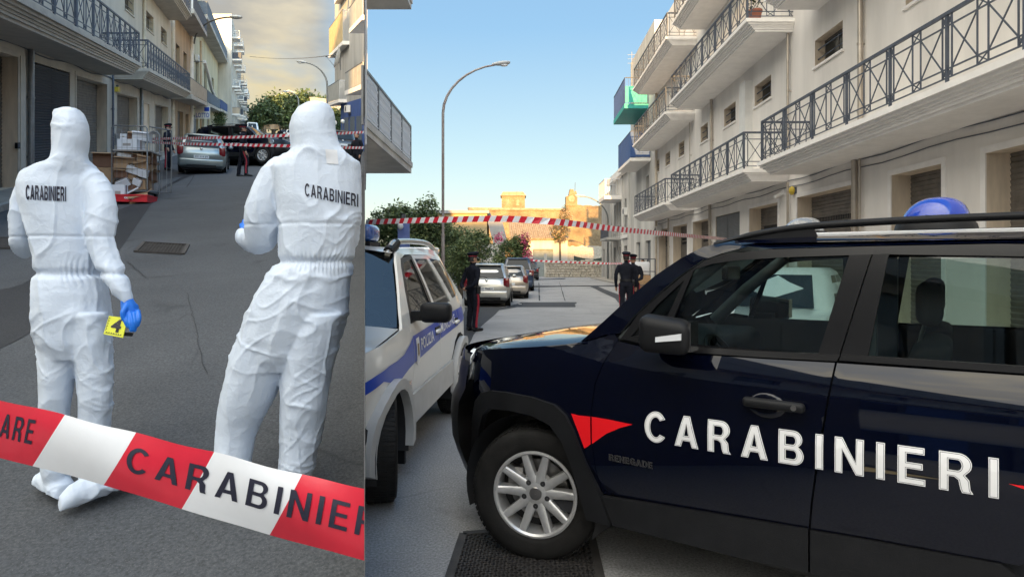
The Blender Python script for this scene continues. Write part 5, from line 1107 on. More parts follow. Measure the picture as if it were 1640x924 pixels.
        # frame with real openings: replace the solid blank by strips round the glass
        fo = [o for o in d1.children if o.name.startswith('window_frame')][-1]; bpy.data.objects.remove(fo)
        def strip_frame(inner, outer, par, nme='window_frame', m=M['plastic_s'], off=0.0, th=0.02):
            return car_panel(nme, outer + [outer[0]] + [inner[0]] + inner[::-1], Wsuv, sd, m, par, 0.06, th, off)
        def around(inner, grow):
            cx = sum(p[0] for p in inner) / len(inner); cz = sum(p[1] for p in inner) / len(inner)
            return [(cx + (x - cx) * (1 + grow / max(abs(x - cx), 0.12)), cz + (z - cz) * (1 + grow / max(abs(z - cz), 0.10))) for x, z in inner]
        # strips as separate pieces
        car_panel('window_frame', [(0.515, 1.20), (0.60, 1.325), (0.70, 1.42), (0.82, 1.52), (0.915, 1.588), (1.0, 1.618), (1.2, 1.637), (1.60, 1.645), (1.60, 1.612), (1.513, 1.610), (1.25, 1.602), (1.05, 1.588), (0.95, 1.573), (0.868, 1.545), (0.826, 1.498), (0.70, 1.38), (0.63, 1.290), (0.56, 1.205)], Wsuv, sd, M['plastic_s'], d1, 0.05, 0.02, 0.002)
        car_panel('window_divider', [(0.70, 1.198), (0.735, 1.196), (0.80, 1.36), (0.868, 1.545), (0.826, 1.498)], Wsuv, sd, M['plastic_s'], d1, 0.05, 0.02, 0.004)
        car_panel('belt_moulding', [(0.52, 1.208), (0.86, 1.172), (1.2, 1.177), (1.478, 1.186), (1.49, 1.212), (1.2, 1.202), (0.86, 1.197), (0.60, 1.228)], Wsuv, sd, M['plastic_s'], d1, 0.05, 0.02, 0.008)
        car_panel('door_pillar', [(1.405, 1.193), (1.481, 1.19), (1.592, 1.612), (1.513, 1.610)], Wsuv, sd, M['plastic_s'], d1, 0.05, 0.02, 0.003)
        car_panel('door_pillar', [(1.487, 1.19), (1.585, 1.20), (1.650, 1.600), (1.655, 1.615), (1.598, 1.612)], Wsuv, sd, M['plastic_s'], d2, 0.05, 0.02, 0.003)
        car_panel('window_glass', gl1, Wsuv, sd, M['glass'], d1, 0.08, 0, -0.012); car_panel('quarter_glass', tri, Wsuv, sd, M['glass_d'], d1, 0.08, 0, -0.012)
        gl2 = [(1.585, 1.205), (1.650, 1.600), (2.0, 1.604), (2.42, 1.59), (2.47, 1.215)]
        car_panel('window_glass', gl2, Wsuv, sd, M['glass'], d2, 0.08, 0, -0.012)
        car_panel('window_frame', [(1.60, 1.645), (2.0, 1.648), (2.50, 1.63), (2.55, 1.60), (2.55, 1.20), (2.47, 1.215), (2.42, 1.59), (2.0, 1.604), (1.655, 1.612), (1.60, 1.612)], Wsuv, sd, M['plastic_s'], d2, 0.05, 0.02, 0.002)
        car_panel('belt_moulding', [(1.487, 1.190), (2.05, 1.196), (2.55, 1.204), (2.55, 1.23), (2.05, 1.220), (1.495, 1.214)], Wsuv, sd, M['plastic_s'], d2, 0.05, 0.02, 0.008)
        car_panel('rear_pillar', [(2.55, 1.21), (2.54, 1.64), (2.95, 1.60), (3.20, 1.25), (3.22, 1.19)], Wsuv, sd, nv, t, 0.06)
        # roof side rail in body colour
        car_panel('roof_rail_panel', [(1.02, 1.678), (1.30, 1.690), (1.8, 1.696), (2.4, 1.69), (2.95, 1.65), (2.95, 1.61), (2.52, 1.642), (2.0, 1.652), (1.60, 1.649), (1.2, 1.641), (1.10, 1.652)], Wsuv, sd, nv, t, 0.05, 0.02, 0.002)
        # roof rack rail
        pts = [(0.93, 1.664), (1.08, 1.700), (1.25, 1.728), (1.45, 1.742), (1.9, 1.752), (2.4, 1.745), (2.7, 1.70)]
        mb = MB(); rings = []
        for k, (s, z) in enumerate(catmull(pts, 4)):
            hw = 0.018; hh = 0.016 if s > 1.05 else 0.012; yc = sd * 0.66; rings.append([(s, yc + hw * cos(a) * (1.2 if abs(sin(a)) < .9 else 0.8), z + hh * sin(a)) for a in np.linspace(0, 2 * pi, 11)[:-1]])
        mb.rings(rings)
        mb.add([(0.96, sd * 0.66 - 0.012, 1.67), (1.38, sd * 0.66 - 0.012, 1.69), (1.36, sd * 0.66 - 0.012, 1.735), (1.22, sd * 0.66 - 0.012, 1.722), (0.96, sd * 0.66 + 0.012, 1.67), (1.38, sd * 0.66 + 0.012, 1.69), (1.36, sd * 0.66 + 0.012, 1.735), (1.22, sd * 0.66 + 0.012, 1.722)], ((0, 1, 2, 3), (7, 6, 5, 4), (0, 4, 5, 1), (1, 5, 6, 2), (2, 6, 7, 3), (3, 7, 4, 0)))
        mb.box(2.45, 2.7, sd * 0.66 - 0.012, sd * 0.66 + 0.012, 1.66, 1.72); mb.obj('roof_rack', pl, t, 50)
        # mirror
        mi = rounded_box('door_mirror', pl, t, 0.695, 0.935, min(sd * 0.91, sd * 1.07), max(sd * 0.91, sd * 1.07), 1.182, 1.340, 0.045, 4)
        for v in mi.data.vertices:      # rake the housing
            v.co.x += (1.35 - v.co.z) * -0.06 * 0 + (abs(v.co.y) - 1.0) * 0.25; v.co.z += (v.co.x - 0.81) * -0.10 if v.co.z > 1.28 else 0
        MB().box(0.74, 0.86, min(sd * 0.82, sd * 0.93), max(sd * 0.82, sd * 0.93), 1.185, 1.235).obj('mirror_arm', pl, mi)
        mb = MB(); mb.add([(0.80, sd * 1.075, 1.236), (0.915, sd * 1.075, 1.252), (0.915, sd * 1.075, 1.280), (0.80, sd * 1.075, 1.258), (0.80, sd * 1.06, 1.236), (0.915, sd * 1.06, 1.252), (0.915, sd * 1.06, 1.280), (0.80, sd * 1.06, 1.258)], ((0, 1, 2, 3), (0, 4, 5, 1), (1, 5, 6, 2), (2, 6, 7, 3), (3, 7, 4, 0))); mb.obj('turn_signal', M['lens'], mi)
        mb = MB(); mb.box(0.935, 0.945, min(sd * .94, sd * 1.04), max(sd * .94, sd * 1.04), 1.20, 1.325); mb.obj('mirror_glass', M['chrome'], mi)
        # handles
        for s0, par in ((1.13, d1), (2.08, d2)):
            hd = rounded_box('door_handle', pl, par, s0, s0 + 0.245, min(sd * .902, sd * .945), max(sd * .902, sd * .945), 0.978, 1.018, 0.016, 3)
            mb = MB(); mb.ball((s0 + 0.09, sd * 0.895, 0.985), 0.07, sc=(1.1, 0.12, 0.75)); mb.obj('handle_recess', M['navy'], hd, 60)
            mb = MB(); mb.tube([(s0 + 0.205, sd * 0.94, 0.998), (s0 + 0.205, sd * 0.9485, 0.998)], 0.011, 12); mb.obj('lock', M['disc'], hd)
        # lettering
        for nm, m_, b_, o_ in (('lettering', M['film_w'], 0.0, 0.0020), ('lettering_outline', M['film_k'], -0.022, 0.0029), ('lettering_fill', M['film_w'], -0.034, 0.0038)):
            me = text_raw('CARABINIERI', b_, 2.3, 0.25); x0, x1, y0, y1 = text_box('CARABINIERI', 0.0, 2.3)
            for v in me.vertices:
                fx = (v.co.x - x0) / (x1 - x0); fy = (v.co.y - y0) / (y1 - y0); s = 0.678 + 1.315 * fx if sd < 0 else 1.993 - 1.315 * fx; z = 0.752 + 0.012 * (fx if sd < 0 else 1 - fx) + 0.142 * fy; v.co = (s, sd * (Wsuv(s, z) + o_), z)
            me.materials.clear(); me.materials.append(m_); link(nm, me, t)
        # red arrow flash over wing and door, and the second one behind the lettering
        def flash(pts, par): car_panel('red_flash', pts, Wsuv, sd, M['film_r'], par, 0.03, 0, 0.004)
        flash([(0.283, 0.826), (0.33, 0.822), (0.392, 0.826), (0.392, 0.690), (0.375, 0.675), (0.355, 0.662), (0.325, 0.735)], t); flash([(0.40, 0.8265), (0.50, 0.8255), (0.618, 0.820), (0.55, 0.793), (0.48, 0.755), (0.43, 0.716), (0.40, 0.692)], t)
        flash([(2.02, 0.825), (2.35, 0.83), (2.33, 0.68), (2.22, 0.755), (2.12, 0.80)], t)
        for nm, m_, b_, o_ in (('badge', M['disc'], 0.03, 0.004), ('badge_fill', M['dark'], -0.02, 0.006)):
            me = text_raw('RENEGADE', b_, 1.05, 0.1); x0, x1, y0, y1 = text_box('RENEGADE', 0.02, 1.05)
            for v in me.vertices:
                fx = (v.co.x - x0) / (x1 - x0); fy = (v.co.y - y0) / (y1 - y0); s = 0.49 + 0.225 * fx if sd < 0 else 0.715 - 0.225 * fx; z = 0.627 + 0.032 * fy; v.co = (s, sd * (Wsuv(s, z) + o_), z)
            me.materials.clear(); me.materials.append(m_); link(nm, me, t)
        # wheel wells
        for c in (0, 2.57):
            mb = MB(); mb.rings([[(c + 0.415 * cos(a), sd * y, 0.355 + 0.415 * sin(a)) for a in np.linspace(-0.35, pi + 0.35, 22)] for y in (0.89, 0.55)], 0, False)
            k = len(mb.f); mb.f = [f for f in mb.f if True]; mb.f = [f for f in mb.f if abs(mb.v[f[0]][0] - mb.v[f[1]][0]) < 0.3]; mb.m = [0] * len(mb.f); mb.obj('wheel_well', M['dark'], t, 60)
            wheel(t, c, sd * 0.765, 0.352, 0.225, sd, 'alloy', (steer if c == 0 else 0.0))
    # nose: bonnet, bumper, lamps
    def nose(v, base): return base - 0.30 * (1 - abs(v) ** 4.5)      # v in -1..1 across
    vv = np.linspace(-1, 1, 25)
    rows = []
    for u in np.linspace(0, 1, 16):
        r = []
        for v in vv:
            sf = nose(v * 0.97, -0.47) + 0.02; sr = 0.34 - 0.10 * (1 - abs(v)); s = sf + (sr - sf) * u
            edge = lerp_tab([(-0.75, 1.01), (-0.46, 1.064), (-0.30, 1.096), (-0.12, 1.121), (0.05, 1.140), (0.22, 1.164), (0.36, 1.192)], s)
            y = v * (Wsuv(max(s, -0.46), 1.13) - 0.010 if s > -0.46 else Wsuv(-0.46, 1.1) * 0.99); z = edge + 0.050 * (1 - v * v) ** 0.7 - 0.06 * max(0, 1 - u * 7) ** 2
            if abs(v) > 0.93: z -= 0.012
            r.append((s, y, z))
        rows.append(r)
    grid_surf('bonnet', rows, M['navy'], t, 60)
    prof = [(1.00, 0.0), (0.93, -0.02), (0.84, -0.035), (0.76, -0.075), (0.66, -0.085), (0.52, -0.07), (0.44, -0.03), (0.34, 0.03), (0.28, 0.10)]
    rows = [[(nose(v, -0.47) + d, v * (0.79 if z > 0.8 else 0.80 + 0.02 * (0.8 - z)), z) for v in np.linspace(-1, 1, 33)] for z, d in prof]
    grid_surf('front_bumper', rows, M['plastic_s'], t, 40)
    rows = [[(nose(v, -0.47) + d + 0.004, v * 0.79, z) for v in np.linspace(-1, 1, 33)] for z, d in ((1.055, 0.02), (1.03, 0.0), (0.99, -0.004), (0.94, -0.02), (0.86, -0.03))]
    grid_surf('front_panel', rows, M['navy'], t, 60)
    for sd in (-1, 1):
        mb = MB(); c = Vector((-0.60, sd * 0.60, 0.95)); d = Vector((-0.92, sd * 0.36, 0.05)); mb.lathe([(0.001, 0.03), (0.05, 0.028), (0.09, 0.012), (0.098, 0.0), (0.098, -0.04)], 24, Matrix.Translation(c) @ d.to_track_quat('Z', 'Y').to_matrix().to_4x4()); mb.obj('headlight', M['lens'], t, 50)
        mb = MB(); mb.add([(-0.475, sd * 0.757, 1.005), (-0.43, sd * 0.800, 0.99), (-0.475, sd * 0.782, 0.90), (-0.53, sd * 0.735, 0.86), (-0.545, sd * 0.715, 0.95)], ((0, 1, 2, 3, 4),)); mb.obj('side_lamp', M['lens'], t)
    # windscreen, roof, cowl, tail
    rows = []
    for u in np.linspace(0, 1, 9):
        s0 = 0.30 + (0.93 - 0.30) * u; z0 = 1.185 + (1.655 - 1.185) * u; hw = 0.78 - 0.08 * u; rows.append([(s0 - 0.16 * (1 - v * v) * (1 - 0.4 * u), v * hw, z0 + 0.035 * (1 - v * v) * u) for v in np.linspace(-1, 1, 15)])
    grid_surf('windscreen', rows, M['glass'], t, 60)
    rows = [[(s, v * 0.735, 1.650 + 0.055 * (1 - abs(v) ** 2.2) * min(1, (s - 0.85) / 0.3 + 0.2) + (0.016 if 1.1 < s < 2.6 else 0.0)) for v in np.linspace(-1, 1, 17)] for s in (0.93, 1.0, 1.15, 1.4, 1.8, 2.2, 2.6, 2.95)]
    grid_surf('roof', rows, M['navy'], t, 60)
    rounded_box('white_roof_panel', M['roofw'], t, 1.22, 2.9, -0.60, 0.60, 1.66, 1.712, 0.015, 2)
    MB().box(0.20, 0.36, -0.72, 0.72, 1.10, 1.165).obj('scuttle', M['plastic'], t)
    mb = MB(); rows = [[(3.26 + 0.03 * (1 - v * v), v * 0.80, z) for v in np.linspace(-1, 1, 9)] for z in (0.45, 0.7, 1.2)]; grid_surf('tailgate', rows, nv, t, 60)
    rows = [[(s + 0.03 * (1 - v * v), v * hw, z) for v in np.linspace(-1, 1, 9)] for s, hw, z in ((3.26, 0.79, 1.2), (3.05, 0.72, 1.6))]; grid_surf('rear_window', rows, M['glass_d'], t, 60)
    rows = [[(3.30 + 0.05 * (1 - v * v) - 0.3 * abs(v) ** 5, v * 0.86, z) for v in np.linspace(-1, 1, 15)] for z in (0.35, 0.5, 0.75)]; grid_surf('rear_bumper', rows, pl, t, 60)
    for sd in (-1, 1): rounded_box('tail_lamp', M['taillens'], t, 3.16, 3.29, min(sd * 0.62, sd * 0.82), max(sd * .62, sd * .82), 0.92, 1.14, 0.02, 2)
    # cabin
    cb = bpy.data.objects.new('cabin', None); COL.objects.link(cb); cb.parent = t
    MB().box(-0.45, 3.2, -0.78, 0.78, 0.27, 0.33).obj('floor', M['interior'], cb)
    rounded_box('dashboard', M['interior'], cb, 0.32, 0.82, -0.74, 0.74, 0.85, 1.16, 0.07, 3)
    mb = MB(); rc = Matrix.Translation((0.90, -0.36, 1.03)) @ Matrix.Rotation(radians(62), 4, 'Y')
    mb.tube([rc @ Vector((0.185 * cos(a), 0.185 * sin(a), 0)) for a in np.linspace(0, 2 * pi, 29)], 0.017, 8); mb.tube([rc @ Vector((-0.18, 0, 0)), rc @ Vector((0.18, 0, 0))], 0.02, 6); mb.tube([rc @ Vector((0, -0.18, 0)), rc @ Vector((0, 0.18, 0))], 0.02, 6); mb.ball(rc @ Vector((0, 0, 0.0)), 0.065); mb.tube([rc @ Vector((0, 0, 0)), rc @ Vector((0, 0, -0.3))], 0.03, 8); mb.obj('steering_wheel', M['plastic_s'], cb, 60)
    for y in (-0.37, 0.37):
        s_ = rounded_box('seat', M['seat'], cb, 1.15, 1.66, y - 0.25, y + 0.25, 0.50, 0.70, 0.06, 3)
        b_ = rounded_box('seat_back', M['seat'], s_, 1.55, 1.70, y - 0.24, y + 0.24, 0.62, 1.26, 0.06, 3)
        for v in b_.data.vertices: v.co.x += (v.co.z - 0.62) * 0.28
        h_ = rounded_box('headrest', M['seat'], s_, 1.73, 1.83, y - 0.13, y + 0.13, 1.31, 1.50, 0.045, 3)
        MB().tube([(1.74, y - .06, 1.22), (1.77, y - .06, 1.35)], .008, 6).tube([(1.74, y + .06, 1.22), (1.77, y + .06, 1.35)], .008, 6).obj('headrest_post', M['disc'], s_)
    rounded_box('rear_bench', M['seat'], cb, 2.2, 2.45, -0.7, 0.7, 0.5, 1.24, 0.08, 3)
    for sd in (-1, 1):
        rows = [[(s, sd * yy, z) for s in np.linspace(0.5, 2.6, 8)] for yy, z in ((0.775, 0.3), (0.80, 0.8), (0.80, 1.17), (0.825, 1.207))]; grid_surf('door_lining', rows, M['interior'], cb)
        mb = MB(); mb.tube([(0.50, sd * 0.735, 1.18), (0.72, sd * 0.71, 1.40), (0.98, sd * 0.66, 1.61)], [0.045, 0.04, 0.035], 8); mb.obj('pillar_trim', M['interior_g'], cb, 60)
        MB().box(1.48, 1.60, min(sd * .60, sd * .68), max(sd * .60, sd * .68), 0.4, 1.60).obj('centre_pillar', M['interior_g'], cb)
    rounded_box('rear_view_mirror', M['plastic_s'], cb, 0.80, 0.84, -0.13, 0.13, 1.48, 1.56, 0.015, 2)
    grid_surf('headlining', [[(s, v * 0.66, 1.632) for v in np.linspace(-1, 1, 5)] for s in (0.98, 1.8, 2.9)], M['interior_g'], cb)
    return t
_tb = {}
def text_raw(body, bold, space, cuts):
    if all(c in GL for c in body): return glyph_text(body, bold, space, cuts)
    cu = bpy.data.curves.new('txt', 'FONT'); cu.body = body; cu.size = 1; cu.offset = bold; cu.space_character = space; cu.resolution_u = 5
    o = bpy.data.objects.new('txt', cu); COL.objects.link(o); me = bpy.data.meshes.new_from_object(o.evaluated_get(bpy.context.evaluated_depsgraph_get())); bpy.data.objects.remove(o); bpy.data.curves.remove(cu)
    bm = bmesh.new(); bm.from_mesh(me); bmesh.ops.remove_doubles(bm, verts=bm.verts, dist=1e-5); bmesh.ops.triangulate(bm, faces=bm.faces)
    for _ in range(4):
        es = [e for e in bm.edges if e.calc_length() > max(cuts, 0.12)]
        if not es: break
        bmesh.ops.subdivide_edges(bm, edges=es, cuts=1); bmesh.ops.triangulate(bm, faces=[f for f in bm.faces if len(f.verts) > 3])
    bm.to_mesh(me); bm.free(); return me
def text_box(body, bold, space):
    k = (body, bold, space)
    if k not in _tb:
        me = text_raw(body, bold, space, 9); xs = [v.co.x for v in me.vertices]; ys = [v.co.y for v in me.vertices]; _tb[k] = (min(xs), max(xs), min(ys), max(ys)); bpy.data.meshes.remove(me)
    return _tb[k]
def beacon(parent_M, label, c, m, L=0.245, w=0.11, h=0.088):
    t = thing('beacon', label, 'beacon'); t.matrix_world = parent_M @ Matrix.Translation(c)
    mb = MB(); rings = []
    for u in np.linspace(0, 1, 15):
        a = u * pi / 2; k = max(cos(a), 0.02) ** 0.72 * (1 - 0.10 * sin(a)); rings.append([(L / 2 * k * cos(p) + 0.012 * sin(a), w * k * sin(p), 0.018 + h * sin(a) ** 1.1) for p in np.linspace(0, 2 * pi, 25)[:-1]])
    mb.rings(rings); mb.obj('lens', m, t, 60)
    mb = MB(); mb.rings([[(L / 2 * k * cos(p), w * k * sin(p), z) for p in np.linspace(0, 2 * pi, 25)[:-1]] for k, z in ((1.25, -0.035), (1.2, -0.01), (1.02, 0.018))]); mb.obj('base', M['plastic'], t, 50)
    for k_ in range(3): MB().box(-0.06 + 0.032 * k_, -0.034 + 0.032 * k_, -0.04, 0.03, 0.025, 0.055).obj('reflector', M['chrome'], t)
    MB().box(-0.075, 0.07, -0.036, 0.036, 0.012, 0.024).box(-0.02, 0.06, 0.0, 0.03, 0.024, 0.075).obj('lamp_board', M['plastic'], t)
    return t
bx = Vector((0.8176, -0.5758, 0)); nin = Vector((0.5758, 0.8176, 0)); A = Vector((0.072, 3.33, 0))
T = A + nin * 0.90
suv_rz = atan2(bx.y, bx.x)
S1 = suv('police_suv', 'dark blue police suv in the foreground lettered carabinieri on its doors', T, suv_rz, steer=radians(19))
S1.scale = (1, 1, 1.012)
S1M = Matrix.Translation(T) @ Matrix.Rotation(suv_rz, 4, 'Z')
beacon(S1M, 'blue dome beacon on the roof of the foreground police suv', Vector((1.80, -0.42, 1.772)), M['blue_lens'])
beacon(S1M, 'clear dome beacon on the far roof edge of the foreground police suv', Vector((1.12, 0.45, 1.768)), M['clear_lens'], 0.235, 0.105, 0.085)
# ---- the second suv standing across the climbing street
S2 = copy_tree(S1); S2.name = 'police_suv'; Y2 = 27.6; c2 = hillb(437, Y2); S2.location = (c2.x, Y2, c2.z - 0.05); S2.rotation_euler = (0, radians(0), radians(172)); S2['label'] = 'dark police suv parked across the climbing street behind the tape'; S2['category'] = 'police car'
for ch in S2.children:
    if ch.name.startswith('wheel') and ch.rotation_euler.z: ch.rotation_euler.z = 0
# ---- municipal police off-roader
wp = smooth_tab([(0.30, 0.70), (0.45, 0.735), (0.62, 0.765), (0.80, 0.775), (0.95, 0.768), (1.08, 0.738), (1.15, 0.708), (1.40, 0.600), (1.60, 0.500), (1.66, 0.46)])
def Wp(s, z):
    w = wp(z)
    if s < -0.1: w -= 0.55 * (-0.1 - s) ** 2
    if s > 2.5: w -= 0.35 * (s - 2.5) ** 2
    return w
def bulge(s, z): return Wp(s, max(z, 0.6)) + 0.035
pb = Vector((0.25, 2.5, 0)).normalized(); py_ = Vector((-pb.y, pb.x, 0)); PT = Vector((-0.80, 4.22, 0)) + py_ * 0.80
PO = thing('municipal_police_car', 'white and blue municipal police off-roader with roof light bar', 'police car', PT, atan2(pb.y, pb.x)); PO.scale = (1.03, 1.03, 1.04)
pw = M['polwhite']; sd = -1
aro = [(0.43 * cos(a), 0.34 + 0.44 * sin(a)) for a in np.linspace(-0.15, pi + 0.12, 15)]; ari = [(0.365 * cos(a), 0.34 + 0.37 * sin(a)) for a in np.linspace(-0.25, pi + 0.25, 15)]
car_panel('front_wing', [(-0.62, 0.86), (-0.60, 0.97), (-0.3, 1.01), (0.1, 1.045), (0.40, 1.075), (0.53, 1.08), (0.53, 0.8), (0.50, 0.44), (0.43, 0.40)] + aro[1:-1] + [(-0.44, 0.62), (-0.55, 0.70)], Wp, sd, pw, PO, 0.06)
d1 = car_panel('door', [(0.535, 1.08), (0.535, 0.8), (0.505, 0.44), (1.44, 0.42), (1.45, 0.8), (1.44, 1.105)], Wp, sd, pw, PO, 0.06)
d2 = car_panel('door', [(1.445, 1.105), (1.455, 0.8), (1.445, 0.42), (1.98, 0.42), (2.02, 0.6), (2.13, 0.76), (2.28, 0.82), (2.30, 1.14)], Wp, sd, pw, PO, 0.06)
car_panel('rear_wing', [(2.305, 1.14), (2.285, 0.82), (2.42, 0.82), (2.62, 0.76), (2.78, 0.62), (2.86, 0.45), (3.0, 0.5), (3.04, 0.9), (3.0, 1.18)], Wp, sd, pw, PO, 0.06)
for c in (0, 2.42):
    car_panel('arch_flare', [(c + a, b) for a, b in aro] + [(c + a, b) for a, b in ari[::-1]], bulge, sd, M['polgrey'], PO, 0.05, 0.06, 0.02)
    mb = MB(); mb.rings([[(c + 0.38 * cos(a), sd * y, 0.34 + 0.385 * sin(a)) for a in np.linspace(-0.35, pi + 0.35, 18)] for y in (0.78, 0.40)], 0, False); mb.f = [f for f in mb.f if abs(mb.v[f[0]][0] - mb.v[f[1]][0]) < 0.3]; mb.m = [0] * len(mb.f); mb.obj('wheel_well', M['dark'], PO, 60)
    wheel(PO, c, sd * 0.685, 0.345, 0.21, sd, 'spoke', radians(18) if c == 0 else 0)
MB().box(0.40, 0.44, -0.74, -0.55, 0.10, 0.45).obj('mud_flap', M['plastic'], PO)
cl = car_panel('side_cladding', [(0.47, 0.58), (2.0, 0.60), (1.99, 0.38), (0.44, 0.36)], bulge, sd, M['polgrey'], PO, 0.08, 0.05, -0.012); car_panel('sill', [(0.44, 0.36), (1.99, 0.375), (1.98, 0.29), (0.45, 0.28)], Wp, sd, M['plastic'], PO, 0.08, 0.05)
# blue livery band with lettering
car_panel('blue_band', [(-0.58, 0.80), (-0.3, 0.855), (-0.1, 0.88), (0.1, 0.885), (0.25, 0.90), (0.45, 0.955), (0.53, 0.99), (0.53, 0.80), (0.40, 0.785), (0.1, 0.73), (-0.2, 0.68 + 0.12), (-0.45, 0.75)], Wp, sd, M['polblue'], PO, 0.05, 0, 0.004)
car_panel('blue_band', [(0.54, 0.995), (1.435, 1.03), (1.435, 0.865), (0.54, 0.80)], Wp, sd, M['polblue'], d1, 0.06, 0, 0.004); car_panel('blue_band', [(1.455, 1.03), (2.29, 1.06), (2.285, 0.905), (1.455, 0.868)], Wp, sd, M['polblue'], d2, 0.06, 0, 0.004); car_panel('blue_band', [(2.31, 1.06), (3.0, 1.08), (3.0, 0.95), (2.30, 0.91)], Wp, sd, M['polblue'], PO, 0.06, 0, 0.004)
def side_text(body, s0, s1, z0, z1, m, par, b=0.01):
    me = text_raw(body, b, 1.1, 0.2); x0, x1, y0, y1 = text_box(body, b, 1.1)
    for v in me.vertices: fx = (v.co.x - x0) / (x1 - x0); fy = (v.co.y - y0) / (y1 - y0); s = s0 + (s1 - s0) * fx; z = z0[0] + (z0[1] - z0[0]) * fx + (z1 - z0[0]) * fy; v.co = (s, sd * (Wp(s, z) + 0.007), z)
    me.materials.clear(); me.materials.append(m); link('lettering', me, par)
side_text('POLIZIA', 0.74, 1.18, (0.865, 0.885), 0.955, M['film_w'], d1, 0.02); side_text('MUNICIPALE', 1.48, 2.15, (0.915, 0.945), 1.0, M['film_w'], d2, 0.02)
car_panel('crest', [(0.60, 0.97), (0.69, 0.975), (0.69, 0.79), (0.645, 0.765), (0.60, 0.79)], Wp, sd, M['film_w'], d1, 0.05, 0, 0.007); car_panel('crest_shield', [(0.62, 0.93), (0.67, 0.93), (0.67, 0.85), (0.645, 0.83), (0.62, 0.85)], Wp, sd, M['tile'], d1, 0.05, 0, 0.009)
car_panel('emblem', [(0.40, 0.69), (0.46, 0.69), (0.46, 0.63), (0.43, 0.60), (0.40, 0.63)], Wp, sd, M['amber'], PO, 0.05, 0, 0.006)
for s0, par in ((1.26, d1), (2.12, d2)): rounded_box('door_handle', pw, par, s0, s0 + 0.16, -0.80, -0.765, 0.93, 0.965, 0.014, 2); MB().box(s0, s0 + 0.16, -0.775, -0.768, 0.91, 0.985).obj('handle_recess', M['plastic'], par)
# greenhouse
def pan(n, o, m, par=PO, st=0.07, th=0.015, off=0.0): return car_panel(n, o, Wp, sd, m, par, st, th, off)
pan('windscreen_pillar', [(0.30, 1.045), (0.48, 1.20), (0.70, 1.38), (0.92, 1.55), (1.05, 1.62), (1.25, 1.655), (1.25, 1.60), (1.08, 1.565), (0.98, 1.50), (0.80, 1.33), (0.66, 1.16), (0.58, 1.08)], pw, PO, 0.06, 0.02)
pan('window_frame', [(0.58, 1.085), (0.66, 1.165), (0.80, 1.335), (0.98, 1.505), (1.08, 1.57), (1.45, 1.605), (1.40, 1.565), (1.10, 1.535), (1.02, 1.49), (0.84, 1.32), (0.71, 1.15), (0.70, 1.10), (1.36, 1.12), (1.41, 1.565), (1.47, 1.60), (1.44, 1.105)], M['plastic_s'], d1, 0.06, 0.015, 0.003)
pan('window_glass', [(0.70, 1.11), (0.84, 1.32), (1.02, 1.49), (1.10, 1.535), (1.405, 1.565), (1.36, 1.12)], M['glass'], d1, 0.09, 0, -0.01); pan('window_glass', [(1.52, 1.13), (1.53, 1.57), (2.0, 1.57), (2.22, 1.15)], M['glass'], d2, 0.09, 0, -0.01)
pan('window_frame', [(1.445, 1.105), (1.475, 1.605), (2.05, 1.61), (2.32, 1.14), (2.22, 1.15), (2.0, 1.57), (1.53, 1.57), (1.52, 1.13), (2.22, 1.148), (2.30, 1.138)], pw, d2, 0.06, 0.015, 0.003)
pan('quarter_glass', [(2.36, 1.17), (2.12, 1.57), (2.60, 1.55), (2.85, 1.20)], M['glass_d'], PO, 0.1, 0, -0.004); pan('rear_pillar', [(2.30, 1.14), (2.05, 1.61), (2.12, 1.575), (2.37, 1.165), (2.85, 1.195), (2.60, 1.555), (2.12, 1.577), (2.05, 1.615), (2.75, 1.60), (3.0, 1.18)], pw, PO, 0.07, 0.015, 0.002)
pan('roof_edge', [(1.05, 1.622), (1.25, 1.657), (2.0, 1.675), (2.75, 1.66), (2.75, 1.605), (2.0, 1.612), (1.45, 1.608), (1.25, 1.602)], pw, PO, 0.06, 0.02, 0.0)
grid_surf('bonnet', [[(-0.66 + 0.98 * u + 0.10 * v * v * (1 - u) - 0.12 * (1 - v * v) * u, v * (0.70 + 0.02 * u), 0.955 + 0.115 * u + 0.05 * (1 - v * v)) for v in np.linspace(-1, 1, 15)] for u in np.linspace(0, 1, 8)], pw, PO, 60)
grid_surf('bonnet_stripe', [[(-0.60 + 0.90 * u - 0.12 * (1 - v * v) * u, v * 0.45, 0.968 + 0.110 * u + 0.052 * (1 - v * v) ) for v in np.linspace(-1, 1, 9)] for u in np.linspace(0.3, 0.96, 8)], M['polblue'], PO, 60)
grid_surf('windscreen', [[(0.34 + 0.72 * u - 0.16 * (1 - v * v), v * (0.70 - 0.22 * u), 1.075 + 0.535 * u + 0.02 * (1 - v * v)) for v in np.linspace(-1, 1, 13)] for u in np.linspace(0, 1, 7)], M['screen'], PO, 60)
grid_surf('roof', [[(s, v * 0.475, 1.64 + 0.045 * (1 - v * v) - (0.03 if s < 1.0 else 0)) for v in np.linspace(-1, 1, 13)] for s in (0.95, 1.1, 1.5, 2.0, 2.5, 2.9)], pw, PO, 60)
bmp = [[(-0.62 - 0.10 * (1 - abs(v) ** 3) + d, v * 0.78, z) for v in np.linspace(-1, 1, 21)] for z, d in ((0.72, 0.03), (0.69, -0.02), (0.55, -0.04), (0.42, -0.02), (0.33, 0.05))]
bp_ = grid_surf('front_bumper', bmp, M['polgrey'], PO, 60)
car_panel('bumper_corner', [(-0.63, 0.72), (-0.45, 0.66), (-0.40, 0.5), (-0.41, 0.36), (-0.60, 0.34)], bulge, sd, M['polgrey'], PO, 0.05, 0.06, -0.01)
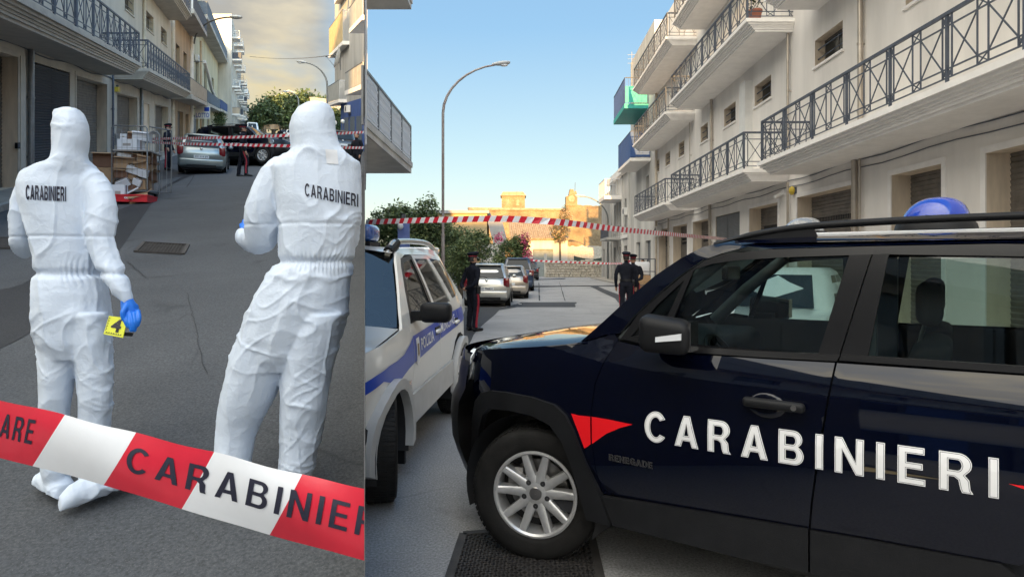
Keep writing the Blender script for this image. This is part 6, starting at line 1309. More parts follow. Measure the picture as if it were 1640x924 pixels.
mb = MB(); mb.add([(-0.53, -0.765, 0.60), (-0.50, -0.772, 0.58), (-0.515, -0.77, 0.52), (-0.53, -0.768, 0.50), (-0.55, -0.76, 0.55)], ((0, 1, 2, 3, 4),)); mb.obj('paint_chip', M['dark'], PO)
MB().box(-0.66, -0.6, -0.70, -0.4, 0.74, 0.90).obj('headlight', M['lens'], PO)
mi = rounded_box('door_mirror', M['plastic'], PO, 0.60, 0.74, -1.03, -0.79, 1.085, 1.235, 0.045, 3); MB().box(0.64, 0.72, -0.83, -0.72, 1.10, 1.17).obj('mirror_arm', M['plastic'], mi); MB().box(0.745, 0.752, -1.0, -0.82, 1.11, 1.21).obj('mirror_glass', M['chrome'], mi)
rk = catmull([(0.98, 1.60), (1.1, 1.685), (1.3, 1.715), (1.9, 1.735), (2.4, 1.725), (2.75, 1.65)], 4); MB().tube([(s, -0.435, z) for s, z in rk], 0.026, 8).obj('roof_rail', M['silver'], PO, 60); MB().tube([(1.0, -0.435, 1.62), (1.22, -0.435, 1.70)], 0.045, 8).obj('rail_foot', M['plastic'], PO, 60)
rounded_box('spoiler', pw, PO, 2.62, 2.86, -0.46, 0.46, 1.62, 1.70, 0.025, 2)
rounded_box('light_bar', M['bluebar'], PO, 1.12, 1.40, -0.25, 0.6, 1.71, 1.86, 0.05, 3); MB().box(1.12, 1.40, -0.24, 0.6, 1.67, 1.712).obj('light_bar_base', M['plastic'], PO)
rounded_box('dashboard', M['interior'], PO, 0.35, 0.75, -0.64, 0.6, 0.8, 1.06, 0.05, 2)
mb = MB(); rc = Matrix.Translation((0.88, -0.32, 1.0)) @ Matrix.Rotation(radians(62), 4, 'Y'); mb.tube([rc @ Vector((0.18 * cos(a), 0.18 * sin(a), 0)) for a in np.linspace(0, 2 * pi, 21)], 0.016, 6); mb.tube([rc @ Vector((-.17, 0, 0)), rc @ Vector((.17, 0, 0))], .02, 6); mb.obj('steering_wheel', M['plastic_s'], PO, 60)
for y in (-0.34,):
    b_ = rounded_box('seat_back', M['seat'], PO, 1.45, 1.6, y - .23, y + .23, 0.5, 1.25, .05, 2); rounded_box('headrest', M['seat'], PO, 1.52, 1.62, y - .12, y + .12, 1.28, 1.45, .04, 2)
grid_surf('door_lining', [[(s, -0.66, z) for s in np.linspace(0.3, 2.9, 6)] for z in (0.3, 0.8, 1.08)], M['interior'], PO); MB().box(-0.4, 2.9, -0.66, 0.66, 0.26, 0.30).obj('floor', M['interior'], PO)
grid_surf('tailgate', [[(3.03 - 0.55 * max(0, z - 1.15), v * (0.68 if z < 1.2 else 0.45), z) for v in (-1, -.5, 0, .5, 1)] for z in (0.4, 0.8, 1.15, 1.62)], pw, PO)
# trim the car where the retaining wall stands
bpy.context.view_layer.update()
for o in list(PO.children_recursive):
    if o.type != 'MESH': continue
    if o.data.users > 1: o.data = o.data.copy()
    inv = o.matrix_world.inverted(); co = inv @ Vector((DIV * 4 + 0.004, 4, 0)); p2 = inv @ Vector((DIV * 8 + 0.004, 8, 0)); p3 = inv @ Vector((DIV * 4 + 0.004, 4, 1)); nn = (p2 - co).cross(p3 - co).normalized()
    tst = inv @ Vector((5, 5, 0.5)); 
    if (tst - co).dot(nn) < 0: nn = -nn
    bm = bmesh.new(); bm.from_mesh(o.data); bmesh.ops.bisect_plane(bm, geom=bm.verts[:] + bm.edges[:] + bm.faces[:], plane_co=co, plane_no=nn, clear_inner=True); bm.to_mesh(o.data); empty_ = len(bm.faces) == 0; bm.free()
    if empty_: bpy.data.objects.remove(o)
# ---- background cars
def small_car(name, label, paint, loc, rz, L=3.9, Wd=1.66, H=1.5, belt=0.92, hood=0.85, rear=0.10, cabin=(0.25, 2.75), roof=(0.55, 1.9), wr=0.29, group=None, tail='corner', plate='CY 115 JH', estate=False, scale=1.0, van=False):
    """rear bumper at s = 0, nose at s = L"""
    t = thing(name, label, 'van' if van else 'car', loc, rz, group, scale); hw = Wd / 2
    st = [(0.0, 0.86, 0.42, belt - 0.22), (0.06, 0.95, 0.28, belt - 0.06), (0.16, 0.985, 0.22, belt), (0.6, 1.0, 0.20, belt + 0.01), (1.6, 1.0, 0.19, belt), (L * 0.62, 1.0, 0.19, belt - 0.01), (L * 0.72, 0.995, 0.2, hood + 0.05), (L * 0.88, 0.97, 0.22, hood - 0.02), (L * 0.95, 0.90, 0.26, hood - 0.12), (L, 0.74, 0.36, hood - 0.28)]
    rings = []
    for s, k, zs, zb in st:
        w = hw * k; half = [(w * 0.86, zs), (w * 0.97, zs + 0.12), (w, zs + (zb - zs) * 0.45), (w * 0.985, zs + (zb - zs) * 0.75), (w * 0.93, zb - 0.01), (w * 0.55, zb + 0.035)]
        rings.append([(s, y, z) for y, z in half] + [(s, -y, z) for y, z in half[::-1]])
    body = MB().rings(rings).obj('body', paint, t, 45)
    c0, c1 = cabin; r0, r1 = roof
    def cab(s0, s1, w, z, n=5):
        pts = [(s0 + 0.02, w * 0.9), (s0, w * 0.5), (s0, -w * 0.5), (s0 + 0.02, -w * 0.9), (s0 + 0.15, -w), (s1 - 0.3, -w), (s1 - 0.06, -w * 0.85), (s1, 0), (s1 - 0.06, w * 0.85), (s1 - 0.3, w), (s0 + 0.15, w)]
        return [(a, b, z) for a, b in pts]
    w0 = hw * 0.93; w1 = hw * 0.73
    MB().rings([cab(c0, c1, w0, belt - 0.02), cab(c0 + (r0 - c0) * 0.5, c1 + (r1 - c1) * 0.5, (w0 + w1) / 2 + 0.015, (belt + H) / 2), cab(r0, r1, w1, H - 0.06), cab(r0 + 0.1, r1 - 0.12, w1 * 0.86, H), ]).obj('cabin', paint, t, 45)
    def pt(f, g, z0=None):   # f: 0 rear..1 front at height fraction g on the side
        z = belt + (H - 0.06 - belt) * g; a = c0 + (r0 - c0) * g; b = c1 + (r1 - c1) * g; return a + (b - a) * f, (w0 + (w1 - w0) * g + 0.03 * g * (1 - g) * 4 * 0.5), z
    for sg in (-1, 1):
        for fa, fb, ga, gb in (((0.10, 0.44, 0.16, 0.46)), ((0.49, 0.86, 0.50, 0.80))):
            q = [pt(fa, 0.10), pt(fb, 0.10), pt(gb, 0.90), pt(ga, 0.90)]; mb = MB(); mb.add([(s, sg * (y + 0.012), z) for s, y, z in q], ((0, 1, 2, 3),)); mb.obj('side_window', M['glass_d'] if False else M['pane'], t)
        mb = MB(); mb.ball((c1 - 0.35, sg * (hw + 0.09), belt + 0.08), 0.09, sc=(0.6, 1, 0.75)); mb.obj('door_mirror', paint, t, 60)
        for s in (0.72 * L / 3.9, L - 0.75):
            wheel(t, s, sg * (hw - 0.10), wr, 0.2, sg, 'spoke', 0, False)
            mb = MB(); mb.lathe([(wr + 0.012, 0.0), (wr + 0.065, 0.0)], 24, Matrix.Translation((s, sg * (hw + 0.004), wr)) @ Matrix.Rotation(radians(90), 4, 'X')); mb.obj('wheel_arch', M['dark'], t)
        if tail == 'corner': rounded_box('tail_lamp', M['taillens'], t, 0.0, 0.2, min(sg * hw * 0.72, sg * hw * 0.975), max(sg * hw * .72, sg * hw * .975), belt - 0.27, belt + 0.06, 0.03, 2)
        rounded_box('headlight', M['lens'], t, L - 0.32, L - 0.10, min(sg * hw * 0.55, sg * hw * 0.86), max(sg * hw * .55, sg * hw * .86), hood - 0.24, hood - 0.08, 0.03, 2)
        mb = MB(); mb.box(0.9 * L / 3.9 + 1.0, 0.9 * L / 3.9 + 1.006, sg * hw - 0.004, sg * hw + 0.003, 0.3, belt - 0.05); mb.obj('door_gap', M['dark'], t)
    def rear_q(y, g): a = c0 + (r0 - c0) * g; return (a - 0.018, y, belt + (H - 0.06 - belt) * g)
    mb = MB(); ya, yb = w0 * 0.80, w1 * 0.80; mb.add([rear_q(-ya, 0.12), rear_q(ya, 0.12), rear_q(yb, 0.90), rear_q(-yb, 0.90)], ((0, 1, 2, 3),)); rw_ = mb.obj('rear_window', M['pane'], t)
    mb = MB(); mb.tube([rear_q(0, 0.12), (rear_q(0.3, 0.3)[0] - 0.02, 0.34, rear_q(0, 0.22)[2])], 0.012, 5); mb.obj('wiper', M['plastic'], rw_)
    mb = MB(); mb.add([(c1 + (r1 - c1) * g + 0.012, y, belt + (H - .06 - belt) * g) for g, y in ((0.08, -w0 * .72), (0.08, w0 * .72), (0.92, w1 * .72), (0.92, -w1 * .72))], ((0, 1, 2, 3),)); mb.obj('windscreen', M['pane'], t)
    rounded_box('spoiler', paint, t, r0 - 0.12, r0 + 0.12, -w1 * 0.82, w1 * 0.82, H - 0.08, H - 0.03, 0.02, 2)
    rounded_box('rear_bumper', paint, t, -0.07, 0.12, -hw * 0.90, hw * 0.90, 0.30, 0.58, 0.05, 3); MB().box(-0.072, 0.0, -hw * 0.6, hw * 0.6, 0.26, 0.36).obj('bumper_insert', M['plastic'], t)
    pz = 0.60 if tail == 'corner' else 0.72; MB().box(-0.03, -0.015, -0.26, 0.26, pz, pz + 0.11).obj('number_plate', M['plate'], t)
    if plate:
        me = text_mesh(plate, 1, 0.02); o_ = map_mesh(me, lambda x, y, z: Vector((-0.034, 0.22 - 0.44 * x, pz + 0.02 + 0.07 * y)), 'plate_number', M['ink'], t)
    mb = MB(); mb.ball((-0.005 + 0.02, 0, belt - 0.02), 0.05, sc=(0.3, 1, 0.8)); mb.obj('badge', M['chrome'], t, 60)
    MB().box(0.2, L - 0.2, -hw * 0.8, hw * 0.8, 0.14, 0.22).obj('underside', M['dark'], t)
    return t
def car_R(px, py, yaw=0.0):       # rear centre standing on the level street
    x, y = gR(px, py); return (x, y, 0), pi / 2 + yaw
loc, rz = car_R(779, 492, -0.03); small_car('hatchback', 'silver small hatchback parked behind the officer with clasped hands', M['silver'], loc, rz, 3.7, 1.68, 1.56, 0.98, 0.95, plate='DZ 796KH', cabin=(0.22, 2.75), roof=(0.62, 1.75))
loc, rz = car_R(815, 479, -0.03); small_car('hatchback', 'beige silver hatchback parked between the small silver and the dark blue car', M['silver_p'], loc, rz, 4.1, 1.70, 1.46, 0.96, 0.86, plate='', cabin=(0.30, 3.0), roof=(0.75, 2.0))
loc, rz = car_R(829, 466.5, -0.03); small_car('estate_car', 'dark blue tall car with pale roof parked near the pink bush', M['dblue'], loc, rz, 4.2, 1.82, 1.85, 1.12, 1.0, plate='', cabin=(0.12, 3.2), roof=(0.35, 2.2), wr=0.34)
loc, rz = car_R(848, 449, 0.0); small_car('hatchback', 'black hatchback last in the row of parked cars before the iron gate', M['blackcar'], loc, rz, 3.9, 1.7, 1.7, 1.0, 0.9, plate='')
small_car('hatchback', 'white car standing askew behind the foreground police suv', M['whitecar'], (5.0, 10.8, 0), atan2(-0.83, -0.55), 3.9, 1.70, 1.52, 0.95, 0.90, plate='')
# climbing street
hz = atan2(1, -0.407)
def hill_car(px, py):
    x, y = gL(px, py); return (x, y, SL * y)
p = hill_car(323, 279.5); C_ = small_car('hatchback', 'grey green small hatchback parked in front of the taped off climbing street', M['silver_g'], p, hz, 3.75, 1.69, 1.52, 0.98, 0.92, plate='CY 115 JH', scale=0.93); C_.rotation_euler = (0, -math.atan(SL / 1.08) * 0.85, hz)
def pitch(o): o.rotation_euler = (0, -math.atan(SL / 1.08), hz + (pi if o.get('flip') else 0))
for px, py, paint, lab, kw in ((404, 224, 'whitecar', 'white box van coming down the climbing street', dict(L=5.2, Wd=2.0, H=2.5, belt=1.3, hood=1.3, cabin=(0.1, 4.5), roof=(0.15, 3.8), wr=0.34, van=True)), (418, 216, 'whitecar', 'white car parked behind the box van', {}), (424, 213, 'silver', 'silver car farthest up the left kerb', {}), (455, 218, 'blackcar', 'dark car parked on the right kerb below the orange barrier', {}), (466, 223, 'silver', 'silver car parked close to the hooded figure', {}), (549, 250, 'blackcar', 'small dark car in front of the blue shop front', {})):
    x, y = gL(px, py); o = small_car('van' if 'van' in lab else 'parked_car', lab, M[paint], (x, y, SL * y), hz, plate='', **kw)
    o.rotation_euler = (0, math.atan(SL / 1.08) * 0.9, hz + pi) if 'box van' in lab else (0, -math.atan(SL / 1.08) * 0.9, hz)
    if 'box van' in lab: d = Vector((-0.377, 0.926, 0.197)); o.location = Vector(o.location) + d * 5.2
# ------------------------------------------------------------------ people
def remeshed(mb, voxel, smooth_it=2):
    me = mb.mesh('tmp'); o = link('tmp', me); m = o.modifiers.new('r', 'REMESH'); m.mode = 'VOXEL'; m.voxel_size = voxel
    s = o.modifiers.new('s', 'SMOOTH'); s.factor = 0.5; s.iterations = smooth_it
    dg = bpy.context.evaluated_depsgraph_get(); dg.update(); out = bpy.data.meshes.new_from_object(o.evaluated_get(dg)); bpy.data.objects.remove(o); bpy.data.meshes.remove(me)
    out.polygons.foreach_set('use_smooth', [True] * len(out.polygons)); return out
def coords(me): a = np.empty(len(me.vertices) * 3); me.vertices.foreach_get('co', a); return a.reshape(-1, 3)
def normals(me): a = np.empty(len(me.vertices) * 3); me.vertices.foreach_get('normal', a); return a.reshape(-1, 3)
def ridge(p, s, seed): return 1 - np.abs(vnoise(p * np.array(s), seed))
def hooded_figure(name, label, Y0, torso, limbs, feet, waist_py, seed, text, hands, shape=None, suit='suit'):
    """a figure in a disposable white suit: rings are given as (photo row, centre column, half width, depth)"""
    def cosq(px): return cos(math.atan((px - 820) / F))
    mb = MB(); c0 = P(torso[len(torso) // 2][1], 420, Y0); th = math.atan2(c0.x, c0.y); er = Vector((cos(th), -sin(th), 0)); ed = Vector((sin(th), cos(th), 0))
    root = thing(name, label, 'person', (c0.x, Y0, SL * Y0)); O = root.location
    def ring(py, cx, h, ry, dd=0.0, k=2.3):
        c = P(cx, py, Y0 + dd) - O; rx = h * (Y0 + dd) * cosq(cx) / F; pts = []
        for a in np.linspace(0, 2 * pi, 29)[:-1]:
            ca, sa = cos(a), sin(a); pts.append(c + er * rx * math.copysign(abs(ca) ** (2 / k), ca) + ed * ry * math.copysign(abs(sa) ** (2 / k), sa))
        return pts
    mb.rings([ring(*t) for t in torso])
    for lm in limbs:
        pts = []; rs = []
        if len(lm[0]) == 5:
            q = catmull(lm, 4); mb.rings([ring(py, px, h, ry, dd) for px, py, h, dd, ry in q]); continue
        for (px, py, hp, dd) in lm: pts.append(P(px, py, Y0 + dd) - O); rs.append(hp * (Y0 + dd) * cosq(px) / F)
        pc = catmull([(*p, r) for p, r in zip(pts, rs)], 5); mb.tube([q[:3] for q in pc], [q[3] for q in pc], 16)
        for p, r in ((pts[0], rs[0]), (pts[-1], rs[-1])): mb.ball(p, r * 0.98)
    for (px, py, dd, L, w, h, dirpx) in feet:
        c = P(px, py, Y0 + dd) - O; d = er * dirpx[0] + ed * dirpx[1]; d.normalize(); s = Vector((0, 0, 1)).cross(d); rings = []
        for x, ww, hh in ((-0.42, 0.55, 0.62), (-0.30, 0.85, 0.95), (0.0, 0.95, 1.0), (0.30, 1.05, 0.72), (0.50, 0.95, 0.5), (0.60, 0.55, 0.3)):
            rings.append([c + d * (x * L) + s * (w * ww * cos(a)) + Vector((0, 0, h * hh * (0.5 + 0.5 * sin(a)))) + Vector((0, 0, SL * d.y * x * L)) for a in np.linspace(0, 2 * pi, 17)[:-1]])
        mb.rings(rings)
    me = remeshed(mb, 0.0056, 6)
    co = coords(me); no = normals(me); zw = (P(0, waist_py, Y0) - O).z; z = co[:, 2]; dz = z - zw
    wp_ = co + 0.04 * np.stack([vnoise(co * 7, seed), vnoise(co * 7, seed + 1), vnoise(co * 7, seed + 2)], 1)
    tilt = np.stack([wp_[:, 0], wp_[:, 1], wp_[:, 2] + 0.45 * wp_[:, 0]], 1); tilt2 = np.stack([wp_[:, 0], wp_[:, 1], wp_[:, 2] - 0.6 * wp_[:, 0]], 1)
    r1 = ridge(tilt, (5, 5, 11), seed + 3) ** 5; r2 = ridge(tilt2, (7, 7, 19), seed + 4) ** 4; r3 = ridge(wp_, (24, 24, 26), seed + 5) ** 3; rv = ridge(tilt2, (11, 11, 3.4), seed + 6) ** 5
    lowleg = 1 / (1 + np.exp((z - (zw - 0.45)) / 0.06)); upper = 1 / (1 + np.exp(-(z - (zw + 0.16)) / 0.04)); hoodm = 1 / (1 + np.exp(-(z - (zw + 0.52)) / 0.02))
    ang = np.arctan2((co[:, :2] - np.array([0, 0])) @ np.array([ed.x, ed.y]), (co[:, :2]) @ np.array([er.x, er.y]))
    pleat = np.abs(np.sin(ang * 24 + 3.5 * vnoise(co * 9, seed + 9))) ** 0.8
    near_w = np.exp(-(dz / 0.045) ** 2) * np.clip(0.55 + 1.2 * vnoise(co * 6, seed + 21), 0.1, 1.2); cinch = np.exp(-(dz / 0.014) ** 2)
    knee = np.exp(-((z - (zw - 0.52)) / 0.13) ** 2); ankle = 1 / (1 + np.exp((z - (zw - 0.80)) / 0.05))
    patchy = np.clip(0.5 + 1.6 * vnoise(co * 4.3, seed + 12), 0.05, 1.0)
    d = patchy * (0.006 * (r1 - 0.25) + 0.005 * (r2 - 0.25) * (1 - 0.6 * hoodm)) + 0.0014 * (r3 - 0.4) + 0.009 * (rv - 0.3) * (1 - 0.55 * lowleg) * (1 - 0.6 * hoodm) + 0.008 * (pleat - 0.6) * near_w - 0.014 * cinch
    d += (0.007 * knee + 0.010 * ankle) * patchy * (ridge(tilt, (4.5, 4.5, 20), seed + 8) ** 5 - 0.25)
    back = np.exp(-((z - (zw + 0.33)) / 0.07) ** 2); d *= (1 - 0.6 * back * (1 - hoodm))
    bandz = zw + 0.155; d += -0.004 * np.exp(-((z - bandz) / 0.006) ** 2)
    co2 = co + no * d[:, None]; me.vertices.foreach_set('co', co2.ravel()); me.update(); me.materials.append(M[suit]); body = link('body', me, root)
    bvh = BVHTree.FromPolygons([Vector(v) for v in co2], [tuple(p.vertices) for p in me.polygons]); eye = Vector((0, 0, CAMH)) - O
    for (pxa, pya, pxb, pyb, hh, body_t) in text:
        tm = text_raw(body_t, 0.005 if pxa < 200 else -0.015, 0.9, 0.12); x0, x1, y0, y1 = text_box(body_t, 0.005 if pxa < 200 else -0.015, 0.9); keep = []
        for v in tm.vertices:
            fx = (v.co.x - x0) / (x1 - x0); fy = (v.co.y - y0) / (y1 - y0); px = pxa + (pxb - pxa) * fx; py = pya + (pyb - pya) * fx - hh * fy
            dr = (P(px, py, 1.0) - Vector((0, 0, CAMH))).normalized(); hit = bvh.ray_cast(eye, dr)
            v.co = (hit[0] - dr * 0.004) if hit[0] else (P(px, py, Y0) - O)
        tm.materials.clear(); tm.materials.append(M['ink_n']); link('back_lettering', tm, root)
    for (pts, nm, m_) in hands:
        hm = MB()
        for chain in pts:
            q = catmull([(*(P(px, py, Y0 + dd) - O), r) for px, py, dd, r in chain], 4); hm.tube([k[:3] for k in q], [k[3] for k in q], 10)
            for e in (chain[0], chain[-1]): hm.ball(P(e[0], e[1], Y0 + e[2]) - O, e[3] * 0.98, 10, 6)
        h_ = remeshed(hm, 0.0028, 2); h_.materials.append(M[m_]); link(nm, h_, root)
    return root, O, bvh, eye
p1 = hooded_figure('person', 'person in white hooded suit holding a yellow number marker in a blue glove', 2.72,
    [(174, 110, 7, .04, 0, 2.0), (177, 110, 17, .07, 0, 2.0), (184, 110, 25, .095, 0, 2.1), (196, 112, 30, .115, 0.0), (212, 113, 31.5, .125), (230, 113, 31, .125), (246, 111, 30, .12), (256, 110, 32, .12), (264, 108, 42, .12), (271, 104, 55, .125), (282, 100, 66, .125), (297, 98, 70, .135), (320, 98, 69, .14), (350, 101, 64, .14), (385, 104, 59, .135), (415, 108, 56, .13), (436, 110, 54, .125), (446, 112, 59, .135), (470, 113, 63, .15), (505, 115, 65, .155), (545, 117, 61, .14), (572, 118, 50, .11)],
    [[(92, 500, 30, 0, .13), (92, 545, 33, 0, .135), (91, 590, 31, 0, .125), (89, 630, 27.5, 0, .11), (86, 668, 25.5, 0.01, .10), (87, 710, 25.5, 0, .10), (88, 748, 24, 0, .095), (88, 764, 21, 0, .085), (88, 776, 19, 0, .08)],
     [(143, 500, 32, 0, .13), (145, 545, 34.5, 0, .135), (150, 590, 31, 0, .125), (152, 630, 28.5, -.01, .11), (151, 668, 27, 0, .10), (150, 710, 27, 0, .10), (149, 750, 25, 0, .095), (150, 768, 22, 0, .085), (150, 782, 20, 0, .08)],
     [(146, 288, 24, 0), (160, 315, 25, -.02), (162, 350, 26, -.04), (161, 385, 25, -.05), (172, 420, 23, -.06), (187, 448, 19, -.08), (201, 474, 13.5, -.09), (205, 482, 11, -.09)],
     [(48, 294, 22, 0), (36, 320, 20, 0), (31, 355, 17, 0), (31, 385, 16, 0.02), (38, 400, 14, 0.10), (50, 402, 13, 0.2)]],
    [(90, 788, 0.0, 0.24, 0.058, 0.10, (-0.25, 1)), (152, 797, -0.06, 0.30, 0.055, 0.10, (1, 0.25))], 437, 11,
    [(41, 320, 106, 323, 24, 'CARABINIERI')],
    [([[(203, 480, -.09, .024), (206, 490, -.09, .030), (209, 499, -.09, .030)], [(214, 492, -.08, .020), (214, 500, -.08, .022)], [(200.5, 500, -.11, .0100), (200.5, 512, -.13, .0095), (205, 523, -.13, .0082)], [(207.5, 503, -.115, .0100), (208, 517, -.135, .0095), (210.5, 529, -.135, .0082)], [(214.5, 502, -.115, .0100), (216, 516, -.13, .0095), (215.5, 529, -.125, .0082)], [(221, 498, -.10, .0095), (223, 510, -.12, .0088), (220.5, 521, -.12, .0075)], [(203, 490, -.11, .013), (197, 500, -.13, .0115), (198, 511, -.13, .0095)]], 'glove', 'glove')])
p2 = hooded_figure('person', 'tall person in white hooded suit with one arm bent and no marker', 2.66,
    [(165, 510, 8, .04, 0, 2.0), (168, 508, 20, .07, 0, 2.0), (176, 505, 29, .10, 0, 2.1), (190, 502, 34.5, .12), (208, 501, 37, .13), (226, 504, 38, .13), (240, 509, 41, .13), (250, 512, 52, .13), (260, 510, 67, .13), (272, 507, 72, .135), (290, 509, 71, .14), (320, 511, 69, .145), (355, 512, 65, .145), (392, 508, 61, .14), (414, 507, 59, .135), (424, 505, 60, .135), (440, 495, 67, .15), (468, 486, 76, .165), (500, 478, 82, .17), (540, 466, 83, .16), (570, 456, 74, .14), (590, 452, 62, .11)],
    [[(436, 500, 40, 0, .15), (423, 550, 46, 0, .155), (408, 600, 47, 0, .145), (396, 640, 44, 0, .13), (381, 685, 35, 0.01, .115), (374, 730, 31.5, 0, .11), (371, 770, 29, 0, .10), (371, 790, 25, 0, .09)],
     [(512, 500, 40, 0, .15), (498, 550, 44, 0, .155), (490, 600, 41, 0, .145), (488, 640, 38.5, -.01, .13), (484, 684, 36, 0, .115), (477, 730, 31, 0, .11), (471, 770, 28, 0, .10), (470, 790, 24, 0, .09)],
     [(452, 282, 34, 0.0), (436, 310, 35, 0), (424, 340, 34, 0), (420, 366, 31, 0.02), (416, 383, 25, 0.05), (404, 384, 20, 0.13), (392, 378, 15, 0.20), (386, 374, 11, 0.24)],
     [(553, 290, 24, 0), (558, 320, 22, 0), (556, 355, 21, 0.02), (552, 385, 19, 0.08), (540, 392, 17, 0.2)]],
    [(370, 812, 0.02, 0.29, 0.058, 0.10, (-0.5, 1)), (470, 812, 0.02, 0.29, 0.058, 0.10, (0.35, 1))], 419, 29,
    [(488, 314, 574, 332, 21, 'CARABINIERI')],
    [([[(402, 380, .26, .024), (403, 372, .30, .030), (405, 365, .34, .026)], [(398, 362, .34, .013), (402, 352, .37, .010)], [(394, 362, .34, .013), (397, 352, .37, .010)], [(391, 364, .33, .012), (391, 354, .36, .010)], [(404, 366, .30, .013), (408, 358, .31, .011)], [(389, 367, .32, .012), (386, 360, .35, .009)]], 'glove', 'glove')])
# pale tag stuck on the tall figure's shoulder
root, O, bvh, eye = p2; mb = MB(); n = 6; g = []
for j in range(n + 1):
    for i in range(n + 1):
        px = 521 + 19 * i / n + 2 * j / n; py = 239 + 23 * j / n + 1.5 * i / n; dr = (P(px, py, 1.0) - Vector((0, 0, CAMH))).normalized(); h = bvh.ray_cast(eye, dr); g.append((h[0] - dr * 0.003) if h[0] else P(px, py, 2.66) - O)
mb.add(g, [(j * (n + 1) + i, j * (n + 1) + i + 1, (j + 1) * (n + 1) + i + 1, (j + 1) * (n + 1) + i) for j in range(n) for i in range(n)]); mb.obj('paper_tag', M['tape_w'], root)
# evidence marker held in the glove
t = thing('evidence_marker', 'yellow evidence marker numbered 4 held by the suited person', 'marker')
q = [P(175, 506, 2.60), P(205, 509.5, 2.60), P(197, 541, 2.57), P(166, 535, 2.57)]; nn = (q[1] - q[0]).cross(q[3] - q[0]).normalized(); nn = nn if nn.y < 0 else -nn
me = MB().add([p + nn * 0.002 for p in q] + [p - nn * 0.002 for p in q], ((0, 1, 2, 3), (7, 6, 5, 4), (0, 4, 5, 1), (1, 5, 6, 2), (2, 6, 7, 3), (3, 7, 4, 0))).obj('plate', M['marker'], t)
def mk(x, y): return q[0].lerp(q[1], x).lerp(q[3].lerp(q[2], x), 1 - y) + nn * 0.0035
map_mesh(text_mesh('4', 1, 0.03), lambda x, y, z: mk(0.27 + 0.52 * x, 0.20 + 0.68 * y), 'number', M['ink'], t)
mb = MB()
for k in range(14): x = 0.06 + 0.86 * k / 14; mb.quad(mk(x, 0.07), mk(x + 0.04, 0.07), mk(x + 0.04, 0.10 + 0.05 * (k % 2)), mk(x, 0.10 + 0.05 * (k % 2)))
tag(mb.obj('scale_bar', M['ink'], t), kind='stuff'); mb = MB()
for k in range(10): y = 0.2 + 0.74 * k / 10; mb.quad(mk(0.04, y), mk(0.07 + 0.04 * (k % 2), y), mk(0.07 + 0.04 * (k % 2), y + 0.04), mk(0.04, y + 0.04))
tag(mb.obj('side_scale', M['ink'], t), kind='stuff')
mb = MB(); mb.add([mk(0.9, 0.1) - nn * 0.006, mk(1.25, 0.2) - nn * 0.03, mk(1.3, 0.38) - nn * 0.03, mk(0.95, 0.3) - nn * 0.006], ((0, 1, 2, 3),)); mb.obj('folded_leg', M['plastic'], t)

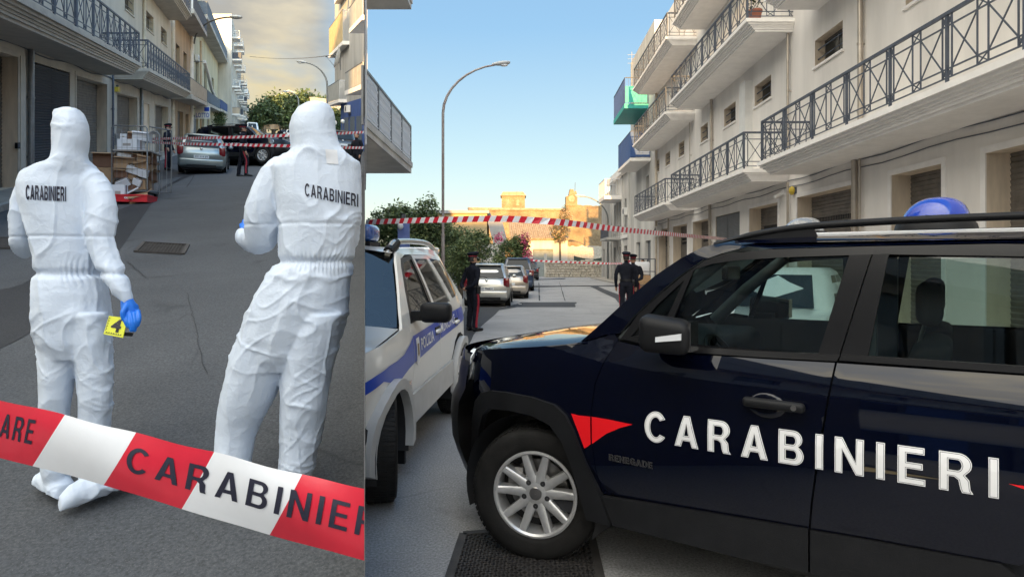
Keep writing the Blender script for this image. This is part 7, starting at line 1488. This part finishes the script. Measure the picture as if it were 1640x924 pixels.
def figure(name, label, loc, yaw, height=1.78, pose='down', top='uniform', legs='uniform', stripe=True, cap=True, hair='hair', group=None, women=False, lean=0.0, stride=0.0, voxel=0.017):
    """standing figure, +y forward in its own frame"""
    t = thing(name, label, 'person', loc, yaw, group, height / 1.78); mb = MB(); bones = []
    def limb(pts, rs, lab, seg=10):
        q = catmull([(*p, r) for p, r in zip(pts, rs)], 4); mb.tube([k[:3] for k in q], [k[3] for k in q], seg)
        for k in (q[0], q[-1]): mb.ball(k[:3], k[3] * 0.97, 8, 6)
        for a, b in zip(q, q[1:]): bones.append((np.array(a[:3]), np.array(b[:3]), (a[3] + b[3]) / 2, lab))
    def ell(z, rx, ry, cy=0.0): return [(rx * cos(a), cy + ry * sin(a), z) for a in np.linspace(0, 2 * pi, 17)[:-1]]
    w = 0.9 if women else 1.0
    mb.rings([ell(z, rx * w, ry, cy + lean * (z - 0.9)) for z, rx, ry, cy in ((0.86, .165, .115, 0), (0.95, .178, .125, 0), (1.05, .165, .115, 0), (1.15, .172, .115, .01), (1.28, .200, .122, .01), (1.38, .212, .115, .0), (1.44, .20, .10, -.01), (1.485, .12, .08, -.01), (1.51, .065, .065, 0))])
    for z0, z1, r in ((0.88, 1.46, 0.15),): bones.append((np.array((0, 0, z0)), np.array((0, 0, z1)), r, 'top'))
    for sx in (-1, 1):
        st = stride * sx
        limb([(sx * .095, 0, .92), (sx * .105, .02 + st * .5, .70), (sx * .11, .015 + st, .50), (sx * .115, -.01 + st, .30), (sx * .12, -.02 + st * 1.1, .09)], [.105, .098, .076, .068, .062], 'legs')
        limb([(sx * .12, -.05 + st * 1.1, .055), (sx * .13, .08 + st * 1.1, .045), (sx * .14, .17 + st * 1.1, .035)], [.05, .048, .036], 'boot')
        sh = (sx * .205, -.0, 1.41)
        if pose == 'behind':
            limb([sh, (sx * .275, -.06, 1.22), (sx * .265, -.12, 1.10)], [.068, .058, .052], 'top'); limb([(sx * .265, -.12, 1.10), (sx * .16, -.19, 1.02), (sx * .06, -.205, .985)], [.052, .046, .04], 'top'); limb([(sx * .06, -.205, .985), (sx * .00, -.215, .965 + .01 * sx), (sx * -.05, -.215, .95)], [.034, .038, .026], 'skin')
        elif pose == 'front':
            limb([sh, (sx * .27, .0, 1.22), (sx * .27, .04, 1.09)], [.068, .058, .052], 'top'); limb([(sx * .27, .04, 1.09), (sx * .18, .17, 1.04), (sx * .06, .21, 1.03)], [.052, .046, .038], 'top'); limb([(sx * .06, .21, 1.03), (sx * -.01, .215, 1.02)], [.036, .03], 'skin')
        else:
            limb([sh, (sx * .275, -.01, 1.22), (sx * .285, -.01, 1.09)], [.068, .058, .052], 'top'); limb([(sx * .285, -.01, 1.09), (sx * .285, .05, .95), (sx * .275, .10, .85)], [.052, .046, .038], 'top'); limb([(sx * .275, .10, .85), (sx * .272, .13, .78), (sx * .265, .14, .72)], [.034, .040, .024], 'skin')
    limb([(0, -.005, 1.47), (0, .005, 1.56)], [.06, .056], 'skin')
    mb.rings([[(rx * cos(a), cy + ry * sin(a), z) for a in np.linspace(0, 2 * pi, 17)[:-1]] for z, rx, ry, cy in ((1.54, .045, .05, .03), (1.57, .062, .082, .022), (1.62, .074, .098, .012), (1.67, .078, .103, .005), (1.72, .075, .098, .0), (1.76, .05, .07, -.005), (1.78, .015, .02, -.005))]); bones.append((np.array((0, .01, 1.57)), np.array((0, 0, 1.72)), .085, 'skin'))
    mb.ball((0, .112, 1.645), .017, 8, 6, 0, (.9, 1, 1.5))
    for sx in (-1, 1): mb.ball((sx * .081, -.005, 1.65), .026, 8, 6, 0, (.4, .8, 1.2))
    me = remeshed(mb, voxel, 2); co = coords(me); no = normals(me); d = 0.010 * (ridge(co, (7, 7, 13), 5) ** 3 - 0.4); d[co[:, 2] > 1.5] = 0; me.vertices.foreach_set('co', (co + no * d[:, None]).ravel()); me.update()
    ms = [top, legs, 'skin', 'leather']; idx = {'top': 0, 'legs': 1, 'skin': 2, 'boot': 3}
    for m_ in ms: me.materials.append(M[m_])
    fc = np.array([p.center[:] for p in me.polygons]); best = np.full(len(fc), 9e9); bi = np.zeros(len(fc), int)
    for a, b, r, lab in bones:
        ab = b - a; tt = np.clip(((fc - a) @ ab) / max(ab @ ab, 1e-9), 0, 1); dd = np.linalg.norm(fc - (a + tt[:, None] * ab), axis=1) - r; k = dd < best; best[k] = dd[k]; bi[k] = idx[lab]
    bi[(fc[:, 2] < 0.98) & (bi == 0) & (np.abs(fc[:, 0]) < 0.2)] = 1
    me.polygons.foreach_set('material_index', bi.astype(np.int32)); link('body', me, t)
    if stripe:
        for sx in (-1, 1):
            st = stride * sx; pts = [(sx * .20, .0, .94), (sx * .208, .02 + st * .5, .70), (sx * .192, .015 + st, .50), (sx * .187, -.01 + st, .30), (sx * .185, -.02 + st * 1.1, .10)]
            q = catmull(pts, 4); mb = MB(); mb.rings([[(x + sx * .004 * c, y + .022 * s_, z) for c, s_ in ((1, -1), (1, 1), (-6, 1), (-6, -1))] for x, y, z in q]); mb.obj('trouser_stripe', M['stripe'], t)
    if cap:
        mb = MB(); mb.rings([[(rx * cos(a), cy + ry * sin(a), z + tl * sin(a)) for a in np.linspace(0, 2 * pi, 21)[:-1]] for z, rx, ry, cy, tl in ((1.705, .086, .112, 0, 0), (1.745, .088, .115, 0, 0.004), (1.765, .118, .142, .005, .012), (1.795, .126, .148, .005, .022), (1.815, .10, .12, 0, .022), (1.82, .02, .02, 0, .0))]); c_ = mb.obj('cap', M[top], t, 60)
        mb = MB(); mb.rings([[(.088 * cos(a), .115 * sin(a), z) for a in np.linspace(0, 2 * pi, 21)[:-1]] for z in (1.712, 1.732)], 0, False); mb.obj('cap_band', M['stripe'], c_, 60)
        mb = MB(); mb.add([(0.085 * cos(a) * k, 0.112 * sin(a) * k + (0.03 if k > 1 else 0), 1.708 - (0.035 if k > 1 else 0)) for k in (1.0, 1.28) for a in np.linspace(0.35, pi - 0.35, 9)], [(i, i + 1, 10 + i, 9 + i) for i in range(8)]); mb.obj('visor', M['leather'], c_, 60)
    mb = MB(); mb.rings([[(rx * cos(a), cy + ry * sin(a), z) for a in np.linspace(0, 2 * pi, 17)[:-1]] for z, rx, ry, cy in ((1.60, .072, .085, -.025), (1.66, .083, .098, -.012), (1.72, .082, .103, -.004), (1.765, .056, .076, -.006), (1.79, .015, .02, -.006))]); mb.obj('hair', M[hair], t, 60)
    if women: mb = MB(); mb.rings([[(rx * cos(a), cy + ry * sin(a), z) for a in np.linspace(0, 2 * pi, 13)[:-1]] for z, rx, ry, cy in ((1.45, .07, .04, -.08), (1.55, .085, .06, -.06), (1.66, .085, .07, -.04))]); mb.obj('long_hair', M[hair], t, 60)
    if top == 'uniform' and cap:
        mb = MB(); mb.rings([[(rx * cos(a), ry * sin(a), z) for a in np.linspace(0, 2 * pi, 21)[:-1]] for z, rx, ry in ((1.005, .183, .130), (1.06, .180, .128))], 0, False); mb.obj('belt', M['leather'], t, 60)
        rounded_box('holster', M['leather'], t, .17, .235, -.03, .07, .86, 1.03, .015, 2)
    return t
def yawto(dx, dy): return atan2(-dx, dy)
x, y = gR(757, 530); figure('person', 'officer in dark uniform with hands clasped behind beside the municipal police car', (x, y, 0), yawto(0.8, 0.62), 1.80, 'behind')
figure('person', 'officer in dark uniform with his back turned on the open street', ((1003 - 820) / F * 18.3, 18.3, 0), yawto(0.12, 1), 1.86, 'down')
figure('person', 'officer in dark uniform facing his colleague on the street', ((1014 - 820) / F * 19.4, 19.4, 0), yawto(-0.5, -1), 1.80, 'front')
figure('person', 'woman in a dark red top standing on the pavement by the white house', ((1029.5 - 820) / F * 37, 37, 0.13), yawto(-1, -0.2), 1.66, 'front', 'redshirt', 'jeans', False, False, women=True)
x, y = gL(269, 274); figure('person', 'officer in cap and red striped trousers standing by the house doors', (x, y, SL * y), yawto(1, 0.1), 1.76, 'down')
x, y = gL(389, 283); figure('person', 'officer striding in front of the second police suv', (x, y, SL * y), yawto(0.9, 0.3), 1.72, 'down', stride=0.12)
figure('person', 'man in a dark jacket by the blue shop front', ((571.5 - 820) / F * 21, 21, SL * 21 - 0.02), yawto(-0.6, -1), 1.50, 'down', stripe=False, cap=False)
figure('person', 'person in dark clothes far up the climbing street', hillb(449, 62), yawto(0, 1), 1.7, 'down', stripe=False, cap=False, voxel=0.025)
# ------------------------------------------------------------------ barrier tapes
def tape_far(label, pts, w, pitch, slant=0.6, twist=None):
    """striped tape along 3-D points, made of alternate red and white bands"""
    t = thing('barrier_tape', label, 'tape'); q = [Vector(p) for p in catmull(pts, 10)]; d = [0]
    for a, b in zip(q, q[1:]): d.append(d[-1] + (b - a).length)
    def at(s):
        s = min(max(s, 0), d[-1])
        for i in range(len(d) - 1):
            if s <= d[i + 1]: k = (s - d[i]) / max(d[i + 1] - d[i], 1e-9); return q[i].lerp(q[i + 1], k)
        return q[-1]
    n = int(d[-1] / pitch)
    for i in range(n):
        s0 = i * pitch; s1 = s0 + pitch; a = w / 2; tw = twist(s0 / d[-1]) if twist else 0.0
        up = Vector((0, sin(tw), cos(tw))) * a
        mb = MB(); mb.quad(at(s0 - slant * a) + -up, at(s1 - slant * a) - up, at(s1 + slant * a) + up, at(s0 + slant * a) + up); mb.obj('tape_band', M['tape_r'] if i % 2 else M['tape_w'], t)
    return t
def tp(px, py, Y): return P(px, py, Y)
tape_far('red and white tape stretched high across the level street', [tp(585, 356, 11.5), tp(640, 354, 10.8), tp(710, 352, 10), tp(800, 350.5, 9.2), tp(870, 354, 8.8), tp(920, 358.5, 9.3), tp(980, 366, 10.5), tp(1040, 372, 12.5), tp(1100, 377.5, 16), tp(1165, 383, 22.5)], 0.092, 0.115)
tape_far('second tape strung low in front of the rubble wall', [tp(845, 417, 50), tp(900, 419.5, 50), tp(972, 422, 50), tp(1040, 421, 40)], 0.13, 0.2)
tape_far('upper red and white tape across the climbing street', [tp(232, 223, 22), tp(330, 221, 18.2), tp(400, 219.5, 17), tp(462, 217, 16), tp(520, 215, 17), tp(583, 212, 19)], 0.075, 0.1)
tape_far('lower red and white tape across the climbing street', [tp(232, 228, 21.5), tp(300, 230.5, 18.6), tp(360, 231.8, 17.5), tp(462, 234, 16.5), tp(520, 236, 17), tp(583, 237, 19)], 0.075, 0.1)
tape_far('far tape strung along the houses up the climbing street', [tp(340, 211, 60), tp(365, 213.5, 55), tp(390, 211, 60)], 0.2, 0.3)
# ---- the near tape, lettered
def near_tape():
    t = thing('barrier_tape', 'broad red and white tape lettered carabinieri in front of the suited figures', 'tape')
    topc = [(-320, 566), (-160, 602), (-40, 631), (0, 640), (104, 664.5), (218, 693.5), (343, 724), (484, 760), (584, 781.5)]; botc = [(-320, 652), (-160, 692), (-40, 723), (0, 733), (51, 745.5), (167, 776.5), (293, 815), (434, 856.5), (584, 897)]
    tt = smooth_tab(topc); bb = smooth_tab(botc)
    def Yd(px): return 0.86 - 0.17 * px / 584
    def S(u, v):     # u: column on the tape's slanted grid at the top edge, v: 0 bottom .. 1 top
        px = u - (1 - v) * (52 + 0.0 * u); px = min(px, 583.3); Y = Yd(px) + 0.004 * sin(px * 0.02 + v * 3) + 0.010 * (v - 0.5) ** 2 * 4; return P(px, bb(px) + (tt(px) - bb(px)) * v + 1.2 * sin(px * 0.045 + v) * (0.3 + v * 0.7), Y)
    cuts = [-260, -140, -20, 104, 218, 343, 484, 640]
    for i in range(7):
        mb = MB(); n = 26; m_ = 8
        us = np.linspace(cuts[i], cuts[i + 1], n + 1); g = [S(u, v) for v in np.linspace(0, 1, m_ + 1) for u in us]
        mb.add(g, [(j * (n + 1) + k, j * (n + 1) + k + 1, (j + 1) * (n + 1) + k + 1, (j + 1) * (n + 1) + k) for j in range(m_) for k in range(n) if (g[j * (n + 1) + k] - g[j * (n + 1) + k + 1]).length > 1e-4]); mb.obj('tape_band', M['tape_w'] if i % 2 else M['tape_r'], t, 60)
    def V(px, v): Y = Yd(px) + 0.004 * sin(px * 0.02 + v * 3) + 0.010 * (v - 0.5) ** 2 * 4 - 0.0012; return P(px, bb(px) + (tt(px) - bb(px)) * v + 1.2 * sin(px * 0.045 + v) * (0.3 + v * 0.7), Y)
    for body, a, b, v0, v1, lim in (('CARABINIERI', 199, 622, 0.33, 0.76, 583.0), ('PASSARE', -78, 50, 0.36, 0.80, 583)):
        me = text_raw(body, -0.02, 1.6, 0.12); x0, x1, y0, y1 = text_box(body, -0.02, 1.6)
        for v in me.vertices:
            fx = (v.co.x - x0) / (x1 - x0); fy = (v.co.y - y0) / (y1 - y0); v.co = V(min(a + (b - a) * fx + 8 * fy, lim), v0 + (v1 - v0) * fy)
        me.materials.clear(); me.materials.append(M['ink_n']); link('lettering', me, t)
    # knot where the tape is pinned to the wall end
near_tape()
t = thing('barrier_post', 'slim steel post holding the lettered tape', 'post', (0, 0, 0)); c = P(-290, 600, 0.942); MB().tube([(c.x, c.y, SL * c.y - 0.05), (c.x, c.y, c.z + 0.12)], 0.014, 10).obj('pole', M['steel'], t, 50); MB().lathe([(0.001, 0.0), (0.14, 0.0), (0.14, 0.03), (0.03, 0.06), (0.014, 0.08)], 20, Matrix.Translation((c.x, c.y, SL * c.y + 0.005))).obj('foot', M['plastic'], t, 50)
# ------------------------------------------------------------------ roll cage with boxes
cx, cy = gL(206, 322); CAGE = thing('roll_cage', 'tall steel roll cage trolley filled with flattened cartons', 'roll cage', (cx - 0.1, cy + 0.45, SL * (cy + 0.45)), radians(8))
W_, D_, H_ = 0.74, 0.66, 1.60; cz = SL * 0.35
def cage_frame(y, name, x0=-W_ / 2, x1=W_ / 2):
    mb = MB(); mb.tube([(x0, y, 0.15), (x0, y, H_ - 0.05), (x0 + 0.04, y, H_), (x1 - 0.04, y, H_), (x1, y, H_ - 0.05), (x1, y, 0.15)], 0.016, 8)
    for k in range(1, 7): x = x0 + (x1 - x0) * k / 7; mb.tube([(x, y, 0.18), (x, y, H_)], 0.0035, 5)
    for k in range(1, 6): z = 0.18 + (H_ - 0.2) * k / 6; mb.tube([(x0, y, z), (x1, y, z)], 0.0035, 5)
    mb.obj(name, M['steel'], CAGE, 60)
cage_frame(-D_ / 2, 'mesh_side'); cage_frame(D_ / 2, 'mesh_side')
mb = MB(); 
for y in (-D_ / 2, D_ / 2):
    pass
for k in range(0, 6): z = 0.2 + (H_ - 0.22) * k / 5; mb.tube([(-W_ / 2, -D_ / 2, z), (-W_ / 2, D_ / 2, z)], 0.006, 5)
for k in range(1, 6): y = -D_ / 2 + D_ * k / 6; mb.tube([(-W_ / 2, y, 0.18), (-W_ / 2, y, H_)], 0.005, 5)
mb.obj('mesh_back', M['steel'], CAGE, 60)
mb = MB(); mb.tube([(W_ / 2, -D_ / 2, .15), (W_ / 2 + .38, -D_ / 2 + .35, .15), (W_ / 2 + .38, -D_ / 2 + .35, H_ - .02), (W_ / 2 + .34, -D_ / 2 + .33, H_ + .0), (W_ / 2 + .03, -D_ / 2 + .03, H_)], 0.015, 8)
for k in range(1, 5): mb.tube([(W_ / 2 + .38 * k / 5, -D_ / 2 + .35 * k / 5, .15), (W_ / 2 + .38 * k / 5, -D_ / 2 + .35 * k / 5, H_)], .005, 5)
mb.obj('open_gate', M['steel'], CAGE, 60)
MB().box(-W_ / 2, W_ / 2, -D_ / 2, D_ / 2, 0.13, 0.17).obj('base', M['steel'], CAGE); MB().box(-W_ / 2 + .01, W_ / 2 + .06, -D_ / 2 + .01, D_ / 2 - .01, 1.04, 1.07).obj('shelf', M['grey_t'], CAGE)
for x in (-W_ / 2 + .06, W_ / 2 - .06):
    for y in (-D_ / 2 + .06, D_ / 2 - .06): mb = MB(); mb.lathe([(0.01, -.02), (.06, -.02), (.06, .02), (.01, .02)], 14, Matrix.Translation((x, y, .06 + SL * y)) @ Matrix.Rotation(radians(90), 4, 'Y')); mb.box(x - .02, x + .02, y - .02, y + .02, .06, .13); mb.obj('castor', M['plastic'], CAGE, 50)
CM = Matrix.Translation(CAGE.location) @ Matrix.Rotation(radians(8), 4, 'Z')
def carton(label, x, y, z, w, d, h, m, rot=(0, 0, 0), open_=False, flap='card', name='carton', mark=False):
    t = thing(name, label, 'box', group='cartons on the roll cage'); t.matrix_world = CM @ Matrix.Translation((x, y, z)) @ Matrix.Rotation(rot[2], 4, 'Z') @ Matrix.Rotation(rot[1], 4, 'Y') @ Matrix.Rotation(rot[0], 4, 'X')
    if open_:
        mb = MB(); th = 0.006
        mb.box(-w / 2, w / 2, -d / 2, d / 2, 0, th).box(-w / 2, w / 2, -d / 2, -d / 2 + th, th, h).box(-w / 2, w / 2, d / 2 - th, d / 2, th, h).box(-w / 2, -w / 2 + th, -d / 2 + th, d / 2 - th, th, h).box(w / 2 - th, w / 2, -d / 2 + th, d / 2 - th, th, h); mb.obj('shell', M[m], t)
        mb = MB(); mb.quad((-w / 2, -d / 2, h), (w / 2, -d / 2, h), (w / 2, -d / 2 - d * .3, h - .04), (-w / 2, -d / 2 - d * .3, h - .04)); mb.obj('flap', M[flap], t); mb = MB(); mb.quad((w / 2, -d / 2, h), (w / 2, d / 2, h), (w / 2 + w * .25, d / 2, h + .05), (w / 2 + w * .25, -d / 2, h + .05)); mb.obj('flap', M[flap], t)
    else:
        MB().box(-w / 2, w / 2, -d / 2, d / 2, 0, h).obj('shell', M[m], t); MB().box(-w / 2 - .002, w / 2 + .002, -.02, .02, -.001, h + .0015).obj('packing_tape', M['card_d'] if m != 'card_d' else M['card'], t)
    if mark: mb = MB(); mb.box(-w * .2, w * .2, -d / 2 - .003, -d / 2 - .001, h * .35, h * .6); mb.obj('print', M['grey_t'], t)
    return t
R5 = radians
carton('white carton standing on the cage shelf with a narrow printed band', -.06, -.12, 1.075, .44, .34, .24, 'box_w', (0, 0, R5(-6)), mark=True); carton('open white carton topmost on the roll cage', .12, .0, 1.32, .34, .28, .20, 'box_w', (0, R5(4), R5(8)), True, 'box_w'); carton('brown carton beside the topmost white one', -.06, .02, 1.32, .20, .22, .20, 'card_d', (0, 0, R5(12)), True)
carton('small white label carton on the shelf', -.20, -.14, 1.32, .13, .10, .13, 'box_w', (0, 0, R5(4)), mark=True)
carton('red carton leaning in the shelf corner', -.28, .05, 1.075, .12, .2, .40, 'red', (0, R5(4), 0))
carton('torn brown tray below the shelf', -.15, -.08, .78, .42, .34, .14, 'card', (0, R5(3), R5(3)), True); carton('pale lilac carton tipped under the shelf', -.16, -.14, .92, .28, .18, .10, 'box_w', (R5(14), R5(8), 0)); carton('dark carton at the back under the shelf', .17, .1, .80, .34, .3, .2, 'card_d', (0, R5(-4), R5(-8)), True)
carton('brown carton tilted against the right side', .20, -.08, .62, .26, .26, .24, 'card', (R5(8), R5(-14), R5(10)), True); carton('white carton tilted in the cage middle', .03, -.20, .56, .28, .16, .15, 'box_w', (R5(18), R5(18), R5(4))); carton('white carton slanting beside it', .24, -.22, .48, .17, .14, .16, 'box_w', (R5(20), R5(16), R5(14)))
carton('wide brown carton across the cage floor', -.14, .0, .42, .44, .42, .26, 'card', (0, R5(2), 0), True); carton('white tipped carton low in the cage', -.12, -.26, .25, .26, .16, .16, 'box_w', (R5(26), R5(-28), R5(6))); carton('small white carton tipped to the right', .13, -.26, .28, .19, .12, .14, 'box_w', (R5(12), R5(24), R5(-8))); carton('dark carton behind the tipped ones', .1, .02, .175, .40, .36, .2, 'card_d', (0, 0, R5(5)), True)
for k_, (x_, y_, z_, w_, d_, h_, m_, r_, lab_) in enumerate(((-.14, .16, .18, .40, .26, .24, 'card', 4, 'brown carton at the back of the cage floor'), (.16, .16, .40, .36, .28, .22, 'card_d', -6, 'dark brown carton at the back of the cage above the floor'), (-.16, .18, .62, .38, .24, .20, 'card', 7, 'brown carton halfway up at the cage back'), (.17, .18, .62, .30, .26, .17, 'card', -9, 'brown carton halfway up beside the open gate'), (-.20, -.20, .66, .30, .20, .11, 'card', 3, 'perforated brown tray just below the lilac carton'), (.22, -.18, .80, .24, .22, .16, 'card', 16, 'torn brown carton under the shelf beside the open gate'), (.02, -.22, .17, .24, .16, .10, 'card_d', -12, 'crushed dark carton on the cage floor'), (-.22, -.17, .44, .26, .24, .20, 'card_d', 5, 'dark carton in the near cage corner above the floor'), (.20, -.15, .18, .28, .26, .22, 'card', -7, 'brown carton in the near cage corner by the gate'), (-.02, -.05, .84, .34, .3, .18, 'card_d', 9, 'dark carton pressed up against the shelf'))): carton(lab_, x_, y_, z_, w_, d_, h_, m_, (0, R5(r_ * .5), R5(r_)), k_ % 2 == 1)
# red promotional crate with cartons in front of the cage
x, y = gL(203, 327); CR = thing('red_crate', 'low red crate tray marked coop on the ground before the roll cage', 'crate', (x - 0.05, y + 0.22, SL * (y + 0.22)), radians(10)); w, d, h = 0.86, 0.55, 0.155
mb = MB(); mb.box(-w / 2, w / 2, -d / 2, -d / 2 + .02, 0, h).box(-w / 2, w / 2, d / 2 - .02, d / 2, 0, h).box(-w / 2, -w / 2 + .02, -d / 2 + .02, d / 2 - .02, 0, h).box(w / 2 - .02, w / 2, -d / 2 + .02, d / 2 - .02, 0, h); mb.obj('side_wall', M['red'], CR); MB().box(-w / 2 + .02, w / 2 - .02, -d / 2 + .02, d / 2 - .02, 0.0, .02).obj('floor', M['red'], CR); MB().box(-w / 2 - .015, w / 2 + .015, -d / 2 - .015, -d / 2, h - .03, h).box(w / 2, w / 2 + .015, -d / 2, d / 2, h - .03, h).obj('rim', M['red'], CR)
map_mesh(text_mesh('coop', 1, 0.04), lambda a, b, c: Vector((-.02 + .2 * a, -d / 2 - .004, .045 + .06 * b)), 'lettering', M['film_w'], CR)
CM = Matrix.Translation(CR.location) @ Matrix.Rotation(radians(10), 4, 'Z')
carton('white carton with a printed emblem in the red crate', -.16, -.15, .022, .26, .2, .34, 'box_w', (0, 0, R5(4)), mark=True); carton('flattened brown carton leaning in the red crate', .20, -.05, .03, .38, .3, .16, 'card', (R5(10), R5(-16), R5(18)), True); carton('white board lying across the red crate', .03, -.06, .22, .36, .08, .03, 'box_w', (0, R5(-32), R5(10))); carton('green tray at the end of the red crate', -.36, .0, .13, .12, .3, .1, 'leaf3', (0, 0, 0))
CM = Matrix.Translation(CAGE.location) @ Matrix.Rotation(radians(8), 4, 'Z')
for k, (zz, lab) in enumerate(((0.02, 'bottom dark carton of the stack beside the cage'), (.36, 'middle brown carton of the stack beside the cage'), (.70, 'upper brown carton of the stack beside the cage'))): carton(lab, -.70 + .02 * k, .1, zz, .46, .4, .33, 'card_d' if k != 1 else 'card', (0, 0, R5(5 * k - 4)), k == 2)
# second roll cage on the far pavement of the level street
X2 = thing('roll_cage', 'small roll cage with laundry bags under the cream building', 'roll cage', fR(33.0, 1.9, 0.02), 0)
mb = MB()
for x in (-.6, .6):
    for y in (-.9, .9): mb.tube([(x, y, .1), (x, y, 1.75)], .03, 6)
for z in (.4, 1.1, 1.75):
    for x in (-.6, .6): mb.tube([(x, -.9, z), (x, .9, z)], .02, 6)
    for y in (-.9, .9): mb.tube([(-.6, y, z), (.6, y, z)], .02, 6)
mb.obj('frame', M['rail'], X2); MB().box(-.58, .58, -.88, .88, .1, .16).obj('base', M['steel'], X2)
rounded_box('carton', M['card'], X2, -.5, .4, -.8, .1, .17, .9, .01, 1); rounded_box('bag', M['box_w'], X2, -.5, .5, -.2, .75, .9, 1.6, .08, 2); rounded_box('bag', M['redshirt'], X2, -.55, -.2, .4, .85, .95, 1.7, .06, 2)
# ------------------------------------------------------------------ covers in the road
def cover(label, c4, m, bars, name='drain_cover', hill=False, pitch=0.045):
    t = thing(name, label, 'drain cover'); c = [Vector((x, y, (SL * y if hill else 0) + 0.006)) for x, y in c4]
    def at(a, b): return c[0].lerp(c[1], a).lerp(c[3].lerp(c[2], a), b)
    up = Vector((0, 0, 1))
    fr = MB()
    for a, b, e, f_ in ((0, 0, 1, 0), (1, 0, 1, 1), (1, 1, 0, 1), (0, 1, 0, 0)): fr.bar(at(a, b) + up * .004, at(e, f_) + up * .004, 0.045, 0.02)
    fr.obj('frame', M[m], t); pl = MB(); pl.quad(*c); pl.obj('plate', M['dark'] if bars else M[m], t)
    w = (c[1] - c[0]).length; l = (c[3] - c[0]).length; mb = MB()
    if bars:                                            # raised diamond tread
        n = int(w / pitch); k = int(l / pitch)
        tot = n + k
        for i in range(1, tot):
            for sgn in (1, -1):
                # diagonal lines clipped to the unit square
                off = i / tot * 2 - (1 if sgn < 0 else 0)
                pts = []
                for s in np.linspace(0, 1, 2):
                    pass
                x0 = max(0, off - 1) if sgn > 0 else max(0, -off) if off < 0 else 0; 
                if sgn > 0: a0 = (min(off, 1), max(0, off - 1)); a1 = (max(0, off - 1), min(off, 1))
                else: a0 = (max(0, off), max(0, -off)); a1 = (min(1, 1 + off), min(1, 1 - off))
                if abs(a0[0] - a1[0]) > 0.01: mb.bar(at(*a0) + up * .006, at(*a1) + up * .006, 0.011, 0.010)
        tag(mb.obj('tread', M[m], t), kind='stuff')
    else:
        for i in range(1, 14): mb.bar(at(i / 14, .03) + up * .003, at(i / 14, .97) + up * .003, .012, .006)
        for i in range(1, 9): mb.bar(at(.03, i / 9) + up * .004, at(.97, i / 9) + up * .004, .012, .006)
        tag(mb.obj('tread', M[m], t), kind='stuff')
    return t
cover('cast iron cover plate in the asphalt of the climbing street', [gL(217, 404), gL(293, 408), gL(301, 393), gL(231, 389)], 'iron', False, hill=True)
cover('large diamond patterned iron plate under the front wheel of the police suv', [gR(700, 990), gR(975, 990), gR(943, 842), gR(742, 858)], 'iron', True, 'iron_plate')
cover('round edged drain cover beside the suited person on the climbing street', [gL(-10, 399), gL(20, 399), gL(20, 382), gL(-2, 382)], 'iron', False, hill=True)
# blue kiosk panel in the hedge
t = thing('blue_panel', 'blue painted metal post panel with a white lamp in front of the hedge', 'panel'); c = P(646, 420, 19.5)
MB().box(c.x - .18, c.x + .18, c.y, c.y + .14, 0, 2.95).obj('post', M['bluepost'], t); MB().box(c.x - .06, c.x + .06, c.y + .02, c.y + .12, 2.953, 3.1).obj('cap', M['steel'], t); mb = MB(); mb.ball((c.x - .08, c.y - .04, 2.72), .09, sc=(1, .8, 1.2)); mb.obj('lamp', M['white_p'], t, 60)
# globe lamps behind the hooded figure
for k, (px, py) in enumerate(((536.5, 197), (549, 195))):
    c = P(px, py, 46); t = thing('globe_lamp', ('white globe lamp close to the hooded figure', 'white globe lamp closest to the blue shop front')[k], 'globe lamp', group='globe lamps'); mb = MB(); mb.ball(c, .16); mb.obj('globe', M['white_p'], t, 60); MB().tube([(c.x, c.y, SL * c.y), (c.x, c.y, c.z - .1)], .04, 8).obj('pole', M['rail'], t)
# litter and stains on the ground
for k, (px, py) in enumerate(((833, 487.5), (866, 455))):
    x, y = gR(px, py); me = MB().box(-.06, .06, -.05, .05, .0, .02).mesh('s', [M['white_p']]); bevel(me, .008, 1); o = link('paper_scrap', me); o.location = (x, y, .006); o.rotation_euler = (0, 0, k); tag(o, ('crumpled white paper scrap on the asphalt patch', 'white paper scrap lying far along the road')[k], 'litter')
for o in COL.objects:
    if o.name.startswith('apartment_block') and 'behind' in o.get('label', ''): o['label'] = 'wide grey unseen block with a blue ground floor added to shade the street'
